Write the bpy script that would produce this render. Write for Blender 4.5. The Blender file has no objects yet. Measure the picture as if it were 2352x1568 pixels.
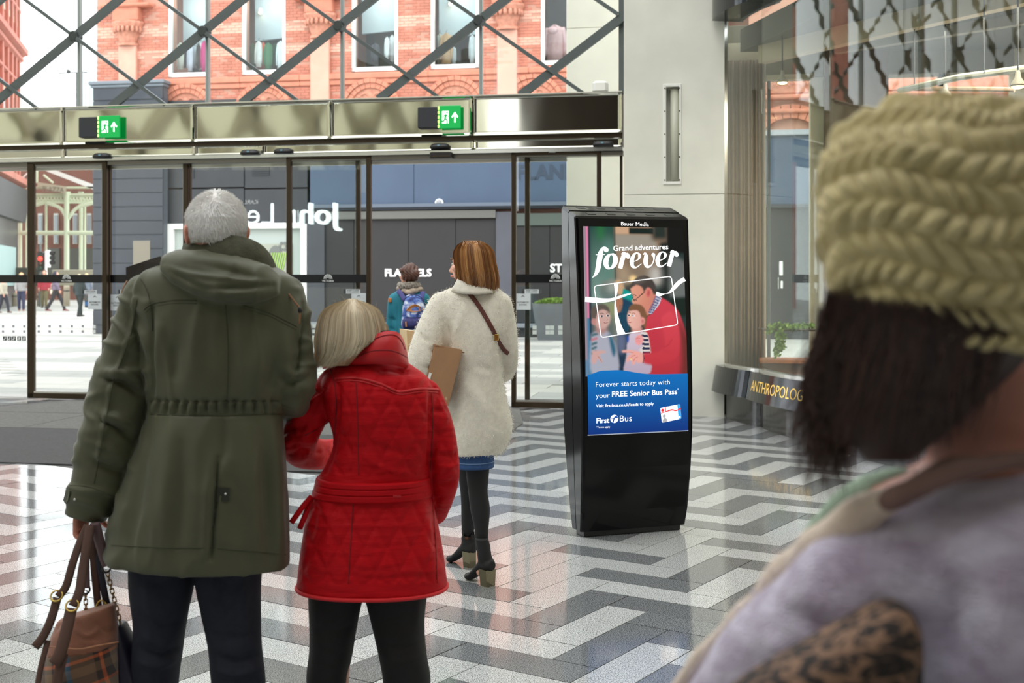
import bpy, bmesh, math, random
import numpy as np
from mathutils import Vector, Matrix, noise as mnoise
from mathutils.bvhtree import BVHTree
SC = bpy.context.scene
COL = SC.collection
rnd = random.Random(11)
PI = math.pi
# ---------------------------------------------------------------- camera, sky, light, exposure
CX, HY, F, H = 1176.0, 645.0, 2790.0, 1.5          # principal column, horizon row, focal length in pixels, eye height
cam_d = bpy.data.cameras.new('camera'); cam = bpy.data.objects.new('camera', cam_d); COL.objects.link(cam)
cam.location = (0, 0, H); cam.rotation_euler = (PI/2, 0, 0)
cam_d.sensor_width = 36; cam_d.lens = 36*F/2352; cam_d.shift_y = (HY-784)/2352
cam_d.clip_start = .05; cam_d.clip_end = 500
cam_d.dof.use_dof = True; cam_d.dof.focus_distance = 5.5; cam_d.dof.aperture_fstop = 4.8
SC.camera = cam
SC.view_settings.view_transform = 'Standard'; SC.view_settings.look = 'None'
SC.view_settings.exposure = 0.88; SC.view_settings.gamma = 1; SC.view_settings.use_curve_mapping = False
W = bpy.data.worlds.new('overcast sky'); SC.world = W; W.use_nodes = True
wn = W.node_tree.nodes; wl = W.node_tree.links
bg = wn['Background']
tc = wn.new('ShaderNodeTexCoord'); sx = wn.new('ShaderNodeSeparateXYZ'); rp = wn.new('ShaderNodeValToRGB')
wl.new(tc.outputs['Generated'], sx.inputs[0]); wl.new(sx.outputs['Z'], rp.inputs[0]); wl.new(rp.outputs[0], bg.inputs['Color'])
rp.color_ramp.elements[0].position = 0.0; rp.color_ramp.elements[0].color = (.96, .98, 1, 1)
rp.color_ramp.elements[1].position = 1.0; rp.color_ramp.elements[1].color = (.93, .97, 1, 1)
bg.inputs["Strength"].default_value = 1.9
sun_d = bpy.data.lights.new('hazy_sun', 'SUN'); sun_d.energy = .6; sun_d.angle = math.radians(25); sun_d.color = (1, .97, .92)
sun = bpy.data.objects.new('hazy_sun', sun_d); COL.objects.link(sun); sun.rotation_euler = (math.radians(38), math.radians(-22), 0)

# ---------------------------------------------------------------- helpers
def lin(c):
    out = []
    for v in c[:3]:
        v = v/255.0
        out.append(v/12.92 if v <= .04045 else ((v+.055)/1.055)**2.4)
    return tuple(out)+(1.0,)
def ray(px, py, Y): return Vector(((px-CX)/F*Y, Y, H-(py-HY)/F*Y))
MATS = {}
def M(name, col, rough=.5, metal=0., var=0., scale=20., bump=0., bscale=120., spec=.5, coat=0., sheen=0., emit=0., alt=None, stretch=None, ecol=None):
    if name in MATS: return MATS[name]
    m = bpy.data.materials.new(name); m.use_nodes = True
    nt = m.node_tree; n = nt.nodes; l = nt.links; b = n['Principled BSDF']
    c = lin(col)
    b.inputs['Roughness'].default_value = rough; b.inputs['Metallic'].default_value = metal
    b.inputs['Specular IOR Level'].default_value = spec; b.inputs['Coat Weight'].default_value = coat
    b.inputs['Coat Roughness'].default_value = .05
    b.inputs['Sheen Weight'].default_value = sheen
    b.inputs['Base Color'].default_value = c
    geo = n.new('ShaderNodeNewGeometry'); vec = geo.outputs['Position']
    if stretch:
        mp = n.new('ShaderNodeMapping'); mp.inputs['Scale'].default_value = stretch
        l.new(vec, mp.inputs[0]); vec = mp.outputs[0]
    if var or alt:
        nz = n.new('ShaderNodeTexNoise'); nz.inputs['Scale'].default_value = scale; nz.inputs['Detail'].default_value = 4
        l.new(vec, nz.inputs['Vector'])
        mx = n.new('ShaderNodeMix'); mx.data_type = 'RGBA'
        a2 = lin(alt) if alt else tuple(max(0, x*(1-var)) for x in c[:3])+(1,)
        mx.inputs['A'].default_value = c if alt else tuple(min(1, x*(1+var)) for x in c[:3])+(1,)
        mx.inputs['B'].default_value = a2
        rr = n.new('ShaderNodeMapRange'); rr.inputs[1].default_value = .33; rr.inputs[2].default_value = .67
        l.new(nz.outputs['Fac'], rr.inputs[0]); l.new(rr.outputs[0], mx.inputs['Factor'])
        l.new(mx.outputs['Result'], b.inputs['Base Color'])
    if bump:
        nb = n.new('ShaderNodeTexNoise'); nb.inputs['Scale'].default_value = bscale; nb.inputs['Detail'].default_value = 3
        l.new(vec, nb.inputs['Vector'])
        bp = n.new('ShaderNodeBump'); bp.inputs['Strength'].default_value = bump; bp.inputs['Distance'].default_value = .004
        l.new(nb.outputs['Fac'], bp.inputs['Height']); l.new(bp.outputs[0], b.inputs['Normal'])
    if emit:
        b.inputs['Emission Color'].default_value = lin(ecol) if ecol else c
        b.inputs['Emission Strength'].default_value = emit
    MATS[name] = m
    return m
def glass(name, tint=(245, 250, 248), ior=1.45, rough=0.0):
    if name in MATS: return MATS[name]
    m = bpy.data.materials.new(name); m.use_nodes = True; nt = m.node_tree; n = nt.nodes; l = nt.links
    n.remove(n['Principled BSDF'])
    tr = n.new('ShaderNodeBsdfTransparent'); tr.inputs[0].default_value = lin(tint)
    gl = n.new('ShaderNodeBsdfGlossy'); gl.inputs['Roughness'].default_value = rough; gl.inputs[0].default_value = (1, 1, 1, 1)
    f0 = ((ior-1)/(ior+1))**2; g = n.new('ShaderNodeNewGeometry'); dt = n.new('ShaderNodeVectorMath'); dt.operation = 'DOT_PRODUCT'; l.new(g.outputs['Incoming'], dt.inputs[0]); l.new(g.outputs['Normal'], dt.inputs[1])
    def mt(op, a, b=None):
        q = n.new('ShaderNodeMath'); q.operation = op
        for i, v in enumerate((a, b)):
            if v is None: continue
            if isinstance(v, (int, float)): q.inputs[i].default_value = v
            else: l.new(v, q.inputs[i])
        return q.outputs[0]
    fr_ = mt('ADD', mt('MULTIPLY', mt('POWER', mt('SUBTRACT', 1., mt('ABSOLUTE', dt.outputs['Value'])), 5.), 1-f0), f0)
    mx = n.new('ShaderNodeMixShader'); l.new(fr_, mx.inputs[0]); l.new(tr.outputs[0], mx.inputs[1]); l.new(gl.outputs[0], mx.inputs[2])
    l.new(mx.outputs[0], n['Material Output'].inputs[0])
    MATS[name] = m
    return m
def attr_mat(name, rough=.6, emit=0., bump=0., bscale=150., sheen=0., attr='Col', spec=.5):
    if name in MATS: return MATS[name]
    m = bpy.data.materials.new(name); m.use_nodes = True; nt = m.node_tree; n = nt.nodes; l = nt.links; b = n['Principled BSDF']
    a = n.new('ShaderNodeAttribute'); a.attribute_name = attr
    b.inputs['Roughness'].default_value = rough; b.inputs['Sheen Weight'].default_value = sheen
    b.inputs['Specular IOR Level'].default_value = spec
    if emit:
        b.inputs['Base Color'].default_value = (.01, .01, .01, 1)
        l.new(a.outputs['Color'], b.inputs['Emission Color']); b.inputs['Emission Strength'].default_value = emit
    else:
        l.new(a.outputs['Color'], b.inputs['Base Color'])
    if bump:
        g = n.new('ShaderNodeNewGeometry')
        nb = n.new('ShaderNodeTexNoise'); nb.inputs['Scale'].default_value = bscale; l.new(g.outputs['Position'], nb.inputs['Vector'])
        bp = n.new('ShaderNodeBump'); bp.inputs['Strength'].default_value = bump; bp.inputs['Distance'].default_value = .003
        l.new(nb.outputs['Fac'], bp.inputs['Height']); l.new(bp.outputs[0], b.inputs['Normal'])
    MATS[name] = m
    return m

def root_loc(o):
    while o.parent: o = o.parent
    return Vector(o.location)
def tag(o, label=None, cat=None, group=None, kind=None):
    if label: o['label'] = label
    if cat: o['category'] = cat
    if group: o['group'] = group
    if kind: o['kind'] = kind
    return o
def thing(name, label, cat, loc=(0, 0, 0), group=None, kind=None):
    o = bpy.data.objects.new(name, None); COL.objects.link(o); o.location = loc; o.empty_display_size = .1
    return tag(o, label, cat, group, kind)
def mesh_obj(name, V, Fs, mats, parent=None, smooth=False, mi=None, loc=None, cols=None, label=None):
    """vertices are given in world coordinates; they are stored relative to the thing's base"""
    V = np.asarray(V, dtype=float).reshape(-1, 3)
    me = bpy.data.meshes.new(name)
    off = np.array(root_loc(parent)) if parent is not None else (np.array(loc) if loc is not None else np.zeros(3))
    me.from_pydata((V-off).tolist(), [], [tuple(int(i) for i in f) for f in Fs] if not isinstance(Fs, np.ndarray) else Fs.tolist())
    if not isinstance(mats, (list, tuple)): mats = [mats]
    for m in mats: me.materials.append(m)
    if mi is not None: me.polygons.foreach_set('material_index', np.asarray(mi, dtype=np.int32))
    if smooth: me.polygons.foreach_set('use_smooth', np.ones(len(me.polygons), dtype=bool))
    if cols is not None:
        ca = me.color_attributes.new('Col', 'FLOAT_COLOR', 'POINT')
        c = np.ones((len(V), 4)); c[:, :3] = cols; ca.data.foreach_set('color', c.ravel())
    me.update()
    o = bpy.data.objects.new(name, me); COL.objects.link(o)
    if parent is not None: o.parent = parent
    else: o.location = off
    if label: o['label'] = label
    return o
class MB:
    """collects shapes for ONE mesh"""
    def __init__(s): s.V = []; s.F = []; s.mi = []; s.n = 0
    def add(s, V, Fs, mi=0):
        V = np.asarray(V, dtype=float).reshape(-1, 3)
        s.V.append(V); s.F += [tuple(int(i)+s.n for i in f) for f in Fs]; s.mi += [mi]*len(Fs); s.n += len(V); return s
    def hexa(s, P, mi=0):       # 8 corners: bottom ring then top ring
        return s.add(P, [(3, 2, 1, 0), (4, 5, 6, 7), (0, 1, 5, 4), (1, 2, 6, 5), (2, 3, 7, 6), (3, 0, 4, 7)], mi)
    def box(s, c0, c1, mi=0, fr=None):
        x0, y0, z0 = c0; x1, y1, z1 = c1
        P = [(x0, y0, z0), (x1, y0, z0), (x1, y1, z0), (x0, y1, z0), (x0, y0, z1), (x1, y0, z1), (x1, y1, z1), (x0, y1, z1)]
        if fr: P = [fr(*p) for p in P]
        return s.hexa(P, mi)
    def bev(s, c0, c1, b=.01, mi=0, fr=None):      # box with chamfered edges
        lo = np.minimum(c0, c1); hi = np.maximum(c0, c1); b = min(b, *(0.45*(hi-lo)))
        V = []; 
        for z, k in ((lo[2], b), (lo[2]+b, 0), (hi[2]-b, 0), (hi[2], b)):
            x0, x1, y0, y1 = lo[0]+k, hi[0]-k, lo[1]+k, hi[1]-k
            V += [(x0+b, y0, z), (x1-b, y0, z), (x1, y0+b, z), (x1, y1-b, z), (x1-b, y1, z), (x0+b, y1, z), (x0, y1-b, z), (x0, y0+b, z)]
        if fr: V = [fr(*p) for p in V]
        Fs = [tuple(range(7, -1, -1)), tuple(range(24, 32))]
        for r in range(3):
            for k in range(8): Fs.append((r*8+k, r*8+(k+1) % 8, r*8+8+(k+1) % 8, r*8+8+k))
        return s.add(V, Fs, mi)
    def tube(s, pts, rad, n=8, mi=0, cap=True, res=0, flat=None, up=None):
        V, Fs = tube(pts, rad, n, cap, res, flat, up); return s.add(V, Fs, mi)
    def lathe(s, prof, c, n=20, axis=None, mi=0, a0=0, a1=2*PI):
        """prof: (radius, height) rows; turned about z at c (or carried by the 3x3 axis)"""
        V = []; full = abs(a1-a0-2*PI) < 1e-6; m = n if full else n+1
        for r, h in prof:
            for k in range(m):
                a = a0+(a1-a0)*k/n; V.append((r*math.cos(a), r*math.sin(a), h))
        V = np.array(V)
        if axis is not None: V = V@np.array(axis)
        V = V+np.array(c)
        Fs = []
        for r in range(len(prof)-1):
            for k in range(n if full else n): Fs.append((r*m+k, r*m+(k+1) % m if full else r*m+k+1, (r+1)*m+((k+1) % m if full else k+1), (r+1)*m+k))
        return s.add(V, Fs, mi)
    def prism(s, poly, fr, d0, d1, mi=0):
        """polygon (u,v) list; fr(u,v,d) places it; extruded from depth d0 to d1"""
        n = len(poly)
        V = [fr(u, v, d0) for u, v in poly]+[fr(u, v, d1) for u, v in poly]
        Fs = [tuple(range(n-1, -1, -1)), tuple(range(n, 2*n))]+[(k, (k+1) % n, n+(k+1) % n, n+k) for k in range(n)]
        return s.add(V, Fs, mi)
    def build(s, name, mats, parent=None, smooth=False, loc=None, label=None):
        o = mesh_obj(name, np.concatenate(s.V) if s.V else np.zeros((0, 3)), s.F, mats, parent, smooth, s.mi if isinstance(mats, (list, tuple)) and len(mats) > 1 else None, loc, label=label)
        return o
def catmull(P, res):
    P = np.asarray(P, dtype=float)
    if res <= 1 or len(P) < 3: return P
    Q = np.vstack([2*P[0]-P[1], P, 2*P[-1]-P[-2]]); out = []
    for i in range(1, len(Q)-2):
        for k in range(res):
            t = k/res; a, b, c, d = Q[i-1], Q[i], Q[i+1], Q[i+2]
            out.append(.5*((2*b)+(-a+c)*t+(2*a-5*b+4*c-d)*t*t+(-a+3*b-3*c+d)*t**3))
    out.append(P[-1]); return np.array(out)
def tube(pts, rad, n=8, cap=True, res=0, flat=None, up=None):
    """swept tube; rad scalar or per point; flat=(wide,thin) factors with `up` the thin direction"""
    P = np.asarray([tuple(p) for p in pts], dtype=float); rad = np.broadcast_to(np.asarray(rad, dtype=float), (len(P),)).copy()
    if res: PR = catmull(np.column_stack([P, rad]), res); P = PR[:, :3]; rad = PR[:, 3]
    m = len(P); T = np.gradient(P, axis=0); T /= np.linalg.norm(T, axis=1)[:, None]+1e-12
    u = np.array(up if up is not None else ((0, 0, 1) if abs(T[0][2]) < .9 else (0, 1, 0)), dtype=float)
    V = []; fw, ft = flat if flat else (1, 1)
    for i in range(m):
        u = u-T[i]*(u@T[i]); u /= np.linalg.norm(u)+1e-12; w = np.cross(T[i], u)
        if up is not None: u0 = np.array(up, dtype=float); u0 = u0-T[i]*(u0@T[i]); u = u0/(np.linalg.norm(u0)+1e-9); w = np.cross(T[i], u)
        for k in range(n):
            a = 2*PI*k/n+PI/n; V.append(P[i]+rad[i]*(math.cos(a)*w*fw+math.sin(a)*u*ft))
    Fs = []
    for i in range(m-1):
        for k in range(n): Fs.append((i*n+k, i*n+(k+1) % n, (i+1)*n+(k+1) % n, (i+1)*n+k))
    if cap: Fs += [tuple(range(n-1, -1, -1)), tuple(range((m-1)*n, m*n))]
    return np.array(V), Fs
def ell(c, r, rot=None, nu=20, nv=14):
    V = []
    for j in range(1, nv):
        t = PI*j/nv
        for k in range(nu):
            a = 2*PI*k/nu; V.append((r[0]*math.sin(t)*math.cos(a), r[1]*math.sin(t)*math.sin(a), r[2]*math.cos(t)))
    V.append((0, 0, r[2])); V.append((0, 0, -r[2])); V = np.array(V)
    if rot is not None: V = V@np.array(rot).T
    V = V+np.array(c); Fs = []
    for j in range(nv-2):
        for k in range(nu): Fs.append((j*nu+k, (j+1)*nu+k, (j+1)*nu+(k+1) % nu, j*nu+(k+1) % nu))
    a, b = (nv-1)*nu, (nv-1)*nu+1
    for k in range(nu): Fs += [(a, k, (k+1) % nu), (b, (nv-2)*nu+(k+1) % nu, (nv-2)*nu+k)]
    return V, Fs
def rounded_tube(pts, rad, n=16, res=6):
    """closed limb with round ends (for fusing)"""
    P = np.asarray([tuple(p) for p in pts], float); r = np.broadcast_to(np.asarray(rad, float), (len(P),)).copy()
    V, Fs = tube(P, r, n, True, res); A = ell(P[0], (r[0]*.98,)*3, nu=12, nv=8); B = ell(P[-1], (r[-1]*.98,)*3, nu=12, nv=8)
    return [(V, Fs), A, B]
def loft(rings, cap=True):
    rings = [np.asarray(r, float) for r in rings]; n = len(rings[0]); V = np.concatenate(rings); Fs = []
    for i in range(len(rings)-1):
        for k in range(n): Fs.append((i*n+k, i*n+(k+1) % n, (i+1)*n+(k+1) % n, (i+1)*n+k))
    if cap: Fs += [tuple(range(n-1, -1, -1)), tuple(range((len(rings)-1)*n, len(rings)*n))]
    return V, Fs
def fuse(shells, voxel, smooth=4, fac=.5):
    """union of closed shells as one continuous surface"""
    mb = MB()
    for V, Fs in shells: mb.add(V, Fs)
    me = bpy.data.meshes.new('tmp'); me.from_pydata(np.concatenate(mb.V).tolist(), [], mb.F); me.update()
    bmx = bmesh.new(); bmx.from_mesh(me); bmesh.ops.recalc_face_normals(bmx, faces=bmx.faces); bmx.to_mesh(me); bmx.free()
    o = bpy.data.objects.new('tmp', me); COL.objects.link(o)
    r = o.modifiers.new('r', 'REMESH'); r.mode = 'VOXEL'; r.voxel_size = voxel; r.adaptivity = 0
    if smooth: s = o.modifiers.new('s', 'SMOOTH'); s.iterations = smooth; s.factor = fac
    dg = bpy.context.evaluated_depsgraph_get(); dg.update(); e = o.evaluated_get(dg); em = e.to_mesh()
    V = np.empty(len(em.vertices)*3); em.vertices.foreach_get('co', V); V = V.reshape(-1, 3)
    Fs = [tuple(p.vertices) for p in em.polygons]
    e.to_mesh_clear(); bpy.data.objects.remove(o); bpy.data.meshes.remove(me)
    return V, Fs
def vnormals(V, Fs):
    N = np.zeros_like(V)
    q = np.array([f for f in Fs if len(f) == 4], dtype=int); t = np.array([f for f in Fs if len(f) == 3], dtype=int)
    for A in (q, t):
        if len(A):
            n = np.cross(V[A[:, 1]]-V[A[:, 0]], V[A[:, 2]]-V[A[:, 0]])
            for k in range(A.shape[1]): np.add.at(N, A[:, k], n)
    return N/(np.linalg.norm(N, axis=1)[:, None]+1e-12)
def to_px(V):
    return np.column_stack([CX+F*V[:, 0]/V[:, 1], HY-F*(V[:, 2]-H)/V[:, 1]])
def seg_dist(P, L):
    """distance of 2-D points to polyline and the parameter along it"""
    L = np.asarray(L, float); best = np.full(len(P), 1e9); par = np.zeros(len(P)); acc = 0
    tot = np.sum(np.linalg.norm(np.diff(L, axis=0), axis=1))
    for a, b in zip(L[:-1], L[1:]):
        d = b-a; ln = np.linalg.norm(d)+1e-9; t = np.clip(((P-a)@d)/ln**2, 0, 1)
        q = np.linalg.norm(P-(a+t[:, None]*d), axis=1); m = q < best; best[m] = q[m]; par[m] = (acc+t[m]*ln)/tot; acc += ln
    return best, par
def crease(V, N, folds, side=0):
    """cloth folds modelled on the side seen: each fold = (polyline, height in m, half width) tapering at both ends"""
    P = to_px(V); D = V-np.array((0, 0, H)); D /= np.linalg.norm(D, axis=1)[:, None]
    f = np.clip(-(N*D).sum(1)*2.2, 0, 1); out = np.zeros(len(V))
    for fo in folds:
        L, amp, w = fo[:3]; L = np.asarray(L, float)
        if len(L) > 2: L = catmull(L, 4)
        taper = fo[3] if len(fo) > 3 else 1
        lo = L.min(0)-3*w; hi = L.max(0)+3*w
        idx = np.where((P > lo).all(1) & (P < hi).all(1) & (f > 0))[0]
        if not len(idx): continue
        d, t = seg_dist(P[idx], L); g = np.exp(-(d/w)**2)
        if taper: g *= np.sqrt(np.clip(np.sin(PI*np.clip(t, .02, .98)), 0, 1))
        out[idx] += amp*g*f[idx]
    return V+N*out[:, None]
def nfield(V, scale, seed=0.):
    return np.array([mnoise.noise((v[0]*scale[0]+seed, v[1]*scale[1]+seed*1.7, v[2]*scale[2]-seed)) for v in V])
def surf_pts(bvh, pxs, off=.002, dmin=.3):
    """points where the lines of sight through the listed columns/rows meet a built surface"""
    out = []
    for x, y in pxs:
        d = ray(x, y, 1.0)-Vector((0, 0, H)); d.normalize(); h = bvh.ray_cast(Vector((0, 0, H))+d*dmin, d)
        if h[0] is not None: out.append(h[0]-d*off)
    return out
def bvh_of(V, Fs): return BVHTree.FromPolygons([tuple(v) for v in V], [tuple(f) for f in Fs])
def dense(L, step=6.):
    L = np.asarray(L, float); L = catmull(L, 6) if len(L) > 2 else L; out = []
    for a, b in zip(L[:-1], L[1:]):
        k = max(1, int(np.linalg.norm(b-a)/step)); out += [a+(b-a)*i/k for i in range(k)]
    out.append(L[-1]); return out
def text_mesh(body, size=1., extrude=0., shear=0., bold=0., align='LEFT', spacing=1.):
    c = bpy.data.curves.new('t', 'FONT'); c.body = body; c.size = size; c.extrude = extrude; c.shear = shear; c.offset = bold
    c.align_x = align; c.resolution_u = 3; c.space_character = spacing
    o = bpy.data.objects.new('t', c); COL.objects.link(o)
    dg = bpy.context.evaluated_depsgraph_get(); dg.update(); e = o.evaluated_get(dg); me = e.to_mesh()
    V = np.empty(len(me.vertices)*3); me.vertices.foreach_get('co', V); V = V.reshape(-1, 3); Fs = [tuple(p.vertices) for p in me.polygons]
    e.to_mesh_clear(); bpy.data.objects.remove(o); bpy.data.curves.remove(c)
    return V, Fs
def fit_text(body, w, extrude=0., shear=0., bold=0., spacing=1.):
    """text scaled to width w, lower-left at the origin; returns V, F, height"""
    V, Fs = text_mesh(body, 1., 0, shear, bold, spacing=spacing); V = V-V.min(0); k = w/max(V[:, 0].max(), 1e-6); V *= k
    if extrude:
        n = len(V); V2 = V.copy(); V2[:, 2] += extrude
        E = {}
        for f in Fs:
            for a, b in zip(f, f[1:]+f[:1]): E[(a, b)] = 1
        side = [(a, b, b+n, a+n) for (a, b) in E if (b, a) not in E]
        Fs = [tuple(reversed(f)) for f in Fs]+[tuple(i+n for i in f) for f in Fs]+side; V = np.vstack([V, V2])
    return V, Fs, V[:, 1].max()
def islands(V, Fs):
    par = list(range(len(V)))
    def fd(i):
        while par[i] != i: par[i] = par[par[i]]; i = par[i]
        return i
    for f in Fs:
        for k in f[1:]: par[fd(k)] = fd(f[0])
    out = {}
    for f in Fs: out.setdefault(fd(f[0]), []).append(f)
    res = []
    for fs in out.values():
        ids = sorted({i for f in fs for i in f}); mp = {j: i for i, j in enumerate(ids)}; res.append(([V[i] for i in ids], [tuple(mp[i] for i in f) for f in fs]))
    return res
def copy_tree(o, parent=None):
    c = o.copy(); COL.objects.link(c)
    if parent is not None: c.parent = parent; c.matrix_parent_inverse = Matrix.Identity(4)
    for ch in [x for x in bpy.data.objects if x.parent == o]: copy_tree(ch, c)
    return c
# the glazed front stands oblique to the street: s runs along it to the right, d goes outward, z up
FC, FS, FY = .98353, .18077, 14.34
def fac(s, d, z): return (s*FC+d*FS, FY-FS*s+d*FC, z)
def sp(px, d=0.):
    q = (px-CX)/F; return (q*(FY+d*FC)-d*FS)/(FC+q*FS)
def zp(py, s, d=0.): return H-(py-HY)/F*fac(s, d, 0)[1]
def fp(px, py, d=0.): s = sp(px, d); return s, zp(py, s, d)
# ---------------------------------------------------------------- materials of the setting
def granite(name, col, dark, light, rough=.09):
    m = bpy.data.materials.new(name); m.use_nodes = True; nt = m.node_tree; n = nt.nodes; l = nt.links; b = n['Principled BSDF']
    g = n.new('ShaderNodeNewGeometry')
    v = n.new('ShaderNodeTexNoise'); v.inputs['Scale'].default_value = 210; v.inputs['Detail'].default_value = 2.5; l.new(g.outputs['Position'], v.inputs['Vector'])
    r = n.new('ShaderNodeValToRGB'); e = r.color_ramp.elements
    e[0].position = .4; e[0].color = lin(dark); e[1].position = .6; e[1].color = lin(light); k = e.new(.5); k.color = lin(col)
    oi = n.new('ShaderNodeObjectInfo'); mr = n.new('ShaderNodeMapRange'); mr.inputs[3].default_value = .9; mr.inputs[4].default_value = 1.08
    l.new(oi.outputs['Random'], mr.inputs[0])
    mu = n.new('ShaderNodeMix'); mu.data_type = 'RGBA'; mu.blend_type = 'MULTIPLY'; mu.inputs['Factor'].default_value = 1
    l.new(v.outputs['Fac'], r.inputs[0]); l.new(r.outputs[0], mu.inputs['A']); l.new(mr.outputs[0], mu.inputs['B']); l.new(mu.outputs['Result'], b.inputs['Base Color'])
    b.inputs['Roughness'].default_value = rough; b.inputs['Specular IOR Level'].default_value = .62
    MATS[name] = m
    return m
m_tl = granite('pale granite', (188, 190, 190), (112, 114, 116), (222, 224, 224))
m_td = granite('dark granite', (112, 115, 117), (74, 76, 79), (150, 154, 157))
m_joint = M('tile joint', (70, 68, 66), .7)
m_cream = M('cream limestone', (225, 224, 214), .6, var=.05, scale=2.2, bump=.05, bscale=60)
m_cream2 = M('bright limestone', (240, 236, 222), .6, var=.04, scale=2.2)
m_bronze = M('dark bronze frame', (64, 53, 39), .35, metal=.6)
m_mirror = M('polished champagne steel', (200, 198, 184), .06, metal=1.)
m_gap = M('shadow gap steel', (70, 58, 44), .4, metal=.5)
m_chrome = M('bright rail', (215, 215, 210), .2, metal=.9)
m_steel = M('painted steel lattice', (84, 92, 92), .45, var=.06, scale=5)
m_mull = M('grey mullion', (150, 160, 160), .35, metal=.4)
m_black = M('black plastic', (22, 22, 25), .4)
m_white = M('white paint', (235, 235, 230), .5)
m_glass = glass('clear door glass', (250, 252, 251), 1.45)
m_glassu = glass('clear high glass', (250, 252, 252), 1.25)
m_band = M('black glass band', (14, 14, 16), .25)
m_frost = M('white sticker', (205, 212, 216), .6)
m_ink = M('dark print', (60, 62, 66), .6)
m_wht = M('white print', (235, 238, 238), .6)
m_mat1 = M('grey entrance matting', (92, 91, 88), .95, var=.18, scale=30, bump=.5, bscale=300)
m_mat2 = M('charcoal entrance matting', (62, 62, 62), .95, var=.15, scale=40, bump=.5, bscale=300)

# ---------------------------------------------------------------- floor: herringbone granite
TW, TT, TO, TN = .20526, .985142, (.15727, 5.56012), 3
eA = np.array((math.cos(TT), math.sin(TT))); eB = np.array((math.sin(TT), -math.cos(TT)))
def lat(a, b): return np.array(TO)+TW*(a*eA+b*eB)
floor = mesh_obj('floor', [(-16, -20, -.05), (9, -20, -.05), (9, 15.6, -.05), (-16, 15.6, -.05), (-16, -20, -.004), (9, -20, -.004), (9, 15.6, -.004), (-16, 15.6, -.004)],
                 [(3, 2, 1, 0), (4, 5, 6, 7), (0, 1, 5, 4), (1, 2, 6, 5), (2, 3, 7, 6), (3, 0, 4, 7)], m_joint)
tag(floor, 'polished herringbone floor of pale and dark granite planks', 'floor', kind='structure')
tiles = []
for k in range(-75, 75):
    for m in range(-12, 13):
        # B tile k of column m, then A tile k
        kk = k+(0 if m % 2 == 0 else 0)
        stripe = (k+3*m) % 2
        # crossing column m: stripe identity continues through A tile k (m) to B tile k-3 (m+1)
        sid = (k+3*m) % 2
        tiles.append((-k-1, k+6*m-3, 1, 3, sid)); tiles.append((-k, k+6*m-1, 3, 1, sid))
seen, rest = [], {0: MB(), 1: MB()}
JG = .012
for a, b, da, db, sid in tiles:
    c = lat(a+da/2, b+db/2)
    d = (c[0]*FS+(c[1]-FY)*FC)
    if d > -.02 or c[1] < -6 or c[0] < -12 or c[0] > 7: continue
    # keep out of the matting
    if -5.0 < d < 0 and -6.0 < (c[0]*FC-(c[1]-FY)*FS) < .25: continue
    inview = c[1] > 3.4 and abs(c[0]/c[1]+.0) < .47
    seen.append((c[1] if inview else 99-c[1], a, b, da, db, sid))
seen.sort()
tile_mesh = {}
for i, (q, a, b, da, db, sid) in enumerate(seen):
    if rnd.random() < .06: sid = 1-sid
    lo = lat(a+JG, b+JG); 
    P = [lat(a+JG, b+JG), lat(a+da-JG, b+JG), lat(a+da-JG, b+db-JG), lat(a+JG, b+db-JG)]
    if i < 300:
        key = (da, sid)
        c = lat(a+da/2, b+db/2)
        if key not in tile_mesh:
            V = [(p[0]-c[0], p[1]-c[1], z) for z in (-.03, 0.) for p in P]
            o = mesh_obj('tile', V, [(0, 1, 2, 3), (7, 6, 5, 4), (4, 5, 1, 0), (5, 6, 2, 1), (6, 7, 3, 2), (7, 4, 0, 3)], m_tl if sid == 0 else m_td, floor)
            tile_mesh[key] = o.data
        else:
            o = bpy.data.objects.new('tile', tile_mesh[key]); COL.objects.link(o); o.parent = floor
        o.location = (c[0], c[1], rnd.uniform(-.0006, .0006))
    else:
        rest[sid].hexa([(p[0], p[1], -.03) for p in P[::-1]]+[(p[0], p[1], 0.) for p in P[::-1]])
for sid in (0, 1):
    tag(rest[sid].build('tile_field', [m_tl, m_td][sid], floor), kind='stuff')
# loose granite at the wall foot: the reflection strip along the front

# ---------------------------------------------------------------- entrance matting
mg = thing('entrance_mat', 'grey entrance matting laid in large rectangles just inside the doors', 'mat', fac(-2.8, -1.4, 0))
S0, S1 = -5.95, .12
edges = [S0, -4.55, -3.1, -1.7, S1]
for i in range(4):
    for j, (d0, d1) in enumerate(((-2.84, -1.52), (-1.5, -.03))):
        s0, s1 = edges[i]+.006, edges[i+1]-.006
        P = [(s0, d0), (s1, d0), (s1, d1), (s0, d1)]
        if i == 3 and j == 1: P = [(s0, d0), (s1+.28, d0), (s1-.02, d1), (s0, d1)]
        if i == 3 and j == 0: P = [(s0, d0), (s1+.3, d0), (s1+.28, d1), (s0, d1)]
        if i == 0 and j == 1: P = [(s0, d0), (s1, d0), (s1, d1), (s0+.35, d1)]
        mb = MB(); mb.hexa([fac(s, d, -.01) for s, d in P]+[fac(s, d, .008) for s, d in P]); mb.build('mat_panel', m_mat1, mg)
mg2 = thing('entrance_mat', 'charcoal barrier mat in front of the grey matting', 'mat', fac(-2.8, -4, 0))
mb = MB(); mb.box((S0-.6, -5.03, -.01), (S1+.42, -2.87, .01), fr=fac); mb.build('mat_panel', m_mat2, mg2)
mb = MB(); mb.box((S1+.42, -5.0, -.01), (S1+.46, -2.87, .012), fr=fac); mb.build('edging', m_chrome, mg2)

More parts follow.
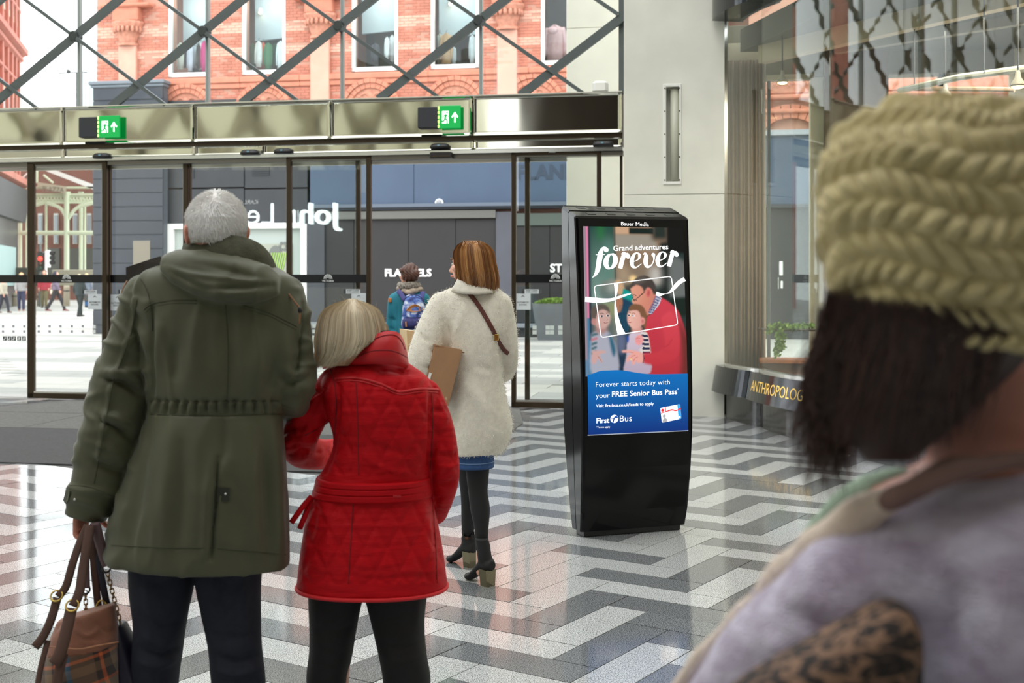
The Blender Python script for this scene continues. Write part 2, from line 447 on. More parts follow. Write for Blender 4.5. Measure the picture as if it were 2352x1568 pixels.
# ---------------------------------------------------------------- glazed front: header, doors, panes
ZT, ZM, ZB = 3.675, 3.19, 3.05
trim = thing('trim_1', 'polished champagne steel header running above the sliding doors', 'header', fac(-3, 0, ZB), kind='structure')
def wavy_panel(name, s0, s1, z0, z1, d, seed, amp=.0009, thick=.05):
    nx, nz = max(6, int((s1-s0)/.045)), max(5, int((z1-z0)/.045)); V = []
    for j in range(nz+1):
        for i in range(nx+1):
            s = s0+(s1-s0)*i/nx; z = z0+(z1-z0)*j/nz
            e = min(1, 4*math.sin(PI*i/nx))
            w = amp*e*(mnoise.noise((s*1.9+seed, z*.9, seed))*1.2+.55*mnoise.noise((s*4.6+seed, z*1.6, seed+5)))
            V.append(fac(s, d-w, z))
    Fs = [(j*(nx+1)+i, j*(nx+1)+i+1, (j+1)*(nx+1)+i+1, (j+1)*(nx+1)+i) for j in range(nz) for i in range(nx)]
    n0 = len(V); V += [fac(s0, d+thick, z0), fac(s1, d+thick, z0), fac(s1, d+thick, z1), fac(s0, d+thick, z1)]
    bt = [i for i in range(nx+1)]; tp = [nz*(nx+1)+i for i in range(nx+1)]; lf = [j*(nx+1) for j in range(nz+1)]; rt = [j*(nx+1)+nx for j in range(nz+1)]
    Fs += [tuple([n0+1, n0]+bt), tuple([n0+3, n0+2]+tp[::-1]), tuple([n0, n0+3]+lf[::-1]), tuple([n0+2, n0+1]+rt), (n0, n0+1, n0+2, n0+3)]
    return mesh_obj(name, V, Fs, m_mirror, trim, smooth=False)
pe = [-9.6, -8.0, sp(155), sp(454), sp(766), sp(1090), sp(1431)]
for i in range(6):
    o = wavy_panel('panel', pe[i]+.004, pe[i+1]-.004, ZM+.02, ZT, -.11, i*3.7+1); 
    o.data.polygons.foreach_set('use_smooth', [len(p.vertices) == 4 and p.area < .01 for p in o.data.polygons])
pe2 = [-9.6, -8.0, sp(157), sp(456), sp(612), sp(1093), sp(1431)]
for i in range(6):
    o = wavy_panel('lower_panel', pe2[i]+.003, pe2[i+1]-.003, ZB, ZM-.035, -.10, i*3.7+1.2, .0008)
    o.data.polygons.foreach_set('use_smooth', [len(p.vertices) == 4 and p.area < .01 for p in o.data.polygons])
mb = MB(); mb.box((-9.6, -.06, ZB), (sp(1431), .12, ZT+.012), fr=fac); mb.build('header_core', m_gap, trim)
mb = MB(); mb.box((-9.6, -.13, ZT), (sp(1431), .14, ZT+.012), fr=fac); mb.build('top_edge', M('pale edge', (225, 222, 210), .3, metal=.5), trim)
mb = MB(); mb.box((-9.6, -.1, ZB-.045), (sp(1432), .1, ZB-.003), fr=fac); mb.build('track', m_chrome, trim)
mb = MB(); mb.box((-9.6, -.055, ZB-.095), (sp(1432), .1, ZB-.05), fr=fac); mb.build('track_cover', M('dull rail', (120, 116, 108), .35, metal=.7), trim)
mb = MB(); mb.box((-9.6, .06, ZB-.14), (sp(1300), .1, ZB-.1), fr=fac); mb.build('light_strip', M('pale strip', (232, 226, 212), .5), trim)

def arch_logo(mb, s, z, r, d, word=None, mi=0):
    """half rosette of petal dots above a word"""
    for ring, (rr, cnt, sz) in enumerate(((1., 9, .15), (.68, 7, .12), (.4, 5, .09))):
        for i in range(cnt):
            a = PI*(i+.5)/cnt; c = (s-math.cos(a)*r*rr, z+math.sin(a)*r*rr)
            poly = [(c[0]+sz*r*math.cos(t), c[1]+sz*r*math.sin(t)) for t in [2*PI*q/7 for q in range(7)]]
            mb.prism(poly, lambda u, v, w: fac(u, w, v), d, d+.001, mi)
    if word:
        V, Fs, h = fit_text(word, r*3.0, bold=.01); V = [fac(s-r*1.5+v[0], d, z-r*.25-h+v[1]) for v in V]; mb.add(V, Fs, mi)
def put_text(mb, body, s, z, w, d, mi=0, center=True, bold=0., fr=fac):
    V, Fs, h = fit_text(body, w, bold=bold); mb.add([fr(s-(w/2 if center else 0)+v[0], d, z+v[1]) for v in V], Fs, mi)
def leaf(name, label, pxs, d, bars, z1, logo=None, stickers=(), rails=True, door=True, inner=()):
    """a framed pane; bars = stile columns (px0, px1)"""
    root = thing(name, label, 'door' if door else 'window', fac(sp(pxs[0], d), d, 0), kind='structure')
    s0, s1 = sp(pxs[0], d), sp(pxs[1], d); dd = .03
    for x0, x1 in bars:
        mb = MB(); mb.bev((sp(x0, d), d-dd, .02), (sp(x1, d), d+dd, z1), .006, fr=fac); mb.build('stile', m_bronze, root)
    if rails:
        mb = MB(); mb.bev((s0, d-dd, .015), (s1, d+dd, .085), .006, fr=fac); mb.build('bottom_rail', m_bronze, root)
        mb = MB(); mb.box((s0+.05, d-dd*.8, .086), (s1-.05, d+dd*.8, .105), fr=fac); mb.build('bottom_bead', m_chrome, root)
        mb = MB(); mb.bev((s0, d-dd, z1-.07), (s1, d+dd, z1), .006, fr=fac); mb.build('top_rail', m_bronze, root)
    mb = MB(); mb.box((s0+.01, d-.006, .05), (s1-.01, d+.006, z1-.03), fr=fac); mb.build('pane', m_glass, root)
    zb0, zb1 = 1.455, 1.56
    return root, s0, s1
def band(root, s0, s1, d, logos, dark=True):
    mb = MB(); mb.box((s0, d-.012, 1.478), (s1, d-.007, 1.578), fr=fac); mb.build('band', m_band, root)
    if logos:
        lb = MB()
        for px in logos: arch_logo(lb, sp(px, d), 1.525, .05, d-.0135, 'VICTORIA')
        lb.build('logo', m_wht, root)
def squares(root, xs, d, ys=(751, 763), w=10, mat=None, cl=None):
    mb = MB()
    for x in xs:
        for y in ys:
            s = sp(x, d); z = zp(y, s, d); h = w/F*15/2
            mb.box((s-h, d-.012, z-h), (s+h, d-.0075, z+h), fr=fac)
    mb.build('safety_dots', mat or m_wht, root)
def sticker(root, px0, px1, py0, py1, d, lines=('AUTOMATIC', 'DOORS')):
    s0, z0 = fp(px0, py1, d); s1, z1 = fp(px1, py0, d)
    mb = MB(); mb.box((s0, d-.012, z0), (s1, d-.0075, z1), fr=fac)
    sc, w, h = (s0+s1)/2, s1-s0, z1-z0; e = d-.0135
    if len(lines) == 2 and lines[0].startswith('AUTO'):
        mb.prism([(sc-w*.12, z1-h*.2), (sc, z1-h*.1), (sc+w*.12, z1-h*.2), (sc+w*.09, z1-h*.22), (sc, z1-h*.15), (sc-w*.09, z1-h*.22)], lambda u, v, q: fac(u, q, v), e, e+.001, 1)
        put_text(mb, lines[0], sc, z0+h*.42, w*.8, e, 1, bold=.012); put_text(mb, lines[1], sc, z0+h*.26, w*.5, e, 1, bold=.012)
    else:
        mb.box((s0, e, z0), (s0+w*.14, e+.001, z1), 1, fr=fac)
        put_text(mb, lines[0], s0+w*.58, z0+h*.52, w*.7, e, 1, bold=.01)
        put_text(mb, 'PLEASE STAND AWAY', s0+w*.58, z0+h*.16, w*.7, e, 1)
    mb.build('notice', [m_frost, m_ink], root)
DI, DO = -.045, .045
ZD = ZB-.005
# left: fixed pane behind, open leaf in front
r, a, b = leaf('window_1', 'fixed glass pane beside the left door leaf, dark bronze frame', (246, 433), DO, ((246, 255), (422, 433)), ZD, door=False)
band(r, a, b, DO, ()); sticker(r, 252, 291, 676, 713, DO); sticker(r, 273, 305, 665, 674, DO, ('KEEP CLEAR',))
r, a, b = leaf('door_1', 'left sliding glass door leaf, open, with black band and notice', (65, 247), DI, ((65, 80), (236, 247)), ZD)
band(r, a, b, DI, (154,)); squares(r, (90, 115, 140, 166, 191), DI, (749, 761), 6, M('grey dot', (168, 172, 178), .6)); squares(r, (217,), DI, (750, 761), 8)
sticker(r, 203, 235, 675, 710, DI); sticker(r, 190, 223, 666, 675, DI, ('KEEP CLEAR',))
r, a, b = leaf('window_2', 'fixed glass screen at the far left of the doors with pictogram squares', (-260, 66), DO+.06, ((-260, -248),), ZD, rails=False, door=False)
band(r, a, b, DO+.06, ()); squares(r, (8, 32, 57), DO+.06, (749, 761), 6, MATS['grey dot'])
pb = MB()
for i, x in enumerate((12, 23, 33, 45, 56)):
    s, z = fp(x, 777, DO+.06); h = .027; e = DO+.048
    pb.box((s-h, e, z-h), (s+h, e+.004, z+h), 0, fr=fac)
    pb.box((s-h*.55, e-.002, z-h*.7), (s+h*(.1+.1*i), e, z-h*.2), 1, fr=fac); pb.box((s-h*.1*i, e-.002, z-h*.1), (s+h*.5, e, z+h*.55), 1, fr=fac)
pb.build('pictograms', [m_ink, m_wht], r)
# middle: fixed screen, fixed pane, open leaf
r, a, b = leaf('window_3', 'wide fixed glass screen between the left doors and the middle leaf', (436, 668), DO, ((436, 439),), ZD, rails=False, door=False)
band(r, a, b, DO, ()); squares(r, (712, 712.1), DO, (750, 761), 8)
mb = MB(); mb.bev((sp(436, DO), DO-.03, .01), (sp(668, DO), DO+.03, .06), .005, fr=fac); mb.build('bottom_rail', m_bronze, r)
r, a, b = leaf('window_4', 'fixed glass pane behind the middle door leaf', (664, 829), DO, ((818, 828),), ZD, door=False)
squares(r, (712, 722), DO, (749, 761), 8)
r, a, b = leaf('door_2', 'middle sliding glass door leaf, open, white rosette on its black band', (659, 853), DI, ((659, 670), (842, 853)), ZD)
band(r, a, b, DI, (754,)); sticker(r, 808, 842, 673, 711, DI); sticker(r, 790, 828, 664, 674, DI, ('KEEP CLEAR',))
# right: open leaf and fixed pane
r, a, b = leaf('window_5', 'fixed glass pane behind the right door leaf, next to the stone pier', (1206, 1430), DO, ((1206, 1217), (1424, 1430)), ZD, door=False)
squares(r, (1228, 1258, 1268, 1287, 1297, 1318, 1328), DO, (752, 763), 9)
r, a, b = leaf('door_3', 'right sliding glass door leaf, open, with a notice on the glass', (1175, 1381), DI, ((1175, 1186), (1371, 1381)), ZD)
band(r, a, b, DI, (1276,)); sticker(r, 1184, 1219, 674, 711, DI); sticker(r, 1200, 1238, 664, 674, DI, ('KEEP CLEAR',))
mb = MB(); s, z = fp(1269, 345, DI); mb.box((s-.04, DI-.04, z-.03), (s+.04, DI-.03, z+.03), fr=fac); mb.build('maker_plate', m_frost, r)

# upper glazing with the steel lattice
cw = thing('window_6', 'tall glazing above the doors crossed by a diagonal steel lattice', 'window', fac(-3, 0, ZT), kind='structure')
ver = [178, 473, 783, 1103, 1421]
vs = [sp(x) for x in ver]; step = (vs[3]-vs[0])/3
vs = [vs[0]-step*2, vs[0]-step]+vs
ZTOP = 9.2
for i in range(len(vs)-1):
    mb = MB(); mb.box((vs[i]+.012, .05, ZT+.012), (vs[i+1]-.012, .062, ZTOP), fr=fac); mb.build('pane', m_glassu, cw)
for s in vs[:-1]:
    mb = MB(); mb.bev((s-.018, .02, ZT), (s+.018, .1, ZTOP), .004, fr=fac); mb.build('mullion', m_mull, cw)
mb = MB(); mb.bev((sp(1427)-.03, -.02, ZT), (sp(1427)+.05, .1, ZTOP), .004, fr=fac); mb.build('mullion', m_steel, cw)
zn = zp(62, sp(783)); zc = zp(186, sp(630)); dz = zn-zc
def bar(p0, p1, wid, dep, d):
    mb = MB(); (s0, z0), (s1, z1) = p0, p1; u = np.array((s1-s0, z1-z0)); u /= np.linalg.norm(u); nrm = np.array((-u[1], u[0]))*wid/2
    P = [(s0-nrm[0], z0-nrm[1]), (s1-nrm[0], z1-nrm[1]), (s1+nrm[0], z1+nrm[1]), (s0+nrm[0], z0+nrm[1])]
    mb.prism(P, lambda a, b, q: fac(a, q, b), d-dep/2, d+dep/2); return mb
rows = [zc+dz*k for k in range(0, 9)]
for i, s in enumerate(vs[:-1]):
    for k in range(9):
        z = rows[k]; ss = s if k % 2 else s+step/2
        if ss > vs[-1]-.05 and k % 2 == 0: pass
        nxt = (ss+step/2, z+dz); prv = (ss-step/2, z+dz)
        if nxt[0] <= vs[-1]+.1 and nxt[1] < ZTOP: bar((ss, z), nxt, .098, .05, -.06).build('lattice_bar', m_steel, cw)
        if nxt[1] < ZTOP: bar((ss, z), prv, .042, .04, -.1).build('lattice_rod', m_steel, cw)
        if k == 0:
            bar((ss, z), (ss-step/2*(z-ZT)/dz, ZT), .098, .05, -.06).build('lattice_bar', m_steel, cw)
            bar((ss, z), (ss+step/2*(z-ZT)/dz, ZT), .042, .04, -.1).build('lattice_rod', m_steel, cw)
        if k % 2:
            mb = MB(); mb.lathe([(.0, -.08), (.055, -.08), (.065, -.05), (.065, .1), (0, .1)], (0, 0, 0), 14)
            V = mb.V[0]; mb.V[0] = np.array([fac(ss+v[0], -.06+v[2]*.8, z+v[1]) for v in V]); mb.build('lattice_node', M('dark node', (52, 58, 58), .4), cw)
# the last bay's bar to the right edge
bar((vs[-1], rows[1]), (vs[-1]-step/2, rows[2]), .042, .04, -.1).build('lattice_rod', m_steel, cw)
mb = MB(); s, z = fp(1378, 212); mb.bev((s-.09, -.02, ZT+.01), (s+.09, .12, ZT+.16), .03, fr=fac); t = mb.build('security_sensor', m_white, None); t.location = (0, 0, 0)
tag(t, 'small white sensor box sitting on the steel header', 'sensor')

# ---------------------------------------------------------------- exit signs, door sensors
def exit_sign(px0, px1, pxm, py0, py1, label):
    d = -.17; s0, s1, sm = sp(px0, d), sp(px1, d), sp(pxm, d); z1, z0 = zp(py0, s0, d), zp(py1, s0, d)
    root = thing('exit_sign', label, 'sign', fac(sm, d, z0), 'exit signs on the steel header')
    mb = MB(); mb.bev((s0, d-.02, z0+.01), (sm, d+.08, z1-.01), .008, fr=fac); mb.build('housing', M('charcoal housing', (44, 45, 52), .5), root)
    g = M('lit exit green', (0, 140, 62), .4, emit=.55); mb = MB(); mb.bev((sm+.004, d-.03, z0), (s1, d+.0, z1), .005, fr=fac); pn = mb.build('light_panel', g, root)
    mb = MB()
    for i in range(5): zz = z0+(z1-z0)*(.1+.2*i); mb.box((sm-.004, d-.034, zz-.018), (sm+.012, d-.026, zz+.018), fr=fac)
    mb.build('led_edge', M('led edge', (190, 255, 120), .4, emit=1.3), root)
    mb = MB(); w, h = s1-sm, z1-z0; e = d-.0315
    def fr(u, v, q): return fac(sm+.012+u*w*.94, q, z0+v*h)
    dr = [(.14, .22), (.46, .22), (.46, .76), (.14, .76)]; mb.prism(dr, fr, e-.0015, e, 0)
    # running figure in green over the white door
    def st(pts, ww):
        pts = np.array(pts); 
        for p, q in zip(pts[:-1], pts[1:]):
            t = q-p; t = t/np.linalg.norm(t); n2 = np.array((-t[1], t[0]))*ww; mb.prism([tuple(p-n2), tuple(q-n2), tuple(q+n2), tuple(p+n2)], fr, e-.003, e-.0015, 1)
    st([(.33, .6), (.28, .44)], .045); st([(.33, .6), (.22, .56), (.17, .46)], .02); st([(.33, .6), (.42, .52), (.5, .55)], .02)
    st([(.28, .44), (.37, .36), (.38, .22)], .03); st([(.28, .44), (.22, .32), (.1, .3)], .03)
    mb.prism([(.37+.035*math.cos(t), .69+.05*math.sin(t)) for t in [2*PI*q/10 for q in range(10)]], fr, e-.003, e-.0015, 1)
    mb.prism([(.72, .25), (.78, .25), (.78, .56), (.87, .45), (.91, .5), (.75, .72), (.59, .5), (.63, .45), (.72, .56)], fr, e-.0015, e, 0)
    mb.build('pictogram', [M('lit white', (235, 250, 240), .5, emit=.8), g], root)
exit_sign(182, 277, 228, 268, 318, 'green exit sign on the header above the left door leaf')
exit_sign(960, 1059, 1008, 245, 297, 'green exit sign on the header above the open doorway')
for i, (px, py, lb) in enumerate(((233, 357, 'black door sensor above the left sliding leaf'), (573, 349, 'black door sensor above the fixed middle screen, the left one of the pair'), (650, 346, 'black door sensor beside the top left corner of the middle leaf'), (1010, 335, 'black door sensor over the open doorway'), (1385, 329, 'black door sensor at the header end by the stone pier'))):
    d = -.13; s, z = fp(px, py, d); w = .11
    root = thing('door_sensor', lb, 'sensor', fac(s, d, z), 'motion sensors along the header')
    mb = MB(); P = []
    rings = []
    for q, (ww, dd2, zz) in enumerate(((.115, .05, -.035), (.12, .06, -.02), (.118, .058, .0), (.1, .045, .022), (.075, .03, .03))):
        rings.append([fac(s+ww*math.copysign(abs(math.cos(t))**.5, math.cos(t)), d+.02+dd2*math.copysign(abs(math.sin(t))**.6, math.sin(t)), z+zz) for t in [2*PI*k/20 for k in range(20)]])
    V, Fs = loft(rings); mb.add(V, Fs); mb.build('cover', m_black, root, smooth=True)
    mb = MB(); mb.box((s-.018, d-.045, z-.006), (s+.01, d-.036, z+.012), fr=fac); mb.build('lens', M('lens', (120, 160, 175), .2), root)
d = -.12; s0, z0 = fp(988, 364, d); s1, z1 = fp(1038, 343, d)
root = thing('door_lock_box', 'black box hanging from the track under the doorway sensor', 'box', fac(s0, d, z0))
mb = MB(); mb.bev((s0, d-.03, z0), (s1, d+.06, z1-.03), .008, fr=fac); mb.build('case', M('black case', (30, 27, 27), .5), root)
mb = MB(); mb.box((s0+.02, d-.034, z0+.015), (s1-.02, d-.029, z0+.03), fr=fac); mb.build('slot', m_gap, root)

# ---------------------------------------------------------------- stone pier to the right of the doors
PD = -.5
pA, pB = sp(1433, PD), sp(1664, PD)
pier = thing('wall_right', 'pale limestone pier between the doors and the shop window', 'wall', fac(pA, PD, 0), kind='structure')
zj = zp(446, sp(1550, PD), PD)
sv0, sv1 = sp(1530, PD), sp(1560, PD); zv0, zv1 = zp(417, sv0, PD), zp(200, sv0, PD)
for z0, z1, split in ((-.02, zj-.003, False), (zj+.003, ZTOP, True)):
    if not split:
        mb = MB(); mb.bev((pA, PD, z0), (pB, .6, z1), .006, fr=fac); mb.build('stone_slab', m_cream, pier)
    else:
        for q in ((pA, sv0, z0, z1), (sv1, pB, z0, z1), (sv0, sv1, z0, zv0), (sv0, sv1, zv1, z1)):
            mb = MB(); mb.box((q[0], PD, q[2]), (q[1], .6, q[3]), fr=fac); mb.build('stone_slab', m_cream, pier)
        mb = MB(); mb.box((sv0, PD+.14, zv0), (sv1, .5, zv1), fr=fac); mb.build('stone_slab', m_cream, pier)
mb = MB(); q0, q1, y0, y1 = sp(1523, PD), sp(1565, PD), zp(424, sv0, PD), zp(193, sv0, PD)
for c0, c1 in (((q0, y0), (sv0, y1)), ((sv1, y0), (q1, y1)), ((sv0, y0), (sv1, zv0)), ((sv0, zv1), (sv1, y1))): mb.bev((c0[0], PD-.015, c0[1]), (c1[0], PD+.02, c1[1]), .004, fr=fac)
sl = thing('wall_slot', 'tall narrow wall slot with white frame on the stone pier', 'vent', fac(q0, PD, y0))
mb.build('frame', m_white, sl)
mb = MB(); a = fac((sv0+sv1)/2+.02, PD+.07, zv0+.01); b = fac((sv0+sv1)/2+.02, PD+.07, zv1-.01); mb.tube([a, b], .05, 16); mb.build('tube', M('slot tube', (198, 198, 182), .4), sl, smooth=True)
mb = MB()
for k in range(5):
    for q in (q0+.02, q1-.02): 
        zz = y0+.05+(y1-y0-.1)*k/4; mb.lathe([(0, -.003), (.008, -.003), (.008, .002), (0, .002)], (0, 0, 0), 8); V = mb.V[-1]; mb.V[-1] = np.array([fac(q+v[0], PD-.016+v[2], zz+v[1]) for v in V])
tag(mb.build('screws', m_gap, sl), kind='stuff')
# outer stone jamb standing outside the glass
JD = 2.6
ja, jb = sp(1301, JD), sp(1420, JD)
jm = thing('wall_front', 'bright limestone pier standing just outside the glass', 'wall', fac(ja, JD, 0), kind='structure')
zz = -.02
for z1 in (2.35, 5.0, 7.4, ZTOP):
    mb = MB(); mb.bev((ja, JD, zz), (jb+.2, JD+1.4, z1-.004), .006, fr=fac); mb.build('stone_slab', m_cream2, jm); zz = z1

# ---------------------------------------------------------------- the hall behind and around the camera
m_hall = M('hall plaster', (222, 218, 204), .7, var=.05, scale=1.5)
m_dimp = glass('dimming hall glass', (196, 196, 184), 1.2)  # tinted pane added to dim the sky reflected in the steel header
m_rib = M('cream ribs', (190, 184, 164), .6, var=.05, scale=2)
m_drk = M('dark upper wall', (70, 60, 60), .6, var=.3, scale=1.2, stretch=(3, 3, .3))
def lattice_wall(name, p0, p1, z0, z1, label, solid_mat, step=3.2, wid=.5):
    """a lower solid wall with an open diamond lattice above it"""
    root = thing(name, label, 'wall', (p0[0], p0[1], 0), kind='structure'); a, b = np.array(p0, float), np.array(p1, float); L = np.linalg.norm(b-a); t = (b-a)/L; nn = np.array((-t[1], t[0]))
    fr = lambda u, w, z: (*(a+t*u+nn*w), z)
    mb = MB(); mb.box((0, 0, 0), (L, .2, z0), fr=fr); mb.build('wall_panel', solid_mat, root)
    mb = MB(); mb.box((0, .12, z0), (L, .15, z1), fr=fr); mb.build('dimming_pane', m_dimp, root)
    hz = z1-z0; k = -hz
    u = -hz
    while u < L:
        for sg in (1, -1):
            u0, u1 = (u, u+hz) if sg == 1 else (u+hz, u); P = [(u0-wid/2, z0), (u0+wid/2, z0), (u1+wid/2, z1), (u1-wid/2, z1)]
            if max(u0, u1) > L+.1 or min(u0, u1) < -.1: continue
            mb = MB(); mb.prism(P, lambda q, z, w: fr(q, w, z), 0, .3); mb.build('lattice_rib', m_rib, root)
        u += step
    return root
lattice_wall('wall_left', (-13, -18), (-13, 17.2), 4.3, 11, 'cream left side wall of the hall with a tall diamond lattice window', m_hall)
mb = MB(); mb.box((-13, -18.3, 0), (9, -18, 4.3)); mb.box((-12, -18.3, 4.3), (9, -18, 11)); tag(mb.build('wall_back', m_drk), 'dark rear wall of the hall', 'wall', kind='structure')
sd = Vector((.21, -.978, 0)); so = Vector((2.36, 13.40, 0))       # line of the shop windows
def shop(t, w, z): return (so.x+sd.x*t+.978*w, so.y+sd.y*t+.21*w, z)   # t towards the viewer, w into the shop
mb = MB(); mb.box((-.2, .25, 5.7), (32, .5, 11), fr=shop); mb.box((7.0, .0, 0), (32, .25, 5.7), fr=shop); tag(mb.build('wall_side', m_hall), 'cream upper wall over the shop windows', 'wall', kind='structure')
roof = thing('ceiling', 'cream hall ceiling with a long lattice skylight', 'ceiling', (0, 0, 11), kind='structure')
mb = MB(); mb.box((-13.3, -18.3, 11), (10, -4, 11.3)); mb.build('ceiling_panel', m_hall, roof)  # unseen solid part, shaped to cut light from behind the camera
mb = MB(); mb.box((3.2, -4, 11), (10, 14, 11.3)); mb.build('ceiling_panel', m_hall, roof)
for sx in range(-30, 18, 4):
    for sg in (1, -1):
        x0, x1 = sx, sx+sg*19; y0, y1 = -4., 15.
        a = np.array((x0, y0)); b = np.array((x1, y1)); 
        if max(x0, x1) < -13 or min(x0, x1) > 3.2: continue
        f0, f1 = 0., 1.
        for X in (-13., 3.2):
            f = (X-x0)/(x1-x0)
            if 0 < f < 1:
                inside0 = -13 <= x0 <= 3.2
                if (x0 < -13 and X == -13.) or (x0 > 3.2 and X == 3.2): f0 = max(f0, f)
                else: f1 = min(f1, f)
        if f1-f0 < .02: continue
        a2, b2 = a+(b-a)*f0, a+(b-a)*f1; t = (b-a)/np.linalg.norm(b-a); nn = np.array((-t[1], t[0]))*.22
        mb = MB(); mb.prism([tuple(p) for p in (a2-nn, b2-nn, b2+nn, a2+nn)], lambda u, v, q: (u, v, q), 11.0, 11.5); mb.build('roof_rib', m_rib, roof)
# store front with the lit name, off to the left: its mirror image shows in the door glass
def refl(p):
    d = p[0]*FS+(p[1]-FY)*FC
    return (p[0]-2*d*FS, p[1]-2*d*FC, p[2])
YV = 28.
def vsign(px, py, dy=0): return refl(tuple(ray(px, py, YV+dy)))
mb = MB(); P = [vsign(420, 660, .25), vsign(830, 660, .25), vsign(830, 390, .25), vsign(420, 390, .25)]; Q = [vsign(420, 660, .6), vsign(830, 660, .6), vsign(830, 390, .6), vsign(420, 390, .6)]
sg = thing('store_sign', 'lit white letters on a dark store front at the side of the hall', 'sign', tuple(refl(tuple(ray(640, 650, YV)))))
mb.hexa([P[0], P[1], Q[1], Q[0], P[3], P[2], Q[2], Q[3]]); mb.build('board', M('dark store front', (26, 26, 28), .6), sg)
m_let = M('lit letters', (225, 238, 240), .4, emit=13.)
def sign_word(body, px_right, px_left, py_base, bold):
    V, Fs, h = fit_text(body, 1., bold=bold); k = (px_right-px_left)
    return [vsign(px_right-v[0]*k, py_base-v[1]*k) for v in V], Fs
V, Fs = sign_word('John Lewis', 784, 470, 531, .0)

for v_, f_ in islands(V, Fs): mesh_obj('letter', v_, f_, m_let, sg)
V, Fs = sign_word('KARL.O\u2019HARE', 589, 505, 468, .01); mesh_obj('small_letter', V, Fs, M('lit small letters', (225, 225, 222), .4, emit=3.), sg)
# ---------------------------------------------------------------- the street
m_pave = M('pale street paving', (176, 174, 168), .75, var=.06, scale=1.2)
m_pave2 = M('grey street paving', (150, 150, 147), .75, var=.06, scale=1.5)
m_pave3 = M('cream street paving', (192, 182, 160), .75, var=.05, scale=1.5)
m_pj = M('paving joint', (118, 118, 116), .85)
def zg(d): return max(0., (d-17.5)*.0125)
V = []
dl = [.12, 5, 10, 17.5, 40, 75]
for d in dl: V += [fac(-48, d, zg(d)-.006), fac(22, d, zg(d)-.006)]
V += [fac(-48, .12, -.3), fac(22, .12, -.3), fac(22, 75, -.3), fac(-48, 75, -.3)]
Fs = [(2*i, 2*i+1, 2*i+3, 2*i+2) for i in range(5)]+[(12, 13, 1, 0), (14, 15, 10, 11), (15, 14, 13, 12)]
street = mesh_obj('floor_outside', V, Fs, m_pave); street['kind'] = 'structure'
tag(street, 'pale stone paving of the open street outside the doors', 'paving')
slabs = []
SW, SD = .92, .62
for j in range(0, 60):
    for i in range(-46, 20):
        s = i*SW+(SW/2 if j % 2 else 0); d = .16+j*SD; x, y, z = fac(s+SW/2, d+SD/2, 0); px = CX+F*x/y
        vis = 0 <= px <= 230 or 850 <= px <= 1300
        if d > 17 or not (-20 < px < 1330): continue
        slabs.append((0 if vis else 1, y, s, d, i, j))
slabs.sort(); pm = {}; prest = MB()
for n, (v, y, s, d, i, j) in enumerate(slabs):
    g = .006
    cream = abs((s-1.05)-(d-2)*.0) < .3 or abs(s+5.6) < .3
    mat = m_pave3 if (s > .2 and s < .95) else (m_pave2 if j % 5 in (0, 1) or rnd.random() < .12 else m_pave)
    P = [(s+g, d+g), (s+SW-g, d+g), (s+SW-g, d+SD-g), (s+g, d+SD-g)]
    if n < 300:
        c = fac(s+SW/2, d+SD/2, 0); key = mat.name
        if key not in pm:
            VV = [np.array(fac(a, b, z))-np.array(c) for z in (-.04, .004) for a, b in P]
            o = mesh_obj('paving_slab', VV, [(3, 2, 1, 0), (4, 5, 6, 7), (0, 1, 5, 4), (1, 2, 6, 5), (2, 3, 7, 6), (3, 0, 4, 7)], mat, street); pm[key] = o.data
        else: o = bpy.data.objects.new('paving_slab', pm[key]); COL.objects.link(o); o.parent = street
        o.location = c
    else: prest.hexa([fac(a, b, -.04) for a, b in P]+[fac(a, b, .004) for a, b in P])
if prest.n: tag(prest.build('slab_field', m_pave, street), kind='stuff')
# long grey bands across the far paving
mb = MB()
for d, w in ((20, .5), (23, .6), (26.5, .6), (30, .8), (34, .9)): mb.hexa([fac(-46, d, zg(d)-.02), fac(-9, d, zg(d)-.02), fac(-9, d+w, zg(d+w)-.02), fac(-46, d+w, zg(d+w)-.02), fac(-46, d, zg(d)+.002), fac(-9, d, zg(d)+.002), fac(-9, d+w, zg(d+w)+.002), fac(-46, d+w, zg(d+w)+.002)])
tag(mb.build('paving_bands', m_pave2, street), kind='stuff')

# ---------------------------------------------------------------- red brick building across the street
BD = 18.
m_brick = M('red brick', (184, 116, 96), .8, var=.14, scale=3.2)
m_brickl = M('pink terracotta', (212, 158, 138), .75, var=.06, scale=3)
m_terra = M('terracotta', (194, 124, 100), .75, var=.1, scale=4, bump=.3, bscale=14)
m_carve = M('carved terracotta', (188, 128, 106), .8, var=.18, scale=9, bump=1., bscale=9)
m_mortar = M('mortar', (180, 134, 116), .9)
m_dclad = M('slate cladding', (43, 48, 57), .5, var=.1, scale=1.2)
m_dclad2 = M('charcoal cladding', (44, 46, 50), .5, var=.12, scale=1.5)
m_blue = M('blue grey fascia', (64, 80, 102), .45, var=.06, scale=.8)
m_hoard = M('brown black hoarding', (37, 35, 36), .6, var=.06, scale=2)
m_wf = M('white window frame', (238, 238, 234), .5)
m_room = M('dark shop interior', (74, 74, 76), .9)
m_glow_panel = M('pale glow panel', (178, 190, 196), .8, emit=.1)
m_wglass = glass('shop window glass', (240, 246, 246), 1.35)
bld = thing('brick_building', 'red brick shop building with arches across the street, dark cladding on its ground floor', 'building', fac(-5, BD, 0))
def fb(s, d, z): return fac(s, BD+d, z)
def bs(px): return sp(px, BD)
def bz(py, px): return zp(py, bs(px), BD)
wins = [(388, 480, 176), (557, 656, 170), (809, 914, 163), (990, 1100, 157), (1243, 1345, 148), (1425, 1530, 142), (1620, 1720, 136)]
wq = [(bs(a), bs(b), bz(y, (a+b)/2)) for a, b, y in wins]
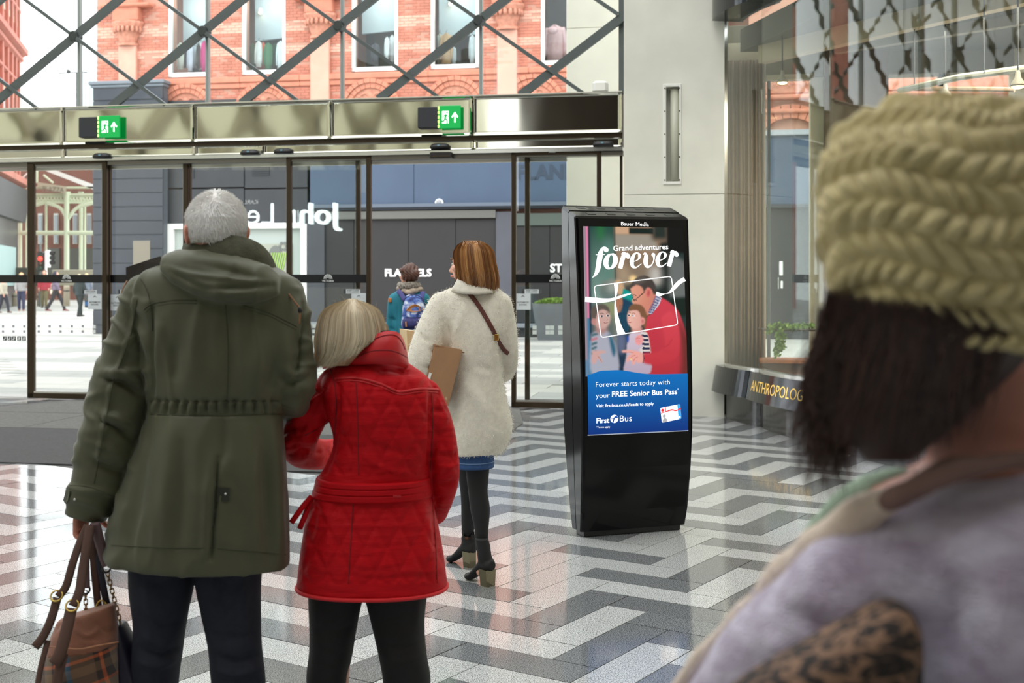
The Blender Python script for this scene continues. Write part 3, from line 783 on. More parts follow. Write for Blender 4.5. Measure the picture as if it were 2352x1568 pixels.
BL, BR, BZ0, BZ1 = bs(222), bs(2500), 5.3, 11.0
mb = MB(); cur = BL
for a, b, z in wq:
    mb.box((cur, .012, BZ0), (a, .5, BZ1), fr=fb); mb.box((a, .012, BZ0), (b, .5, z), fr=fb); cur = b
mb.box((cur, .012, BZ0), (BR, .5, BZ1), fr=fb); mb.box((BL, .5, 0), (BR, 3.5, BZ0), fr=fb); mb.box((BL, 2.4, BZ0), (BR, 3.5, BZ1), fr=fb); mb.box((BL, .5, BZ1-.2), (BR, 2.5, BZ1), fr=fb)
mb.build('wall', m_mortar, bld)
# bricks: two pale courses show as bands
bw, bh = .228, .078
brs = []
zb = BZ0+.1; r = 0
while zb < 9.3:
    off = bw/2 if r % 2 else 0
    s = BL+off
    while s < bs(1310):
        a, b = s, s+bw-.01
        for (w0, w1, wz) in wq:
            if zb > wz-.12 and a < w1 and b > w0:
                if a < w0-.03: b = w0
                elif b > w1+.03: a = w1
                else: a = b
                break
        if b-a > .04: brs.append((a, b, zb))
        s += bw
    zb += bh; r += 1
zband = [(bz(134, 300), bz(118, 300)), (bz(82, 300), bz(63, 300))]
def isband(z): return any(z0-.02 < z+bh/2 < z1+.02 for z0, z1 in zband)
rnd.shuffle(brs)
def keyb(t):
    x, y, z = fb(t[0], 0, t[2]); px = CX+F*x/y; py = HY-(z-H)*F/y
    return 0 if (225 < px < 1300 and 0 < py < 225 and t[1]-t[0] > .15) else 1
brs.sort(key=keyb); bmesh_c = {}; rest = {0: MB(), 1: MB()}
for i, (a, b, z) in enumerate(brs):
    k = 1 if isband(z) else 0
    if i < 300 and b-a > .21:
        c = fb((a+b)/2, 0, z)
        if k not in bmesh_c:
            V = [np.array(fb((a+b)/2+u, dd, z+w))-np.array(c) for w in (0, bh-.01) for u, dd in ((-(bw-.01)/2, 0), ((bw-.01)/2, 0), ((bw-.01)/2, .05), (-(bw-.01)/2, .05))]
            o = mesh_obj('brick', V, [(3, 2, 1, 0), (4, 5, 6, 7), (0, 1, 5, 4), (1, 2, 6, 5), (2, 3, 7, 6), (3, 0, 4, 7)], [m_brick, m_brickl][k], bld); bmesh_c[k] = o.data
        else: o = bpy.data.objects.new('brick', bmesh_c[k]); COL.objects.link(o); o.parent = bld
        o.location = Vector(c)-root_loc(bld)
    else: rest[k].box((a, 0, z), (b, .05, z+bh-.01), fr=fb)
for k in (0, 1): tag(rest[k].build('brick_courses', [m_brick, m_brickl][k], bld), kind='stuff')
# windows: white frame, pane, pale glowing panel, room
for i, (a, b, z) in enumerate(wq[:5]):
    f = MB(); t = .085
    for q in ((a, a+t, z, BZ1-.3), (b-t, b, z, BZ1-.3), (a, b, z, z+t*1.3), (a, b, BZ1-.4, BZ1-.3)): f.box((q[0], -.02, q[2]), (q[1], .1, q[3]), fr=fb)
    wo = f.build('window', m_wf, bld)
    p = MB(); p.box((a+t, .04, z+t), (b-t, .05, BZ1-.4), fr=fb); p.build('pane', m_wglass, wo)
    if i != 4:
        p = MB(); zz = z+1.02+.1*(i % 3); p.hexa([fb(a, .9, zz), fb(b, .9, zz+.08), fb(b, 1.0, zz+.08), fb(a, 1.0, zz), fb(a, .9, BZ1-.4), fb(b, .9, BZ1-.4), fb(b, 1.0, BZ1-.4), fb(a, 1.0, BZ1-.4)]); p.build('pale_glow_panel', m_glow_panel, wo)  # upright panel whose own glow stands in for a bright room
    ld = bpy.data.lights.new('window_fill_light', 'POINT'); ld.energy = 13; ld.color = (1, .95, .88); ld.shadow_soft_size = .2; lo = bpy.data.objects.new('window_fill_light', ld); COL.objects.link(lo); lo.location = fb((a+b)/2, .32, z+2.1)  # added point light without a fitting, brightens the hanging clothes
    p = MB(); p.box((a-.1, 1.6, z-.1), (b+.1, 1.7, BZ1-.4), fr=fb); p.box((a-.1, .5, z-.1), (b+.1, 1.7, z-.02), fr=fb); p.build('room_back', m_room, wo)
# courses, pilasters, capitals
def sill(px0, px1, py, h, out, mat=m_terra, name='string_course'):
    s0, s1 = bs(px0), bs(px1); z = bz(py, (px0+px1)/2); m_ = MB(); m_.bev((s0, -out, z-h), (s1, .1, z), .02, fr=fb); m_.bev((s0, -out*.55, z-h*1.9), (s1, .1, z-h), .015, fr=fb); return m_.build(name, mat, bld)
for x0, x1 in ((222, 380), (380, 553), (553, 690), (690, 790), (790, 985), (985, 1115), (1115, 1215), (1215, 1310)): sill(x0, x1, 186-(x0+x1)/2*.0335+10, .16, .1)
for px, top in ((296, 57), (737, 40), (1166, 20), (1600, 4)):
    s = bs(px); zc = bz(top, px); zl = bz(top+48, px)
    m_ = MB(); m_.bev((s-.27, -.12, BZ0), (s+.27, .05, zl), .02, fr=fb); m_.build('pilaster', m_brickl if px != 296 else m_brickl, bld)
    prof = [(.26, zl-.03), (.3, zl-.02), (.3, zl+.05), (.25, zl+.07), (.29, zl+.2), (.36, zl+.38), (.35, zl+.44), (.42, zl+.5), (.47, zl+.6), (.47, zl+.66), (0, zl+.66)]
    m_ = MB(); m_.lathe(prof, (0, 0, 0), 16); Vv = m_.V[0]; m_.V[0] = np.array([fb(s+v[0], -.05+v[1]*.7, v[2]) for v in Vv]); m_.build('capital', m_carve, bld, smooth=False)
    m_ = MB()
    for q in range(9):
        a = PI+PI*(q+.5)/9; e = ell((s+.4*math.cos(a), -.05+.31*math.sin(a), zl+.42), (.055, .05, .09), nu=8, nv=6); m_.add([fb(*v) for v in e[0]], e[1])
    m_.build('capital_leaves', m_carve, bld)
    m_ = MB(); m_.bev((s-.4, -.24, zl+.66), (s+.4, .05, BZ1), .03, fr=fb); m_.build('pier_block', m_terra, bld)
    for zq in (zl+1.05, ): 
        m_ = MB(); m_.bev((s-.75, -.32, zq), (s+.75, .05, zq+.1), .03, fr=fb); m_.build('moulding', m_terra, bld)
# arches above the ground floor
for px, ap in ((428, 192), (606, 189), (852, 180), (1045, 174), (1225, 170)):
    s = bs(px); zt = bz(ap, px); R1 = .86; zc = zt-R1
    for k in range(14):
        a0, a1 = PI*k/14+.008, PI*(k+1)/14-.008
        for r0, r1, o_ in ((.74, .86, .1), (.6, .73, .06)):
            m_ = MB(); poly = [(s+r0*math.cos(a0), zc+r0*math.sin(a0)), (s+r1*math.cos(a0), zc+r1*math.sin(a0)), (s+r1*math.cos(a1), zc+r1*math.sin(a1)), (s+r0*math.cos(a1), zc+r0*math.sin(a1))]
            m_.prism(poly, lambda u, v, q: fb(u, q, v), -o_, .05); m_.build('arch_stone', m_terra, bld)
    m_ = MB(); m_.prism([(s+.6*math.cos(PI*q/16), zc+.6*math.sin(PI*q/16)) for q in range(17)], lambda u, v, q: fb(u, q, v), -.01, .06); m_.build('tympanum', m_carve, bld)
    m_ = MB()
    for side in (-1, 1):
        for q in range(3):
            t = np.linspace(0, 3.6, 14); rr = (.16-.03*q)*(1-t/4.4); cxx = s+side*(.14+.15*q); czz = zc+.33-.09*q
            m_.tube([fb(cxx+side*r_*math.cos(u+q), -.02, czz+r_*math.sin(u+q)) for u, r_ in zip(t, rr)], .022, 6)
    e = ell((s, -.02, zc+.36), (.09, .05, .12), nu=10, nv=8); m_.add([fb(*v) for v in e[0]], e[1]); m_.build('scroll_carving', m_carve, bld)
# ground floor: dark infill, shop window, fascia, hoardings
def panel(name, px0, px1, py0, py1, d0, d1, mat, bevel=.006):
    s0, s1 = sp(px0, BD+d0), sp(px1, BD+d0); z1, z0 = zp(py0, s0, BD+d0), zp(py1, s0, BD+d0); m_ = MB(); m_.bev((s0, d0, max(z0, 0)), (s1, d1, z1), bevel, fr=fb); return m_.build(name, mat, bld), s0, s1, z0, z1
panel('cladding_panel', 375, 560, 232, 432, -.1, .2, m_dclad2); panel('cladding_panel', 562, 706, 232, 432, -.1, .2, m_dclad2)
panel('cladding_panel', 375, 560, 435, 515, -.1, .2, m_dclad2); panel('cladding_panel', 562, 706, 435, 515, -.1, .2, m_dclad2)
for x0, x1, y0, y1 in ((420, 450, 378, 412), (582, 622, 374, 406)):
    m_ = MB()
    for q in range(7):
        y = y0+(y1-y0)*q/7; s0, s1 = bs(x0), bs(x1); z = bz(y, x0); m_.box((s0, -.13, z-.03), (s1, -.09, z), fr=fb)
    tag(m_.build('vent_grille', M('grille', (48, 50, 54), .5), bld), kind='stuff')
panel('cladding_panel', 375, 386, 515, 790, -.1, .2, m_dclad2)
f, *_ = panel('shop_window', 384, 704, 514, 780, -.02, .05, M('pale window surround', (166, 174, 170), .5))
panel('frame_jamb', 384, 397, 514, 780, -.16, -.02, m_wf); panel('frame_jamb', 690, 704, 514, 780, -.16, -.02, m_wf); panel('frame_head', 397, 690, 514, 526, -.16, -.02, m_wf)
panel('display_board', 560, 672, 560, 780, -.05, .02, M('display board', (158, 160, 148), .7)); panel('display_board', 422, 540, 545, 780, -.05, .02, M('display board grey', (112, 122, 122), .7))
# drawn plant and flower motif on the display board
m_ = MB(); pc = (bs(634), bz(598, 634))
poly = [(pc[0]+.26*math.cos(t)*(1-.2*math.sin(t)), pc[1]+.42*math.sin(t)) for t in [2*PI*q/18 for q in range(18)]]
m_.prism(poly, lambda u, v, q: fb(u, q, v), -.065, -.05, 0)
for q in range(-3, 4): m_.prism([(pc[0]+q*.07-.012, pc[1]-.28), (pc[0]+q*.07+.012, pc[1]-.28), (pc[0]+q*.07+.13, pc[1]+.22), (pc[0]+q*.07+.105, pc[1]+.22)], lambda u, v, w: fb(u, w, v), -.07, -.066, 1)
for q in range(6):
    a = PI*q/3; cc = (bs(652)+.1*math.cos(a), bz(566, 652)+.1*math.sin(a)); m_.prism([(cc[0]+.045*math.cos(t), cc[1]+.045*math.sin(t)) for t in [2*PI*w/8 for w in range(8)]], lambda u, v, w: fb(u, w, v), -.065, -.05, 0)
m_.build('display_motif', [M('motif grey', (110, 112, 110), .7), M('motif green', (160, 205, 60), .7)], bld)
panel('pillar', 706, 745, 490, 790, -.16, .2, M('grey pillar', (64, 66, 72), .6, var=.06, scale=2))
panel('fascia_panel', 712, 950, 345, 470, -.12, .1, m_blue); panel('fascia_panel', 951, 1178, 345, 470, -.12, .1, m_blue); panel('fascia_panel', 1179, 1420, 345, 470, -.12, .1, m_blue)
panel('cornice', 706, 1420, 470, 478, -.3, .1, M('fascia moulding', (88, 98, 112), .5)); panel('cornice', 706, 1420, 478, 484, -.22, .1, m_dclad)
panel('shutter_box', 746, 1138, 486, 504, -.2, .1, M('shutter box', (104, 104, 100), .4, metal=.3)); panel('shutter_box', 1178, 1420, 490, 518, -.15, .1, M('shutter glass', (88, 96, 92), .3))
for x0, x1 in ((746, 812), (813, 937), (938, 1046), (1047, 1139)): panel('hoarding_board', x0, x1, 503, 741, -.1, .1, m_hoard)
panel('pillar', 1139, 1177, 486, 790, -.16, .2, M('grey pillar light', (74, 76, 84), .6, var=.05, scale=3))
for x0, x1 in ((1177, 1262), (1263, 1420)): panel('hoarding_board', x0, x1, 516, 741, -.1, .1, m_hoard)
panel('plinth_sill', 706, 1420, 740, 749, -.35, .1, M('plinth sill', (126, 130, 136), .5)); panel('plinth', 706, 1420, 749, 800, -.15, .1, M('plinth', (66, 62, 60), .7))
def wall_text(body, px0, px1, pyb, d, mat, name, bold=0., ext=.03):
    s0 = sp(px0, BD+d); s1 = sp(px1, BD+d); z = zp(pyb, s0, BD+d); V, Fs, h = fit_text(body, s1-s0, extrude=ext, bold=bold); mesh_obj(name, [fb(s0+v[0], d-v[2], z+v[1]) for v in V], Fs, mat, bld)
wall_text('FLANNELS', 885, 991, 635, -.1, M('white sign letters', (245, 245, 242), .5, emit=.25), 'sign_lettering', .02)
wall_text('ST', 1264, 1291, 625, -.1, MATS['white sign letters'], 'sign_lettering', .02); wall_text('O', 1279, 1292, 642, -.1, MATS['white sign letters'], 'sign_lettering', .02)
wall_text('FLANNELS', 1188, 1400, 414, -.12, M('ghost letters', (50, 62, 80), .5), 'sign_lettering', .04, .01)
m_ = MB(); s, z = bs(1012), bz(467, 1012); m_.lathe([(0, 0), (.115, 0), (.115, .05), (.085, .06), (.08, .04), (0, .04)], (0, 0, 0), 20); m_.add(*ell((0, 0, .07), (.07, .07, .05), nu=14, nv=8), mi=1)
m_.V = [np.array([fb(s+v[0], -.13-v[2], z+v[1]) for v in q]) for q in m_.V]; m_.build('camera_dome', [m_wf, M('dome', (130, 134, 138), .15)], bld, smooth=True)
# slate clad block standing in front at the left end
kd = -.45
ko = thing('clad_kiosk_block', 'slate clad block with horizontal boards and grey cornice at the building corner', 'building', fb(sp(290, BD+kd), kd, 0))
ys = [196, 232, 268, 304, 340, 380, 412, 444, 476, 508, 540, 572, 605, 640, 676, 712, 747, 800]
s0, s1 = sp(213, BD+kd), sp(374, BD+kd)
for q in range(len(ys)-1):
    z1, z0 = zp(ys[q], s0, BD+kd), max(0, zp(ys[q+1], s0, BD+kd)); m_ = MB(); m_.bev((s0, kd, z0+.008), (s1, kd+.06, z1-.008), .012, fr=fb); m_.build('cladding_board', m_dclad, ko)
m_ = MB(); m_.box((s0+.01, kd+.03, 0), (s1-.01, -.12, zp(196, s0, BD+kd)), fr=fb); m_.build('core', M('cladding joint', (84, 90, 98), .6), ko)
m_ = MB(); zt = zp(196, s0, BD+kd); m_.bev((s0-.1, kd-.1, zt), (s1+.08, -.12, zt+.1), .02, fr=fb); m_.bev((s0-.05, kd-.05, zt-.08), (s1+.04, -.12, zt), .02, fr=fb); m_.build('cornice', M('lead cornice', (112, 120, 128), .6), ko)
m_ = MB(); m_.box((sp(306, BD+kd), kd-.01, zp(650, s0, BD+kd)), (sp(345, BD+kd), kd+.02, zp(553, s0, BD+kd)), fr=fb); m_.build('menu_board', M('menu board', (120, 112, 98), .5), ko)
# building seen through the shop window at the right: cornice, carved panels, arch, dark shop
for (y0, y1, out, mat) in ((150, 176, .05, m_carve), (180, 190, .3, m_terra), (212, 222, .25, m_terra)):
    s0, s1 = bs(1740), bs(2400); z1, z0 = bz(y0+40, 1810), bz(y1+40, 1810); m_ = MB(); m_.bev((s0, -out, z0), (s1, .05, z1), .03, fr=fb); m_.build('cornice', mat, bld)
s = bs(1815); zt = bz(272, 1815)
for k in range(16):
    a0, a1 = PI*k/16+.008, PI*(k+1)/16-.008; m_ = MB()
    m_.prism([(s+.95*math.cos(a0), zt-.95+.95*math.sin(a0)), (s+1.3*math.cos(a0), zt-.95+1.3*math.sin(a0)), (s+1.3*math.cos(a1), zt-.95+1.3*math.sin(a1)), (s+.95*math.cos(a1), zt-.95+.95*math.sin(a1))], lambda u, v, q: fb(u, q, v), -.15, .05); m_.build('arch_stone', m_terra, bld)
m_ = MB()
for q in range(-3, 4):
    t = np.linspace(0, 4.2, 16); m_.tube([fb(s+q*.3+.16*(1-u/5)*math.cos(u*(1 if q % 2 else -1)), -.12, zt+1.75-abs(q)*.05+.16*(1-u/5)*math.sin(u)) for u in t], .03, 6)
    m_.tube([fb(s+q*.3+.13*(1-u/5)*math.cos(u*(1 if q % 2 else -1)), -.12, zt+.85+.13*(1-u/5)*math.sin(u)) for u in t], .025, 6)
m_.build('scroll_carving', m_carve, bld)
panel('shop_fascia', 1700, 2400, 300, 312, -.3, .1, M('lead flashing', (150, 154, 162), .6)); panel('shop_fascia', 1700, 2400, 312, 470, -.2, .1, m_blue); panel('cornice', 1700, 2400, 470, 478, -.3, .1, m_dclad)
panel('shop_front', 1700, 2400, 478, 800, -.1, .1, M('black shop front', (46, 48, 52), .4, var=.1, scale=2))
panel('door_notice', 1790, 1798, 600, 632, -.13, -.1, m_wf); panel('door_handle', 1787, 1789, 636, 664, -.16, -.1, m_chrome); panel('door_notice', 1793, 1798, 645, 662, -.13, -.1, m_wf)

# clothes hanging in the upstairs windows
gcount = [0]
def garment(px, pyt, pyb, wpx, col, label, grp, kind='shirt', cat='clothes'):
    gcount[0] += 1; d = .66+(.15 if gcount[0] % 2 else -.07); s = sp(px, BD+d); zt, zl = zp(pyt, s, BD+d), zp(pyb, s, BD+d); w = wpx/F*33
    root = thing('hanging_garment', label, cat, fb(s, d, zl), grp)
    mat = M('cloth %d %d %d' % col, col, .9, var=.08, scale=12); rings = []
    n = 16
    for t, k in ((0, 1.), (.3, .97), (.6, .93), (.82, .95), (.93, .75), (.98, .35), (1., .22)):
        z = zl+(zt-zl)*t; rings.append([fb(s+w/2*k*math.cos(q)*(1+.05*math.sin(5*q)), d+w*.22*math.sin(q)*(1+.3*math.sin(7*q+t*3)), z) for q in [2*PI*i/n for i in range(n)]])
    m_ = MB(); V, Fs = loft(rings); m_.add(V, Fs)
    if kind == 'shirt':
        for sg_ in (-1, 1): m_.tube([fb(s+sg_*w*.4, d, zl+(zt-zl)*.92), fb(s+sg_*w*.56, d-.02, zl+(zt-zl)*.6), fb(s+sg_*w*.56, d-.03, zl+(zt-zl)*.12)], [w*.12, w*.13, w*.1], 8, res=3)
    m_.build('cloth', mat, root, smooth=True)
    m_ = MB(); m_.tube([fb(s-.06, d, zt-.03), fb(s, d, zt+.02), fb(s+.06, d, zt-.03)], .006, 5); m_.tube([fb(s, d, zt+.02), fb(s, d, zt+.06), fb(s+.02, d, zt+.085), fb(s+.035, d, zt+.06)], .005, 5); m_.build('hanger', m_black, root)
    return root
g1 = 'clothes in the first upstairs window from the left'
for px, t, b, w, c, lb in ((400, 101, 166, 12, (190, 196, 184), 'sage shirt, leftmost garment in the first upstairs window'), (414, 98, 160, 15, (226, 226, 214), 'cream shirt, second garment in the first upstairs window'), (427, 103, 156, 10, (62, 60, 56), 'dark top, third garment in the first upstairs window'), (437, 100, 164, 12, (214, 212, 226), 'pale lilac shirt near the middle of the first upstairs window'), (447, 104, 156, 12, (196, 206, 214), 'pale blue shirt in the first upstairs window'), (456, 100, 158, 9, (66, 56, 50), 'dark brown top beside the white one in the first upstairs window'), (461, 98, 160, 9, (238, 238, 236), 'white top left of the pink dress in the first upstairs window'), (469, 94, 164, 13, (216, 58, 130), 'bright pink dress in the first upstairs window')):
    garment(px, t, b, w, c, lb, g1)
g2 = 'clothes in the second upstairs window from the left'
for px, t, b, w, c, lb in ((580, 100, 160, 18, (98, 106, 78), 'olive trousers in the second upstairs window'), (594, 94, 154, 14, (240, 240, 238), 'white shirt left of the orange scarf in the second upstairs window'), (604, 96, 158, 9, (234, 110, 82), 'orange scarf in the second upstairs window'), (616, 98, 158, 17, (72, 122, 86), 'green coat in the second upstairs window'), (630, 100, 156, 11, (58, 84, 64), 'dark green coat in the second upstairs window'), (645, 94, 158, 17, (234, 240, 244), 'white shirt at the right edge of the second upstairs window')):
    garment(px, t, b, w, c, lb, g2)
g3 = 'clothes in the third upstairs window from the left'
for px, t, b, w, c, lb in ((862, 100, 140, 16, (84, 84, 94), 'dark grey top in the third upstairs window'), (889, 84, 136, 9, (236, 238, 240), 'short white shirt in the third upstairs window'), (901, 80, 142, 11, (232, 236, 240), 'long white shirt at the right of the third upstairs window')):
    garment(px, t, b, w, c, lb, g3)
g4 = 'clothes in the fourth upstairs window from the left'
for px, t, b, w, c, lb in ((1001, 78, 146, 8, (56, 54, 56), 'black top at the left of the fourth upstairs window'), (1010, 76, 144, 10, (204, 206, 190), 'pale sage shirt in the fourth upstairs window'), (1025, 76, 146, 24, (196, 158, 118), 'tan coat in the fourth upstairs window'), (1042, 108, 147, 10, (232, 238, 242), 'short white top in the fourth upstairs window'), (1085, 80, 144, 12, (214, 220, 224), 'pale shirt at the right of the fourth upstairs window')):
    garment(px, t, b, w, c, lb, g4)
h = garment(1275, 58, 140, 44, (232, 190, 192), 'pale pink hoodie hanging alone in the fifth upstairs window', None, cat='hoodie')
s = sp(1268, BD+.5); z = zp(68, s, BD+.5); mb = MB(); mb.add(*ell((0, 0, 0), (.15, .08, .1), nu=14, nv=10)); mb.V = [np.array([fb(s+v[0]+.02, .47+v[1], z+v[2]-.03) for v in mb.V[0]])]; mb.build('hood', M('cloth hood', (226, 180, 184), .9, var=.1, scale=10), h, smooth=True)
for i, (px, py, wi) in enumerate(((598, 27, 'second'), (1035, 7, 'fourth'))):
    s = sp(px, BD+.75); z = zp(py, s, BD+.75); r_ = thing('ceiling_spotlight', 'lit spotlight in the %s upstairs window' % wi, 'lamp', fb(s, .75, z)); mb = MB(); mb.lathe([(0, .1), (.05, .1), (.07, -.02), (.06, -.03)], fb(s, .75, z), 12); mb.build('shade', m_wf, r_); mb = MB(); mb.add(*ell(fb(s, .75, z-.02), (.05, .05, .05), nu=10, nv=8)); mb.build('bulb', M('warm bulb', (255, 226, 170), .4, emit=7.), r_)

# planter with a clipped green bush
px0, px1, Yp = 1222, 1392, 31.
pl = thing('street_planter', 'large tapered grey planter on the street paving beyond the right doors', 'planter', (ray(1300, 780, Yp).x, Yp, 0))
P = []
for z, k in ((0, .84), (.93, 1.)):
    x0, x1 = ray(px0, 700, Yp).x, ray(px1, 700, Yp).x; c = (x0+x1)/2; hw = (x1-x0)/2*k; P += [(c-hw, Yp-.55*k, z), (c+hw, Yp-.55*k, z), (c+hw, Yp+.55*k, z), (c-hw, Yp+.55*k, z)]
mb = MB(); mb.hexa(P); mb.build('tub', M('grey planter', (92, 94, 98), .6, var=.08, scale=3), pl)
mb = MB(); rg = random.Random(5)
for i in range(2600):
    a, b = rg.uniform(x0+.06, x1-.06), rg.uniform(Yp-.48, Yp+.48); z = .9+.17*(1-((a-(x0+x1)/2)/((x1-x0)/2))**4)*rg.uniform(.2, 1); q = Vector((rg.gauss(0, 1), rg.gauss(0, 1), rg.gauss(.4, 1))).normalized(); t = q.orthogonal().normalized()*.035; u = q.cross(t)
    mb.add([(a-t.x, b-t.y, z-t.z), (a+u.x*.5, b+u.y*.5, z+u.z*.5), (a+t.x, b+t.y, z+t.z), (a-u.x*.5, b-u.y*.5, z-u.z*.5)], [(0, 1, 2, 3)])
b_ = mb.build('foliage', M('clipped foliage', (104, 132, 50), .7, var=.4, scale=14), pl); b_['kind'] = 'stuff'

# ---------------------------------------------------------------- far left: red corner building, iron canopy, market hall, lights
fl = thing('corner_building', 'red terracotta corner building with dark shop front at the far left edge', 'building', (-24.5, 58, 0))
A0, B0 = np.array((-22.2, 51.)), np.array((-24.65, 60.6))
def cb(u, o, z): t = B0-A0; L = np.linalg.norm(t); t = t/L; nn = np.array((t[1], -t[0])); p = A0+t*u*L+nn*o; return (p[0], p[1], z*1.42)
m_rt = M('rose terracotta', (172, 104, 88), .8, var=.12, scale=1.4)
mb = MB(); mb.hexa([cb(0, -5, 0), cb(1, -5, 0), cb(1, 0, 0), cb(0, 0, 0), cb(0, -5, 16), cb(1, -5, 16), cb(1, 0, 16), cb(0, 0, 16)]); mb.build('wall', m_rt, fl)
for z, h_, o_ in ((8.9, .3, .45), (8.7, .2, .25), (4.25, .35, .5), (7.9, .12, .15), (10.4, .15, .15), (12.6, .3, .4)): mb = MB(); mb.hexa([cb(0, 0, z), cb(1+o_/12, 0, z), cb(1+o_/12, o_, z+h_*.4), cb(0, o_, z+h_*.4), cb(0, 0, z+h_), cb(1+o_/12, 0, z+h_), cb(1+o_/12, o_, z+h_), cb(0, o_, z+h_)]); mb.build('cornice', m_rt, fl)
for u in (.12, .28, .44, .6, .74, .86, .97):
    mb = MB(); mb.hexa([cb(u-.018, 0, 4.5), cb(u+.018, 0, 4.5), cb(u+.018, .14, 4.5), cb(u-.018, .14, 4.5), cb(u-.018, 0, 14), cb(u+.018, 0, 14), cb(u+.018, .14, 14), cb(u-.018, .14, 14)]); mb.build('pilaster', m_rt, fl)
for u in (.2, .36, .52, .67, .8, .915):
    for z0, z1 in ((4.9, 7.5), (9.9, 12.)):
        mb = MB(); mb.hexa([cb(u-.04, 0, z0), cb(u+.04, 0, z0), cb(u+.04, .05, z0), cb(u-.04, .05, z0), cb(u-.04, 0, z1), cb(u+.04, 0, z1), cb(u+.04, .05, z1), cb(u-.04, .05, z1)]); w_ = mb.build('window', M('stone window frame', (180, 160, 134), .7), fl)
        mb = MB(); mb.hexa([cb(u-.028, .04, z0+.2), cb(u+.028, .04, z0+.2), cb(u+.028, .06, z0+.2), cb(u-.028, .06, z0+.2), cb(u-.028, .04, z1-.2), cb(u+.028, .04, z1-.2), cb(u+.028, .06, z1-.2), cb(u-.028, .06, z1-.2)]); mb.build('pane', M('far glass', (120, 130, 136), .2), w_)
mb = MB(); mb.hexa([cb(0, 0, 3.1), cb(1.01, 0, 3.1), cb(1.01, .35, 3.1), cb(0, .35, 3.1), cb(0, 0, 4.2), cb(1.03, 0, 4.2), cb(1.03, .55, 4.2), cb(0, .55, 4.2)]); mb.build('shop_fascia', M('dark shop fascia', (42, 42, 46), .6), fl)
mb = MB(); mb.hexa([cb(0, 0, 0), cb(.93, 0, 0), cb(.93, .1, 0), cb(0, .1, 0), cb(0, 0, 3.1), cb(.93, 0, 3.1), cb(.93, .1, 3.1), cb(0, .1, 3.1)]); mb.build('shop_window', M('shop window dark', (60, 62, 64), .3), fl)
mb = MB(); mb.hexa([cb(.3, .1, .9), cb(.84, .1, .9), cb(.84, .13, .9), cb(.3, .13, .9), cb(.3, .1, 2.2), cb(.84, .1, 2.2), cb(.84, .13, 2.2), cb(.3, .13, 2.2)]); mb.build('window_poster', M('pale poster', (150, 176, 174), .6), fl)

YC = 62.
m_iron = M('pale green ironwork', (190, 200, 172), .6, var=.04, scale=1); m_hall2 = M('market brick', (98, 58, 46), .8, var=.2, scale=1.2)
def C(px, py, dy=0.): return tuple(ray(px, py, YC+dy))
can = thing('market_canopy', 'pale green iron market canopy with posts and a glazed roof in the distance', 'canopy', C(150, 640))
for px, w, dy in ((46, 9, 0), (61, 5, 1), (106, 5, 1), (153, 12, 0), (186, 9, 3), (195, 5, 1)):
    y0 = 440 if w > 6 else 455; mb = MB(); p0, p1 = C(px, 640, dy), C(px, y0, dy); r_ = w/2/F*YC; mb.lathe([(r_*1.4, 0), (r_*1.4, .3), (r_, .4), (r_, p1[2]-p0[2]-.4), (r_*1.5, p1[2]-p0[2])], p0, 10); mb.build('post', m_iron, can, smooth=True)
mb = MB(); mb.tube([C(30, 535), C(216, 535)], .12, 8); mb.build('rail', m_iron, can)
for yy in (430, 446, 464): mb = MB(); mb.box(C(38, yy+2.5), np.array(C(216, yy-2))+np.array((0, .3, 0))); mb.build('truss_chord', m_iron, can)
mb = MB()
for q in range(24):
    x = 40+q*7.4; mb.tube([C(x, 446, .1), C(x+7.4, 464, .1)], .05, 5); mb.tube([C(x, 464, .1), C(x+7.4, 446, .1)], .05, 5)
tag(mb.build('truss_web', m_iron, can), kind='stuff')
mb = MB()
for x0, x1 in ((48, 100), (155, 108), (155, 214)):
    mb.tube([C(x0, 505), C(x0+(x1-x0)*.35, 478), C(x1, 466)], .09, 6, res=4)
mb.build('bracket', m_iron, can)
mb = MB(); P0 = [C(40, 418), C(85, 375), C(85, 375, 9), C(40, 418, 9)]; mb.hexa([C(40, 422, 6), C(40, 422), C(86, 378), C(86, 378, 6), C(40, 417, 6), C(40, 417), C(86, 373), C(86, 373, 6)]); mb.hexa([C(84, 384, 6), C(84, 384), C(216, 436), C(216, 436, 6), C(84, 374, 6), C(84, 374), C(216, 424), C(216, 424, 6)]); mb.build('roof', M('canopy roof', (222, 226, 222), .5), can)
mb = MB(); mb.tube([C(84, 383, -.2), C(84, 420, -.2)], .08, 6); mb.tube([C(60, 420, -.2), C(84, 383, -.2)], .06, 6); mb.tube([C(122, 420, -.2), C(100, 402, -.2)], .06, 6); mb.build('gable_frame', m_iron, can)
mb = MB(); mb.hexa([C(86, 428, -.3), C(152, 446, -.3), C(152, 446, -.1), C(86, 428, -.1), C(86, 418, -.3), C(152, 428, -.3), C(152, 428, -.1), C(86, 418, -.1)]); mb.build('name_board', M('name board', (170, 164, 142), .6), can)
V, Fs, hh = fit_text('PLAZZA', 1., bold=.01); a_, b_ = np.array(C(98, 438, -.33)), np.array(C(147, 442, -.33)); mesh_obj('board_letters', [a_+(b_-a_)*v[0]+np.array((0, 0, v[1]*1.25)) for v in V], Fs, M('board letter', (112, 108, 92), .6), can)
mh = thing('market_hall', 'dark red brick hall behind the pale green canopy', 'building', C(130, 640, 8))
mb = MB(); mb.box(C(38, 706, 8), np.array(C(300, 380, 8))+np.array((0, 2, 0))); mb.build('wall', m_hall2, mh)
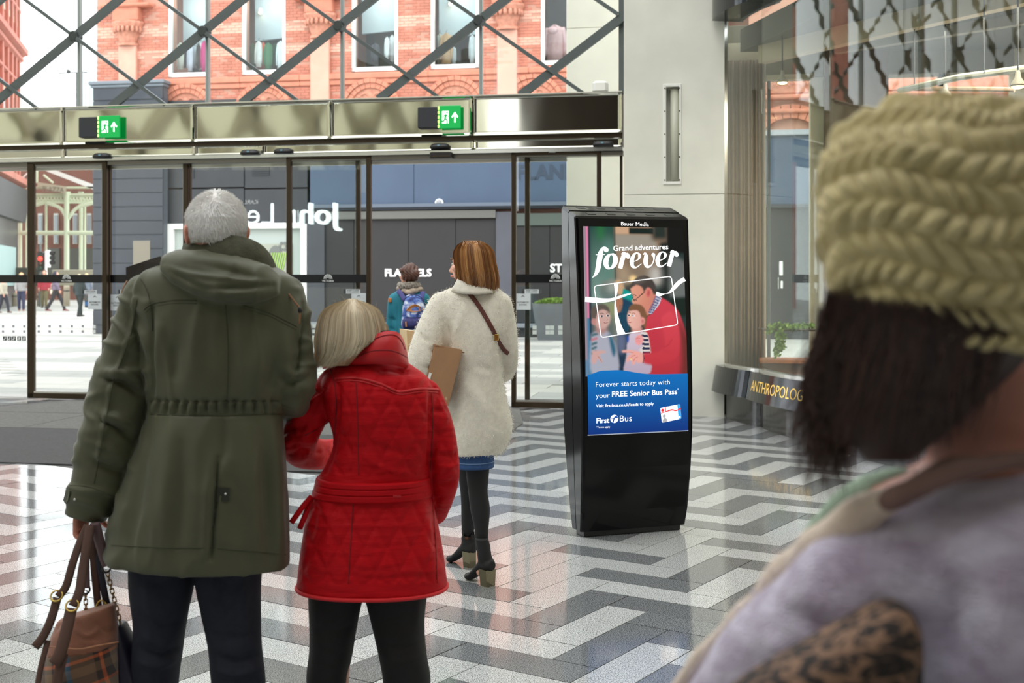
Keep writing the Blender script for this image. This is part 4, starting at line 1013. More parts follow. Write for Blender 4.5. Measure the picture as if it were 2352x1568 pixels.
for px in (72, 92, 128, 172, 204):
    mb = MB(); mb.box(C(px-5, 560, 7.9), np.array(C(px+5, 490, 7.9))+np.array((0, .2, 0))); w_ = mb.build('window', M('hall window frame', (176, 178, 170), .6), mh); mb = MB(); mb.box(C(px-3.6, 558, 7.8), np.array(C(px+3.6, 494, 7.8))+np.array((0, .1, 0))); mb.build('pane', MATS['far glass'], w_)
for px in (124, 168, 205): mb = MB(); mb.box(C(px-14, 640, 7.8), np.array(C(px+12, 570, 7.8))+np.array((0, .2, 0))); mb.build('shop_opening', M('hall shop front', (52, 56, 50), .5), mh)
lw = thing('low_wall', 'low beige stone wall under the canopy posts', 'wall', C(150, 660, -2)); mb = MB(); p0, p1 = C(118, 656, -3), C(216, 619, -3); mb.bev(p0, (p1[0], p1[1]+.6, p1[2]), .04); mb.build('stone', M('beige wall', (152, 146, 126), .7, var=.06), lw)
mb = MB(); p0, p1 = C(28, 656, -3), C(92, 614, -3); mb.bev(p0, (p1[0], p1[1]+.6, p1[2]), .04); mb.build('dark_hedge', M('dark hedge', (50, 52, 42), .9, var=.3, scale=6, bump=1, bscale=10), lw)
# glass roofed tower and jib far beyond the gap
fb2 = thing('glass_building', 'pale glass roofed building in the gap beside the brick building', 'building', tuple(ray(190, 640, 90)))
mb = MB(); mb.box(tuple(ray(182, 700, 90)), np.array(tuple(ray(226, 178, 90)))+np.array((0, 8, 0))); mb.build('wall', M('pale glazed wall', (206, 220, 222), .3), fb2)
mb = MB(); a_, b_, c_ = [np.array(tuple(ray(*q, 90))) for q in ((178, 178), (230, 178), (230, 148))]; mb.add([a_, b_, c_, a_+(0, 8, 0), b_+(0, 8, 0), c_+(0, 8, 0)], [(0, 1, 2), (5, 4, 3), (0, 3, 4, 1), (1, 4, 5, 2), (2, 5, 3, 0)]); mb.build('roof', M('pale roof', (190, 204, 206), .4), fb2)
for q in range(4): mb = MB(); mb.box(tuple(ray(184+q*10, 640, 89.9)), np.array(tuple(ray(186+q*10, 180, 89.9)))+np.array((0, .3, 0))); mb.build('mullion', M('pale mullion', (168, 186, 190), .5), fb2)
wv = thing('weather_vane', 'thin dark weather vane rod against the white sky', 'vane', tuple(ray(178, 166, 80))); mb = MB(); mb.tube([ray(134, 168, 80), ray(200, 166, 80)], .05, 6); mb.tube([ray(176, 168, 80), ray(176, 690, 80)], .05, 6); mb.add([tuple(ray(*q)) for q in ((152, 168, 80), (164, 162, 80), (158, 170, 80), (154, 158, 80.05))], [(0, 1, 3), (1, 2, 3), (2, 0, 3), (0, 2, 1)]); mb.build('rod', m_black, wv)

# traffic lights, bollards
YTL = 54.
def T(px, py, dy=0.): return tuple(ray(px, py, YTL+dy))
tl = thing('traffic_light', 'traffic light showing red seen from the front behind the left door leaf', 'traffic light', T(92, 700))
mb = MB(); mb.bev(T(84, 622), np.array(T(101, 578))+np.array((0, .35, 0)), .05); mb.build('head', m_black, tl)
for py, c, e in ((594, (255, 40, 30), 4.), (606, (60, 40, 20), 0), (616, (20, 50, 30), 0)):
    mb = MB(); p = T(92, py, -.08); mb.add(*ell(p, (.1, .06, .1), nu=12, nv=8)); mb.build('lamp', M('signal %d' % py, c, .3, emit=e), tl, smooth=True)
mb = MB(); mb.tube([T(92, 704, .2), T(92, 560, .2)], .06, 8); mb.build('pole', M('signal pole', (90, 94, 92), .5), tl)
t2 = thing('traffic_light', 'traffic light with white edged head seen side on beside the red one', 'traffic light', T(108, 704))
mb = MB(); mb.tube([T(106, 704), T(106, 575)], .05, 8); mb.build('pole', m_wf, t2); mb = MB(); mb.bev(T(107, 614), np.array(T(111, 574))+np.array((0, .3, 0)), .02); mb.build('back_board', m_wf, t2)
for py in (581, 592, 603): mb = MB(); mb.lathe([(.09, 0), (.11, .2), (.1, .2), (.08, 0)], T(115, py), 10, axis=((0, 0, 1), (0, 1, 0), (1, 0, 0))); mb.build('visor', m_black, t2)
for px, y0, y1, lb, Yb in ((34, 672, 703, 'stone bollard behind the walker in the grey jumper', 56), (91, 674, 703, 'stone bollard behind the walker in the crimson coat', 57), (153, 655, 703, 'stone bollard under the word on the left door band', 50)):
    p = ray(px, y1, Yb); b_ = thing('bollard', lb, 'bollard', (p.x, Yb, p.z), 'bollards on the street'); hgt = ray(px, y0, Yb).z-p.z
    mb = MB(); mb.lathe([(0, 0), (.13, 0), (.12, hgt*.85), (.13, hgt*.87), (.11, hgt), (0, hgt)], (p.x, Yb, p.z), 12); mb.build('shaft', M('bollard stone', (140, 132, 114), .7), b_, smooth=True)
    mb = MB(); mb.lathe([(.132, hgt*.7), (.132, hgt*.76)], (p.x, Yb, p.z), 12); mb.build('ring', m_black, b_)
# ---------------------------------------------------------------- the shop to the right: bowed glass, black sill, lamps
so = Vector((2.36, 13.40, 0)); sd = Vector((.21, -.978, 0)); sn = Vector((.978, .21, 0))
def shp(t, w, z): return (so.x+sd.x*t+sn.x*w, so.y+sd.y*t+sn.y*w, z)
bays = [(0., .95), (.95, 2.45), (2.45, 3.95), (3.95, 5.45), (5.45, 6.95)]
def bow(t):
    for a, b in bays:
        if t <= b+1e-6: q = (t-a)/(b-a); return -.075*max(0, 1-(2*q-1)**2)**.75*min(1, (b-a)/1.2)
    return 0.
def bow_wall(mb, t0, t1, w0, w1, z0, z1, n=12, lean=0., mi=0, amp=1.):
    """strip that follows the bowed glass; w0..w1 thickness, lean pushes the foot outward"""
    V = []
    for i in range(n+1):
        t = t0+(t1-t0)*i/n; q = amp*bow(min(t, t1-1e-4) if i == n else max(t, t0+1e-4))
        V += [shp(t, q+w0-lean, z0), shp(t, q+w0, z1), shp(t, q+w1, z1), shp(t, q+w1, z0)]
    Fs = []
    for i in range(n): Fs += [(4*i+k, 4*i+(k+1) % 4, 4*i+4+(k+1) % 4, 4*i+4+k) for k in range(4)]
    Fs += [(3, 2, 1, 0), (4*n, 4*n+1, 4*n+2, 4*n+3)]
    mb.add(V, Fs, mi)
m_blk = M('polished black steel', (40, 42, 46), .1, metal=.75)
m_blk2 = M('black plinth', (18, 18, 20), .12, spec=.6)
m_sg = glass('shop glass', (240, 244, 240), 1.25)
shopf = thing('window_7', 'bowed glass shop front standing on a polished black sill with gold lettering', 'shop front', shp(0, 0, 0), kind='structure')
for i, (a, b) in enumerate(bays):
    mb = MB(); bow_wall(mb, a+.006, b-.006, -.12, .12, .30, .58, 14, .05); mb.build('sill', m_blk, shopf, smooth=False)
    mb = MB(); bow_wall(mb, a+.006, b-.006, .0, .1, -.01, .30, 14); mb.build('plinth', m_blk2, shopf)
    mb = MB(); bow_wall(mb, a+.006, b-.006, -.02, .06, .58, .60, 14); mb.build('sill_channel', m_chrome, shopf)
    mb = MB(); bow_wall(mb, a+.004, b-.004, .0, .012, .6, 4.5, 16, amp=.25); mb.build('pane', m_sg, shopf, smooth=False)
    mb = MB(); bow_wall(mb, a+.004, b-.004, -.16, .2, 4.36, 5.6, 14); mb.build('fascia', m_blk, shopf)
mb = MB(); mb.bev((-.06, -.03, .02), (-.02, .03, 4.4), .004, fr=shp); mb.build('end_post', m_chrome, shopf)
def shop_text(body, t0, t1, z, mat):
    V, Fs, h = fit_text(body, t1-t0, bold=-.003); out = []
    for v in V: t = t0+v[0]; zz = z+v[1]; out.append(shp(t, bow(t)-.1215-.05*(1-(zz-.3)/.28), zz))
    mesh_obj('gold_lettering', out, Fs, mat, shopf)
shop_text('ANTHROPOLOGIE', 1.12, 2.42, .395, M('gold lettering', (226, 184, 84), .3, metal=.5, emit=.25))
m_pan = M('fluted beige panel', (168, 146, 128), .6, var=.1, scale=2)
cu = thing('display_curtain', 'beige fluted screen just inside the first bay of shop glass', 'screen', fac(sp(1712, -.1), -.1, 0))
V = []; n = 60; c0, c1 = sp(1668, -.14), sp(1757, -.14)
for i in range(n+1):
    t = c0+(c1-c0)*i/n; w = -.1+.022*math.sin(i*1.05)+.014*math.sin(i*.47)
    V += [fac(t, w, .01), fac(t, w, 4.0), fac(t, w+.02, 4.0), fac(t, w+.02, .01)]
Fs = []
for i in range(n): Fs += [(4*i+k, 4*i+(k+1) % 4, 4*i+4+(k+1) % 4, 4*i+4+k) for k in range(4)]
Fs += [(3, 2, 1, 0), (4*n, 4*n+1, 4*n+2, 4*n+3)]
mesh_obj('fabric', V, Fs, m_pan, cu, smooth=True)
# interior shell
m_sc = M('shop ceiling', (92, 90, 84), .8, var=.1, scale=1.2); m_sf = M('shop floor', (120, 104, 88), .5, var=.1, scale=2)
mb = MB(); mb.hexa([shp(0, .06, -.04), shp(7, .06, -.04), (11, 6, -.04), (11, 13.3, -.04), shp(0, .06, -.001), shp(7, .06, -.001), (11, 6, -.001), (11, 13.3, -.001)]); tag(mb.build('floor_shop', m_sf), 'brown floor of the shop behind the bowed glass', 'floor', kind='structure')
mb = MB(); mb.hexa([shp(-.1, .21, 4.05), shp(7, .21, 4.05), (11, 6, 4.05), (11, 13.2, 4.05), shp(-.1, .21, 4.3), shp(7, .21, 4.3), (11, 6, 4.3), (11, 13.2, 4.3)]); tag(mb.build('ceiling_shop', m_sc), 'dark ceiling of the shop behind the bowed glass', 'ceiling', kind='structure')
mb = MB(); mb.box((11, 5.5, 0), (11.2, 13.4, 4.3)); mb.box((3.9, 5.4, 0), (11.2, 5.55, 4.3)); tag(mb.build('wall_shop', M('shop wall', (150, 138, 122), .7)), 'beige rear walls of the shop', 'wall', kind='structure')
ew = thing('window_8', 'street side wall of the shop with tall window openings and a brown column', 'window', fac(2.6, 0, 0), kind='structure')
def ewb(name, px0, px1, py0, py1, d0, d1, mat):
    s0, s1 = sp(px0, d0), sp(px1, d0); z1, z0 = zp(py0, s0, d0), zp(py1, s0, d0); mb = MB(); mb.bev((s0, d0, max(z0, 0)), (s1, d1, z1), .006, fr=fac); return mb.build(name, mat, ew)
m_ewc = M('cream window reveal', (224, 214, 192), .6)
m_brn = M('brown column', (112, 92, 78), .55, var=.12, scale=1.4, stretch=(6, 6, .3))
ewb('jamb', 1664, 1759, 100, 1000, .0, .3, m_ewc)
ewb('lintel', 1664, 2420, 60, 182, .02, .3, M('grey lintel', (138, 132, 118), .7))
ewb('lintel_edge', 1759, 1872, 172, 184, -.04, .02, m_ewc)
ewb('jamb', 1862, 1900, 178, 1000, -.02, .3, m_ewc)
ewb('column', 1895, 2041, 60, 1000, -.25, .3, m_brn)
ewb('jamb', 2330, 2480, 60, 1000, .0, .3, m_ewc); ewb('spandrel', 2041, 2330, 440, 1000, .0, .3, m_ewc)
ewb('mullion', 1762, 1770, 182, 850, .1, .2, M('blue grey mullion', (112, 124, 136), .4)); ewb('mullion', 2158, 2174, 60, 440, .05, .2, M('dark mullion', (44, 54, 66), .4))
ewb('counter', 1745, 1905, 826, 834, -.5, .0, M('orange wood', (206, 122, 74), .4)); ewb('counter_front', 1745, 1905, 834, 1000, -.42, .0, M('brown counter front', (126, 84, 62), .5))
mb = MB(); s0, s1 = sp(1764, .16), sp(1866, .16); mb.box((s0, .16, .3), (s1, .17, 3.8), fr=fac); mb.build('pane', m_glassu, ew)
bm_ = thing('ceiling_beam', 'pale timber beam crossing the shop ceiling behind the glass', 'beam', tuple(ray(2050, 60, 11.8)), kind='structure')
def crossbeam(p0, p1, w, h, mat, name):
    a, b = Vector(p0), Vector(p1); t = (b-a).normalized(); nn = Vector((-t.y, t.x, 0))*w/2; mb = MB(); u = Vector((0, 0, h)); mb.hexa([a-nn, b-nn, b+nn, a+nn, a-nn+u, b-nn+u, b+nn+u, a+nn+u]); return mb.build(name, mat, bm_)
m_lb = M('pale beam', (206, 186, 162), .6)
crossbeam((2.72, 13.2, 3.86), (4.6, 10.0, 3.86), .12, .19, m_lb, 'beam'); crossbeam((3.5, 13.1, 3.95), (6.2, 10.2, 3.95), .1, .1, M('grey beam', (150, 142, 128), .6), 'beam')
def pend(px, py, Y, r, lb):
    p = ray(px, py, Y); o = thing('pendant_lamp', lb, 'lamp', p, 'lit pendant lamps in the shop')
    mb = MB(); mb.lathe([(.012, r*2.2), (r*.3, r*2.0), (r*.42, r*1.2), (r*1., .02), (r*1.02, 0), (r*.95, .005), (r*.35, r*1.15)], p, 18); mb.build('lamp_shade', M('grey lamp shade', (150, 140, 124), .5), o, smooth=True)
    mb = MB(); mb.add(*ell(p, (r*.8, r*.8, r*.28), nu=14, nv=8)); mb.build('bulb', M('glowing bulb', (255, 214, 150), .4, emit=9.), o, smooth=True)
    mb = MB(); mb.tube([p+Vector((0, 0, r*2.1)), Vector((p.x, p.y, 4.05))], .007, 6); mb.build('cord', m_black, o)
pend(1797, 190, 12.6, .058, 'lit pendant lamp in front of the narrow shop window')
pend(2171, 224, 11.2, .058, 'lit pendant lamp beside the dark window post above the knitted hat')
pend(2338, 199, 10.2, .062, 'lit pendant lamp at the right edge above the knitted hat')
tr = thing('lighting_track', 'pale lighting track hanging in the shop above the knitted hat', 'track', ray(2200, 200, 11))
mb = MB(); mb.tube([ray(2066, 208, 11.6), ray(2200, 178, 10.9), ray(2420, 148, 10)], .03, 8); mb.build('rail', M('track white', (206, 200, 186), .4), tr)
mb = MB(); mb.tube([ray(2080, 203, 11.9), ray(2330, 206, 11.2)], .025, 8); mb.build('rail', M('track brown', (150, 128, 110), .4), tr)
for px, Y in ((2100, 11.4), (2260, 10.6)): q = ray(px, 200 if px < 2200 else 168, Y); mb = MB(); mb.tube([q, Vector((q.x, q.y, 4.06))], .006, 6); mb.build('hanger', m_black, tr)
sl_d = bpy.data.lights.new('shop_fill_light', 'AREA'); sl_d.shape = 'RECTANGLE'; sl_d.size = 3.5; sl_d.size_y = 2.5; sl_d.energy = 190; sl_d.color = (1, .9, .76)  # unseen fill light, put in to brighten the shop interior
sl_o = bpy.data.objects.new('shop_fill_light', sl_d); COL.objects.link(sl_o); sl_o.location = (5.6, 10.2, 3.8)
iv = thing('trailing_ivy', 'trailing green ivy hanging inside the narrow shop window', 'plant', ray(1800, 812, 12.9))
rg = random.Random(3); mb = MB()
def leafq(mb, c, s, rg):
    q = Vector((rg.gauss(0, 1), rg.gauss(-1, 1), rg.gauss(0, 1))).normalized(); t = q.orthogonal().normalized()*s; u = q.cross(t); c = Vector(c); mb.add([c-t, c+u*.6, c+t, c-u*.6], [(0, 1, 2, 3)])
paths = [[(1768, 752), (1790, 748), (1815, 752), (1840, 750), (1868, 748)], [(1786, 752), (1789, 775), (1786, 800), (1784, 815)], [(1794, 755), (1797, 780), (1791, 805)], [(1770, 752), (1768, 765)]]
for p in paths:
    d = dense(p, 1.2)
    mb.tube([ray(x, y, 12.9) for x, y in p], .006, 5)
    for x, y in d:
        for k in range(3): leafq(mb, ray(x+rg.gauss(0, 4.5), y+rg.gauss(0, 3), 12.9+rg.gauss(0, .05)), .026, rg)
o = mb.build('leaves', M('ivy green', (118, 148, 74), .6, var=.4, scale=16), iv); o['kind'] = 'stuff'
sh = thing('ivy_shelf', 'thin shelf under the trailing ivy inside the shop window', 'shelf', ray(1800, 758, 12.95)); mb = MB(); p0, p1 = ray(1760, 760, 12.95), ray(1872, 757, 12.95); mb.bev((p0.x, p0.y-.06, p0.z), (p1.x, p1.y+.5, p1.z), .004); mb.build('board', M('shelf brown', (90, 76, 66), .5), sh)
# ---------------------------------------------------------------- advertising totem
KO = np.array((.403, 7.07)); KE = np.array((.9426, .3340)); KN = np.array((-.3340, .9426))
def kp(x, y, z): p = KO+KE*x+KN*y; return (p[0], p[1], z)
lev = [(.035, .004, .686, .012, .165), (.15, .0, .697, -.006, .19), (.4, -.002, .71, -.022, .24), (.62, -.004, .717, -.03, .277), (.85, -.008, .715, -.034, .282), (1.105, -.014, .712, -.03, .272), (1.5, -.026, .708, -.014, .25), (1.866, -.038, .704, .0, .2315)]
def kint(z):
    zs = [l[0] for l in lev]; return [float(np.interp(z, zs, [l[k] for l in lev])) for k in range(1, 5)]
m_gb = M('gloss black', (12, 11, 12), .12, spec=.22)
kio = thing('advertising_totem', 'glossy black advertising totem with a lit poster standing on the herringbone floor', 'advertising totem', kp(.34, .1, 0))
def half(y_of, front):
    rings = []
    for (z, x0, x1, yf, yb) in lev:
        ym = (yf*.52+yb*.48); c = .018
        if front: ys = (yf, ym-.004); P = [(x0+c, ys[0]), (x1-c, ys[0]), (x1-c*.3, ys[0]+c*.3), (x1, ys[0]+c), (x1, ys[1]), (x0, ys[1]), (x0, ys[0]+c), (x0+c*.3, ys[0]+c*.3)]
        else: ys = (ym+.004, yb); P = [(x0, ys[0]), (x1, ys[0]), (x1, ys[1]-c), (x1-c*.3, ys[1]-c*.3), (x1-c, ys[1]), (x0+c, ys[1]), (x0+c*.3, ys[1]-c*.3), (x0, ys[1]-c)]
        rings.append([kp(x, y, z) for x, y in P])
    # sloping top
    z, x0, x1, yf, yb = lev[-1]; ym = (yf*.52+yb*.48); top = []
    for p, (x, y) in zip(rings[-1], P):
        if front: zz = z+.012+(y-yf)/(ym-yf)*.034
        else: zz = z+.05+(y-ym)/(yb-ym)*.036
        k = .012
        xx = min(max(x, x0+k), x1-k); yy = min(max(y, yf+k), yb-k); top.append(kp(xx, yy, zz))
    if not front: rings[-1] = [kp(x, y, z+.034+(y-ym)/(yb-ym)*.036) for x, y in P]
    else: rings[-1] = [kp(x, y, z+(y-yf)/(ym-yf)*.034) for x, y in P]
    rings.append(top)
    return loft(rings)
V, Fs = half(0, True); mesh_obj('front_shell', V, Fs, m_gb, kio); V, Fs = half(0, False); mesh_obj('rear_shell', V, Fs, m_gb, kio)
mb = MB(); mb.bev((.03, .03, 0), (.66, .15, .05), .004, fr=kp); mb.build('plinth', m_black, kio)
mb = MB(); mb.box((.01, .05, .05), (.68, .16, 1.88), fr=kp); mb.build('core', m_black, kio)
# vents in the sloping top
m_vent = M('vent dark', (58, 60, 52), .8)
z, x0, x1, yf, yb = lev[-1]; ym = (yf*.52+yb*.48)
for row in range(2):
    mb = MB()
    for i in range(5):
        x = x0+.085+.128*i+(.0 if row else .015)
        if row == 0: y0, y1 = yf+.045, yf+.085; zf = lambda y: z+.012+(y-yf)/(ym-yf)*.034
        else: y0, y1 = ym+.05, ym+.085; zf = lambda y: z+.05+(y-ym)/(yb-ym)*.036
        mb.hexa([kp(x, y0, zf(y0)-.01), kp(x+.05, y0, zf(y0)-.01), kp(x+.05, y1, zf(y1)-.01), kp(x, y1, zf(y1)-.01), kp(x, y0, zf(y0)+.0015), kp(x+.05, y0, zf(y0)+.0015), kp(x+.05, y1, zf(y1)+.0015), kp(x, y1, zf(y1)+.0015)])
    tag(mb.build('vent_row', m_vent, kio), kind='stuff')
# ---- the poster: sheet coordinates X 270..1345, Y 280..2506
def scr(X, Y, off=.003):
    v = (Y-280)/2226.; u = (X-270-27*v)/1077.; z = 1.818-1.214*v+.0; x = .0105+.019*v+u*.649
    # the sheet's lower edge stays level on the glass
    yf = kint(z)[2]; return kp(x, yf-off, z)
GX, GY = 216, 320; X0, X1, YT, YB_ = 270., 1372., 280., 1880.
gx, gy = np.meshgrid(np.linspace(X0, X1, GX), np.linspace(YT, YB_, GY)); img = np.zeros((GY, GX, 3))
def srgb(c): return np.array(lin(c)[:3])
def inpoly(P):
    P = np.asarray(P, float); n = len(P); ins = np.zeros(gx.shape, bool); j = n-1
    for i in range(n):
        xi, yi = P[i]; xj, yj = P[j]; c = ((yi > gy) != (yj > gy)); 
        with np.errstate(divide='ignore', invalid='ignore'): ins ^= c & (gx < (xj-xi)*(gy-yi)/(yj-yi+1e-9)+xi)
        j = i
    return ins
def blur(a, k):
    for _ in range(2):
        for ax in (0, 1):
            p = np.pad(a, [(k, k) if d == ax else (0, 0) for d in range(a.ndim)], mode='edge'); c = np.cumsum(p, axis=ax); z_ = np.zeros_like(np.take(c, [0], axis=ax)); c = np.concatenate([z_, c], axis=ax)
            n = a.shape[ax]; a = (np.take(c, range(2*k+1, 2*k+1+n), axis=ax)-np.take(c, range(0, n), axis=ax))/(2*k+1)
    return a
def paint(P, c, soft=0, alpha=1., smooth=True, c2=None, gdir=(0, 1)):
    P = np.asarray(P, float)
    if smooth and len(P) > 4: P = catmull(np.vstack([P, P[:1]]), 5)[:-1]
    m = inpoly(P).astype(float)
    if soft: m = blur(m, soft)
    m = (m*alpha)[..., None]; col = srgb(c)
    if c2 is not None:
        t = gx*gdir[0]+gy*gdir[1]; a = P@np.array(gdir); t = np.clip((t-a.min())/(a.max()-a.min()), 0, 1)[..., None]; col = col*(1-t)+srgb(c2)*t
    img[:] = img*(1-m)+col*m
def oval(cx, cy, rx, ry, rot=0): t = np.linspace(0, 2*PI, 24, endpoint=False); x, y = rx*np.cos(t), ry*np.sin(t); return np.column_stack([cx+x*math.cos(rot)-y*math.sin(rot), cy+x*math.sin(rot)+y*math.cos(rot)])
def rect(a, b, c, d): return [(a, b), (c, b), (c, d), (a, d)]
def line(pts, w, c, alpha=1., soft=0):
    pts = np.asarray(pts, float); T = np.gradient(pts, axis=0); T /= np.linalg.norm(T, axis=1)[:, None]; N_ = np.column_stack([-T[:, 1], T[:, 0]])*w/2; paint(np.vstack([pts+N_, (pts-N_)[::-1]]), c, soft, alpha, False)
img[:] = srgb((34, 52, 50))
paint(rect(330, 280, 600, 1100), (30, 74, 62), 6, 1, False, (120, 150, 140)); paint(rect(430, 280, 470, 420), (30, 120, 50), 6); paint(rect(480, 420, 600, 860), (88, 128, 116), 8, .7)
paint(rect(605, 280, 1180, 900), (158, 128, 104), 3, 1, False, (120, 108, 92)); paint(rect(605, 280, 755, 360), (196, 160, 128), 2); paint([(605, 365), (990, 362), (1095, 530), (605, 530)], (150, 142, 128), 2, 1, False)
paint(rect(755, 286, 1020, 352), (10, 28, 24), 1, 1, False); paint(rect(1000, 280, 1180, 420), (34, 44, 40), 5); paint([(1080, 440), (1190, 420), (1200, 1060), (1075, 1060)], (20, 30, 28), 4, 1, False)
paint(rect(1165, 280, 1380, 560), (6, 6, 7), 2, 1, False); paint([(1190, 620), (1260, 600), (1380, 700), (1380, 1030), (1190, 1030)], (104, 108, 106), 4); paint(rect(1190, 1040, 1380, 1250), (14, 32, 26), 3, 1, False); paint(rect(980, 720, 1080, 900), (206, 204, 198), 8, .8)
paint(rect(640, 620, 740, 900), (196, 170, 138), 10, .6); paint(rect(690, 580, 830, 720), (92, 74, 62), 10, .7); paint(oval(790, 840, 40, 34), (250, 214, 150), 3)
paint(rect(590, 870, 640, 1850), (170, 172, 158), 6, .8); paint(rect(480, 1080, 600, 1250), (206, 210, 96), 12, .6); paint(rect(340, 1080, 600, 1850), (120, 128, 124), 14, .6)
paint(rect(262, 280, 300, 1880), (156, 140, 150), 2, 1, False); paint(rect(300, 280, 318, 1260), (238, 132, 172), 1, 1, False); paint(rect(296, 1260, 332, 1880), (70, 132, 170), 2, 1, False); paint(rect(318, 280, 338, 1500), (24, 40, 56), 1, 1, False); paint(rect(596, 280, 606, 900), (16, 42, 40), 1, 1, False)
# woman bending down
paint(oval(560, 965, 135, 120), (116, 122, 110), 3, .95, True, (90, 110, 110)); paint(oval(560, 930, 30, 60), (186, 190, 184), 6, .7); paint(oval(642, 930, 48, 84, -.2), (196, 160, 124), 2); paint([(680, 945), (760, 985), (800, 1060), (790, 1150), (700, 1150), (668, 1040)], (14, 146, 136), 1); paint([(650, 1050), (720, 1060), (800, 1130), (770, 1290), (720, 1420), (700, 1600), (690, 1850), (610, 1850), (610, 1440), (600, 1180)], (20, 62, 88), 2, 1, True, (24, 44, 66)); paint(oval(636, 1110, 34, 96, .08), (168, 112, 84), 1); paint(oval(650, 1530, 50, 120), (104, 112, 140), 4, .8)
for q in range(8): line([(640+q*16, 1120), (630+q*14, 1400)], 4, (18, 90, 108), .6)
# boy's mirror image
paint([(335, 1430), (400, 1395), (500, 1400), (560, 1480), (600, 1600), (605, 1850), (335, 1850)], (166, 168, 182), 2); 
for q in range(5): paint([(335, 1430+q*48), (400-q*4, 1410+q*48), (410-q*6, 1436+q*48), (335, 1458+q*48)], (44, 92, 100) if q != 1 else (190, 110, 120), 1, .9, False)
paint([(510, 1420), (560, 1480), (590, 1600), (570, 1680), (540, 1600)], (44, 96, 120), 2); paint(oval(440, 1380, 62, 50), (168, 128, 122), 3); paint(oval(446, 1255, 92, 122), (190, 150, 142), 2, 1, True, (206, 168, 158), (1, 0)); paint([(345, 1260), (335, 1180), (380, 1130), (450, 1110), (515, 1140), (532, 1200), (470, 1170), (410, 1190), (385, 1260), (360, 1290)], (92, 82, 74), 1); paint(oval(362, 1298, 22, 36), (186, 130, 124), 1)
for ex, ey in ((450, 1240), (513, 1236)): paint(oval(ex, ey, 19, 11), (226, 218, 216), 0); paint(oval(ex, ey, 10, 10), (44, 48, 62), 0); line([(ex-22, ey-26), (ex, ey-32), (ex+20, ey-27)], 6, (96, 76, 68))
line([(468, 1308), (492, 1314), (515, 1306)], 7, (150, 84, 90)); line([(500, 1250), (512, 1280), (492, 1284)], 5, (160, 116, 110)); paint([(340, 1608), (430, 1604), (482, 1612), (480, 1630), (420, 1652), (452, 1722), (440, 1738), (400, 1694), (372, 1742), (338, 1735)], (202, 160, 154), 1); line([(395, 1660), (420, 1690), (440, 1730)], 5, (150, 108, 106))
# grandfather
paint([(1085, 1040), (1180, 1100), (1270, 1190), (1325, 1330), (1360, 1480), (1385, 1560), (1385, 1890), (950, 1890), (925, 1650), (905, 1430), (925, 1270), (985, 1210)], (204, 62, 78), 1, 1, True, (176, 44, 56)); paint([(1270, 1250), (1330, 1380), (1390, 1560), (1390, 1890), (1290, 1890), (1300, 1700)], (96, 40, 36), 5, .9); paint([(1040, 1340), (1060, 1500), (1040, 1640), (960, 1640), (950, 1420)], (184, 46, 62), 10, .6)
paint([(760, 935), (800, 885), (900, 865), (995, 930), (1030, 1010), (1050, 1060), (1000, 1150), (955, 1222), (905, 1236), (880, 1196), (850, 1180), (862, 1160), (850, 1146), (812, 1140), (795, 1118), (772, 1082), (790, 1040), (766, 985)], (222, 158, 132), 1, 1, True, (196, 118, 100), (1, .3)); paint([(870, 1100), (960, 1080), (940, 1200), (905, 1225), (880, 1190)], (206, 132, 112), 6, .7)
paint([(742, 952), (775, 880), (840, 822), (920, 806), (985, 838), (1028, 905), (1036, 990), (1008, 1010), (985, 955), (940, 935), (905, 985), (885, 935), (830, 905), (790, 925)], (66, 58, 54), 1); paint([(790, 880), (870, 826), (930, 830), (900, 868), (820, 900)], (112, 104, 98), 4, .7); paint(oval(952, 992, 26, 54, .15), (210, 112, 104), 1); paint(oval(954, 996, 13, 32, .15), (176, 80, 78), 1); line([(790, 1072), (820, 1058), (910, 982)], 8, (40, 36, 40)); line([(778, 1040), (800, 1082), (826, 1068)], 6, (52, 46, 50)); line([(846, 1158), (872, 1160)], 8, (140, 66, 66)); line([(772, 1020), (800, 1012), (822, 1022)], 9, (76, 62, 58))
paint([(1040, 1008), (1098, 1050), (1060, 1130), (985, 1222), (945, 1216), (1010, 1120)], (206, 206, 216), 0, 1, False)
for q in range(7): line([(1030-q*14, 1030+q*28), (1092-q*16, 1062+q*24)], 8, (70, 78, 122)); line([(1048+q*8-14, 1016+q*5), (958+q*7-12, 1208+q*2)], 6, (88, 92, 132), .8)
# boy
paint([(740, 1435), (800, 1400), (880, 1410), (935, 1480), (950, 1620), (955, 1860), (688, 1860), (700, 1680), (712, 1540)], (204, 190, 204), 1, 1, True, (176, 160, 178)); paint(oval(820, 1385, 56, 40), (206, 150, 138), 2); paint(oval(806, 1262, 88, 122), (232, 184, 168), 1, 1, True, (214, 156, 144), (1, .2)); paint([(738, 1190), (745, 1140), (800, 1112), (880, 1130), (925, 1210), (925, 1310), (905, 1375), (880, 1330), (868, 1250), (840, 1190), (790, 1180)], (122, 84, 58), 1); paint(oval(882, 1296, 25, 42), (226, 152, 142), 1); paint(oval(884, 1300, 12, 24), (190, 110, 108), 1)
for ex, ey in ((738, 1232), (784, 1240)): paint(oval(ex, ey, 17, 10), (240, 232, 230), 0); paint(oval(ex-2, ey, 9, 9), (44, 46, 66), 0); line([(ex-18, ey-26), (ex+2, ey-32), (ex+20, ey-24)], 6, (150, 108, 86))
line([(724, 1306), (748, 1312), (772, 1304)], 7, (176, 86, 92)); line([(738, 1250), (722, 1284), (744, 1290)], 5, (196, 132, 122)); paint([(862, 1418), (930, 1430), (962, 1620), (950, 1650), (870, 1650), (846, 1600), (880, 1560)], (216, 206, 200), 1)
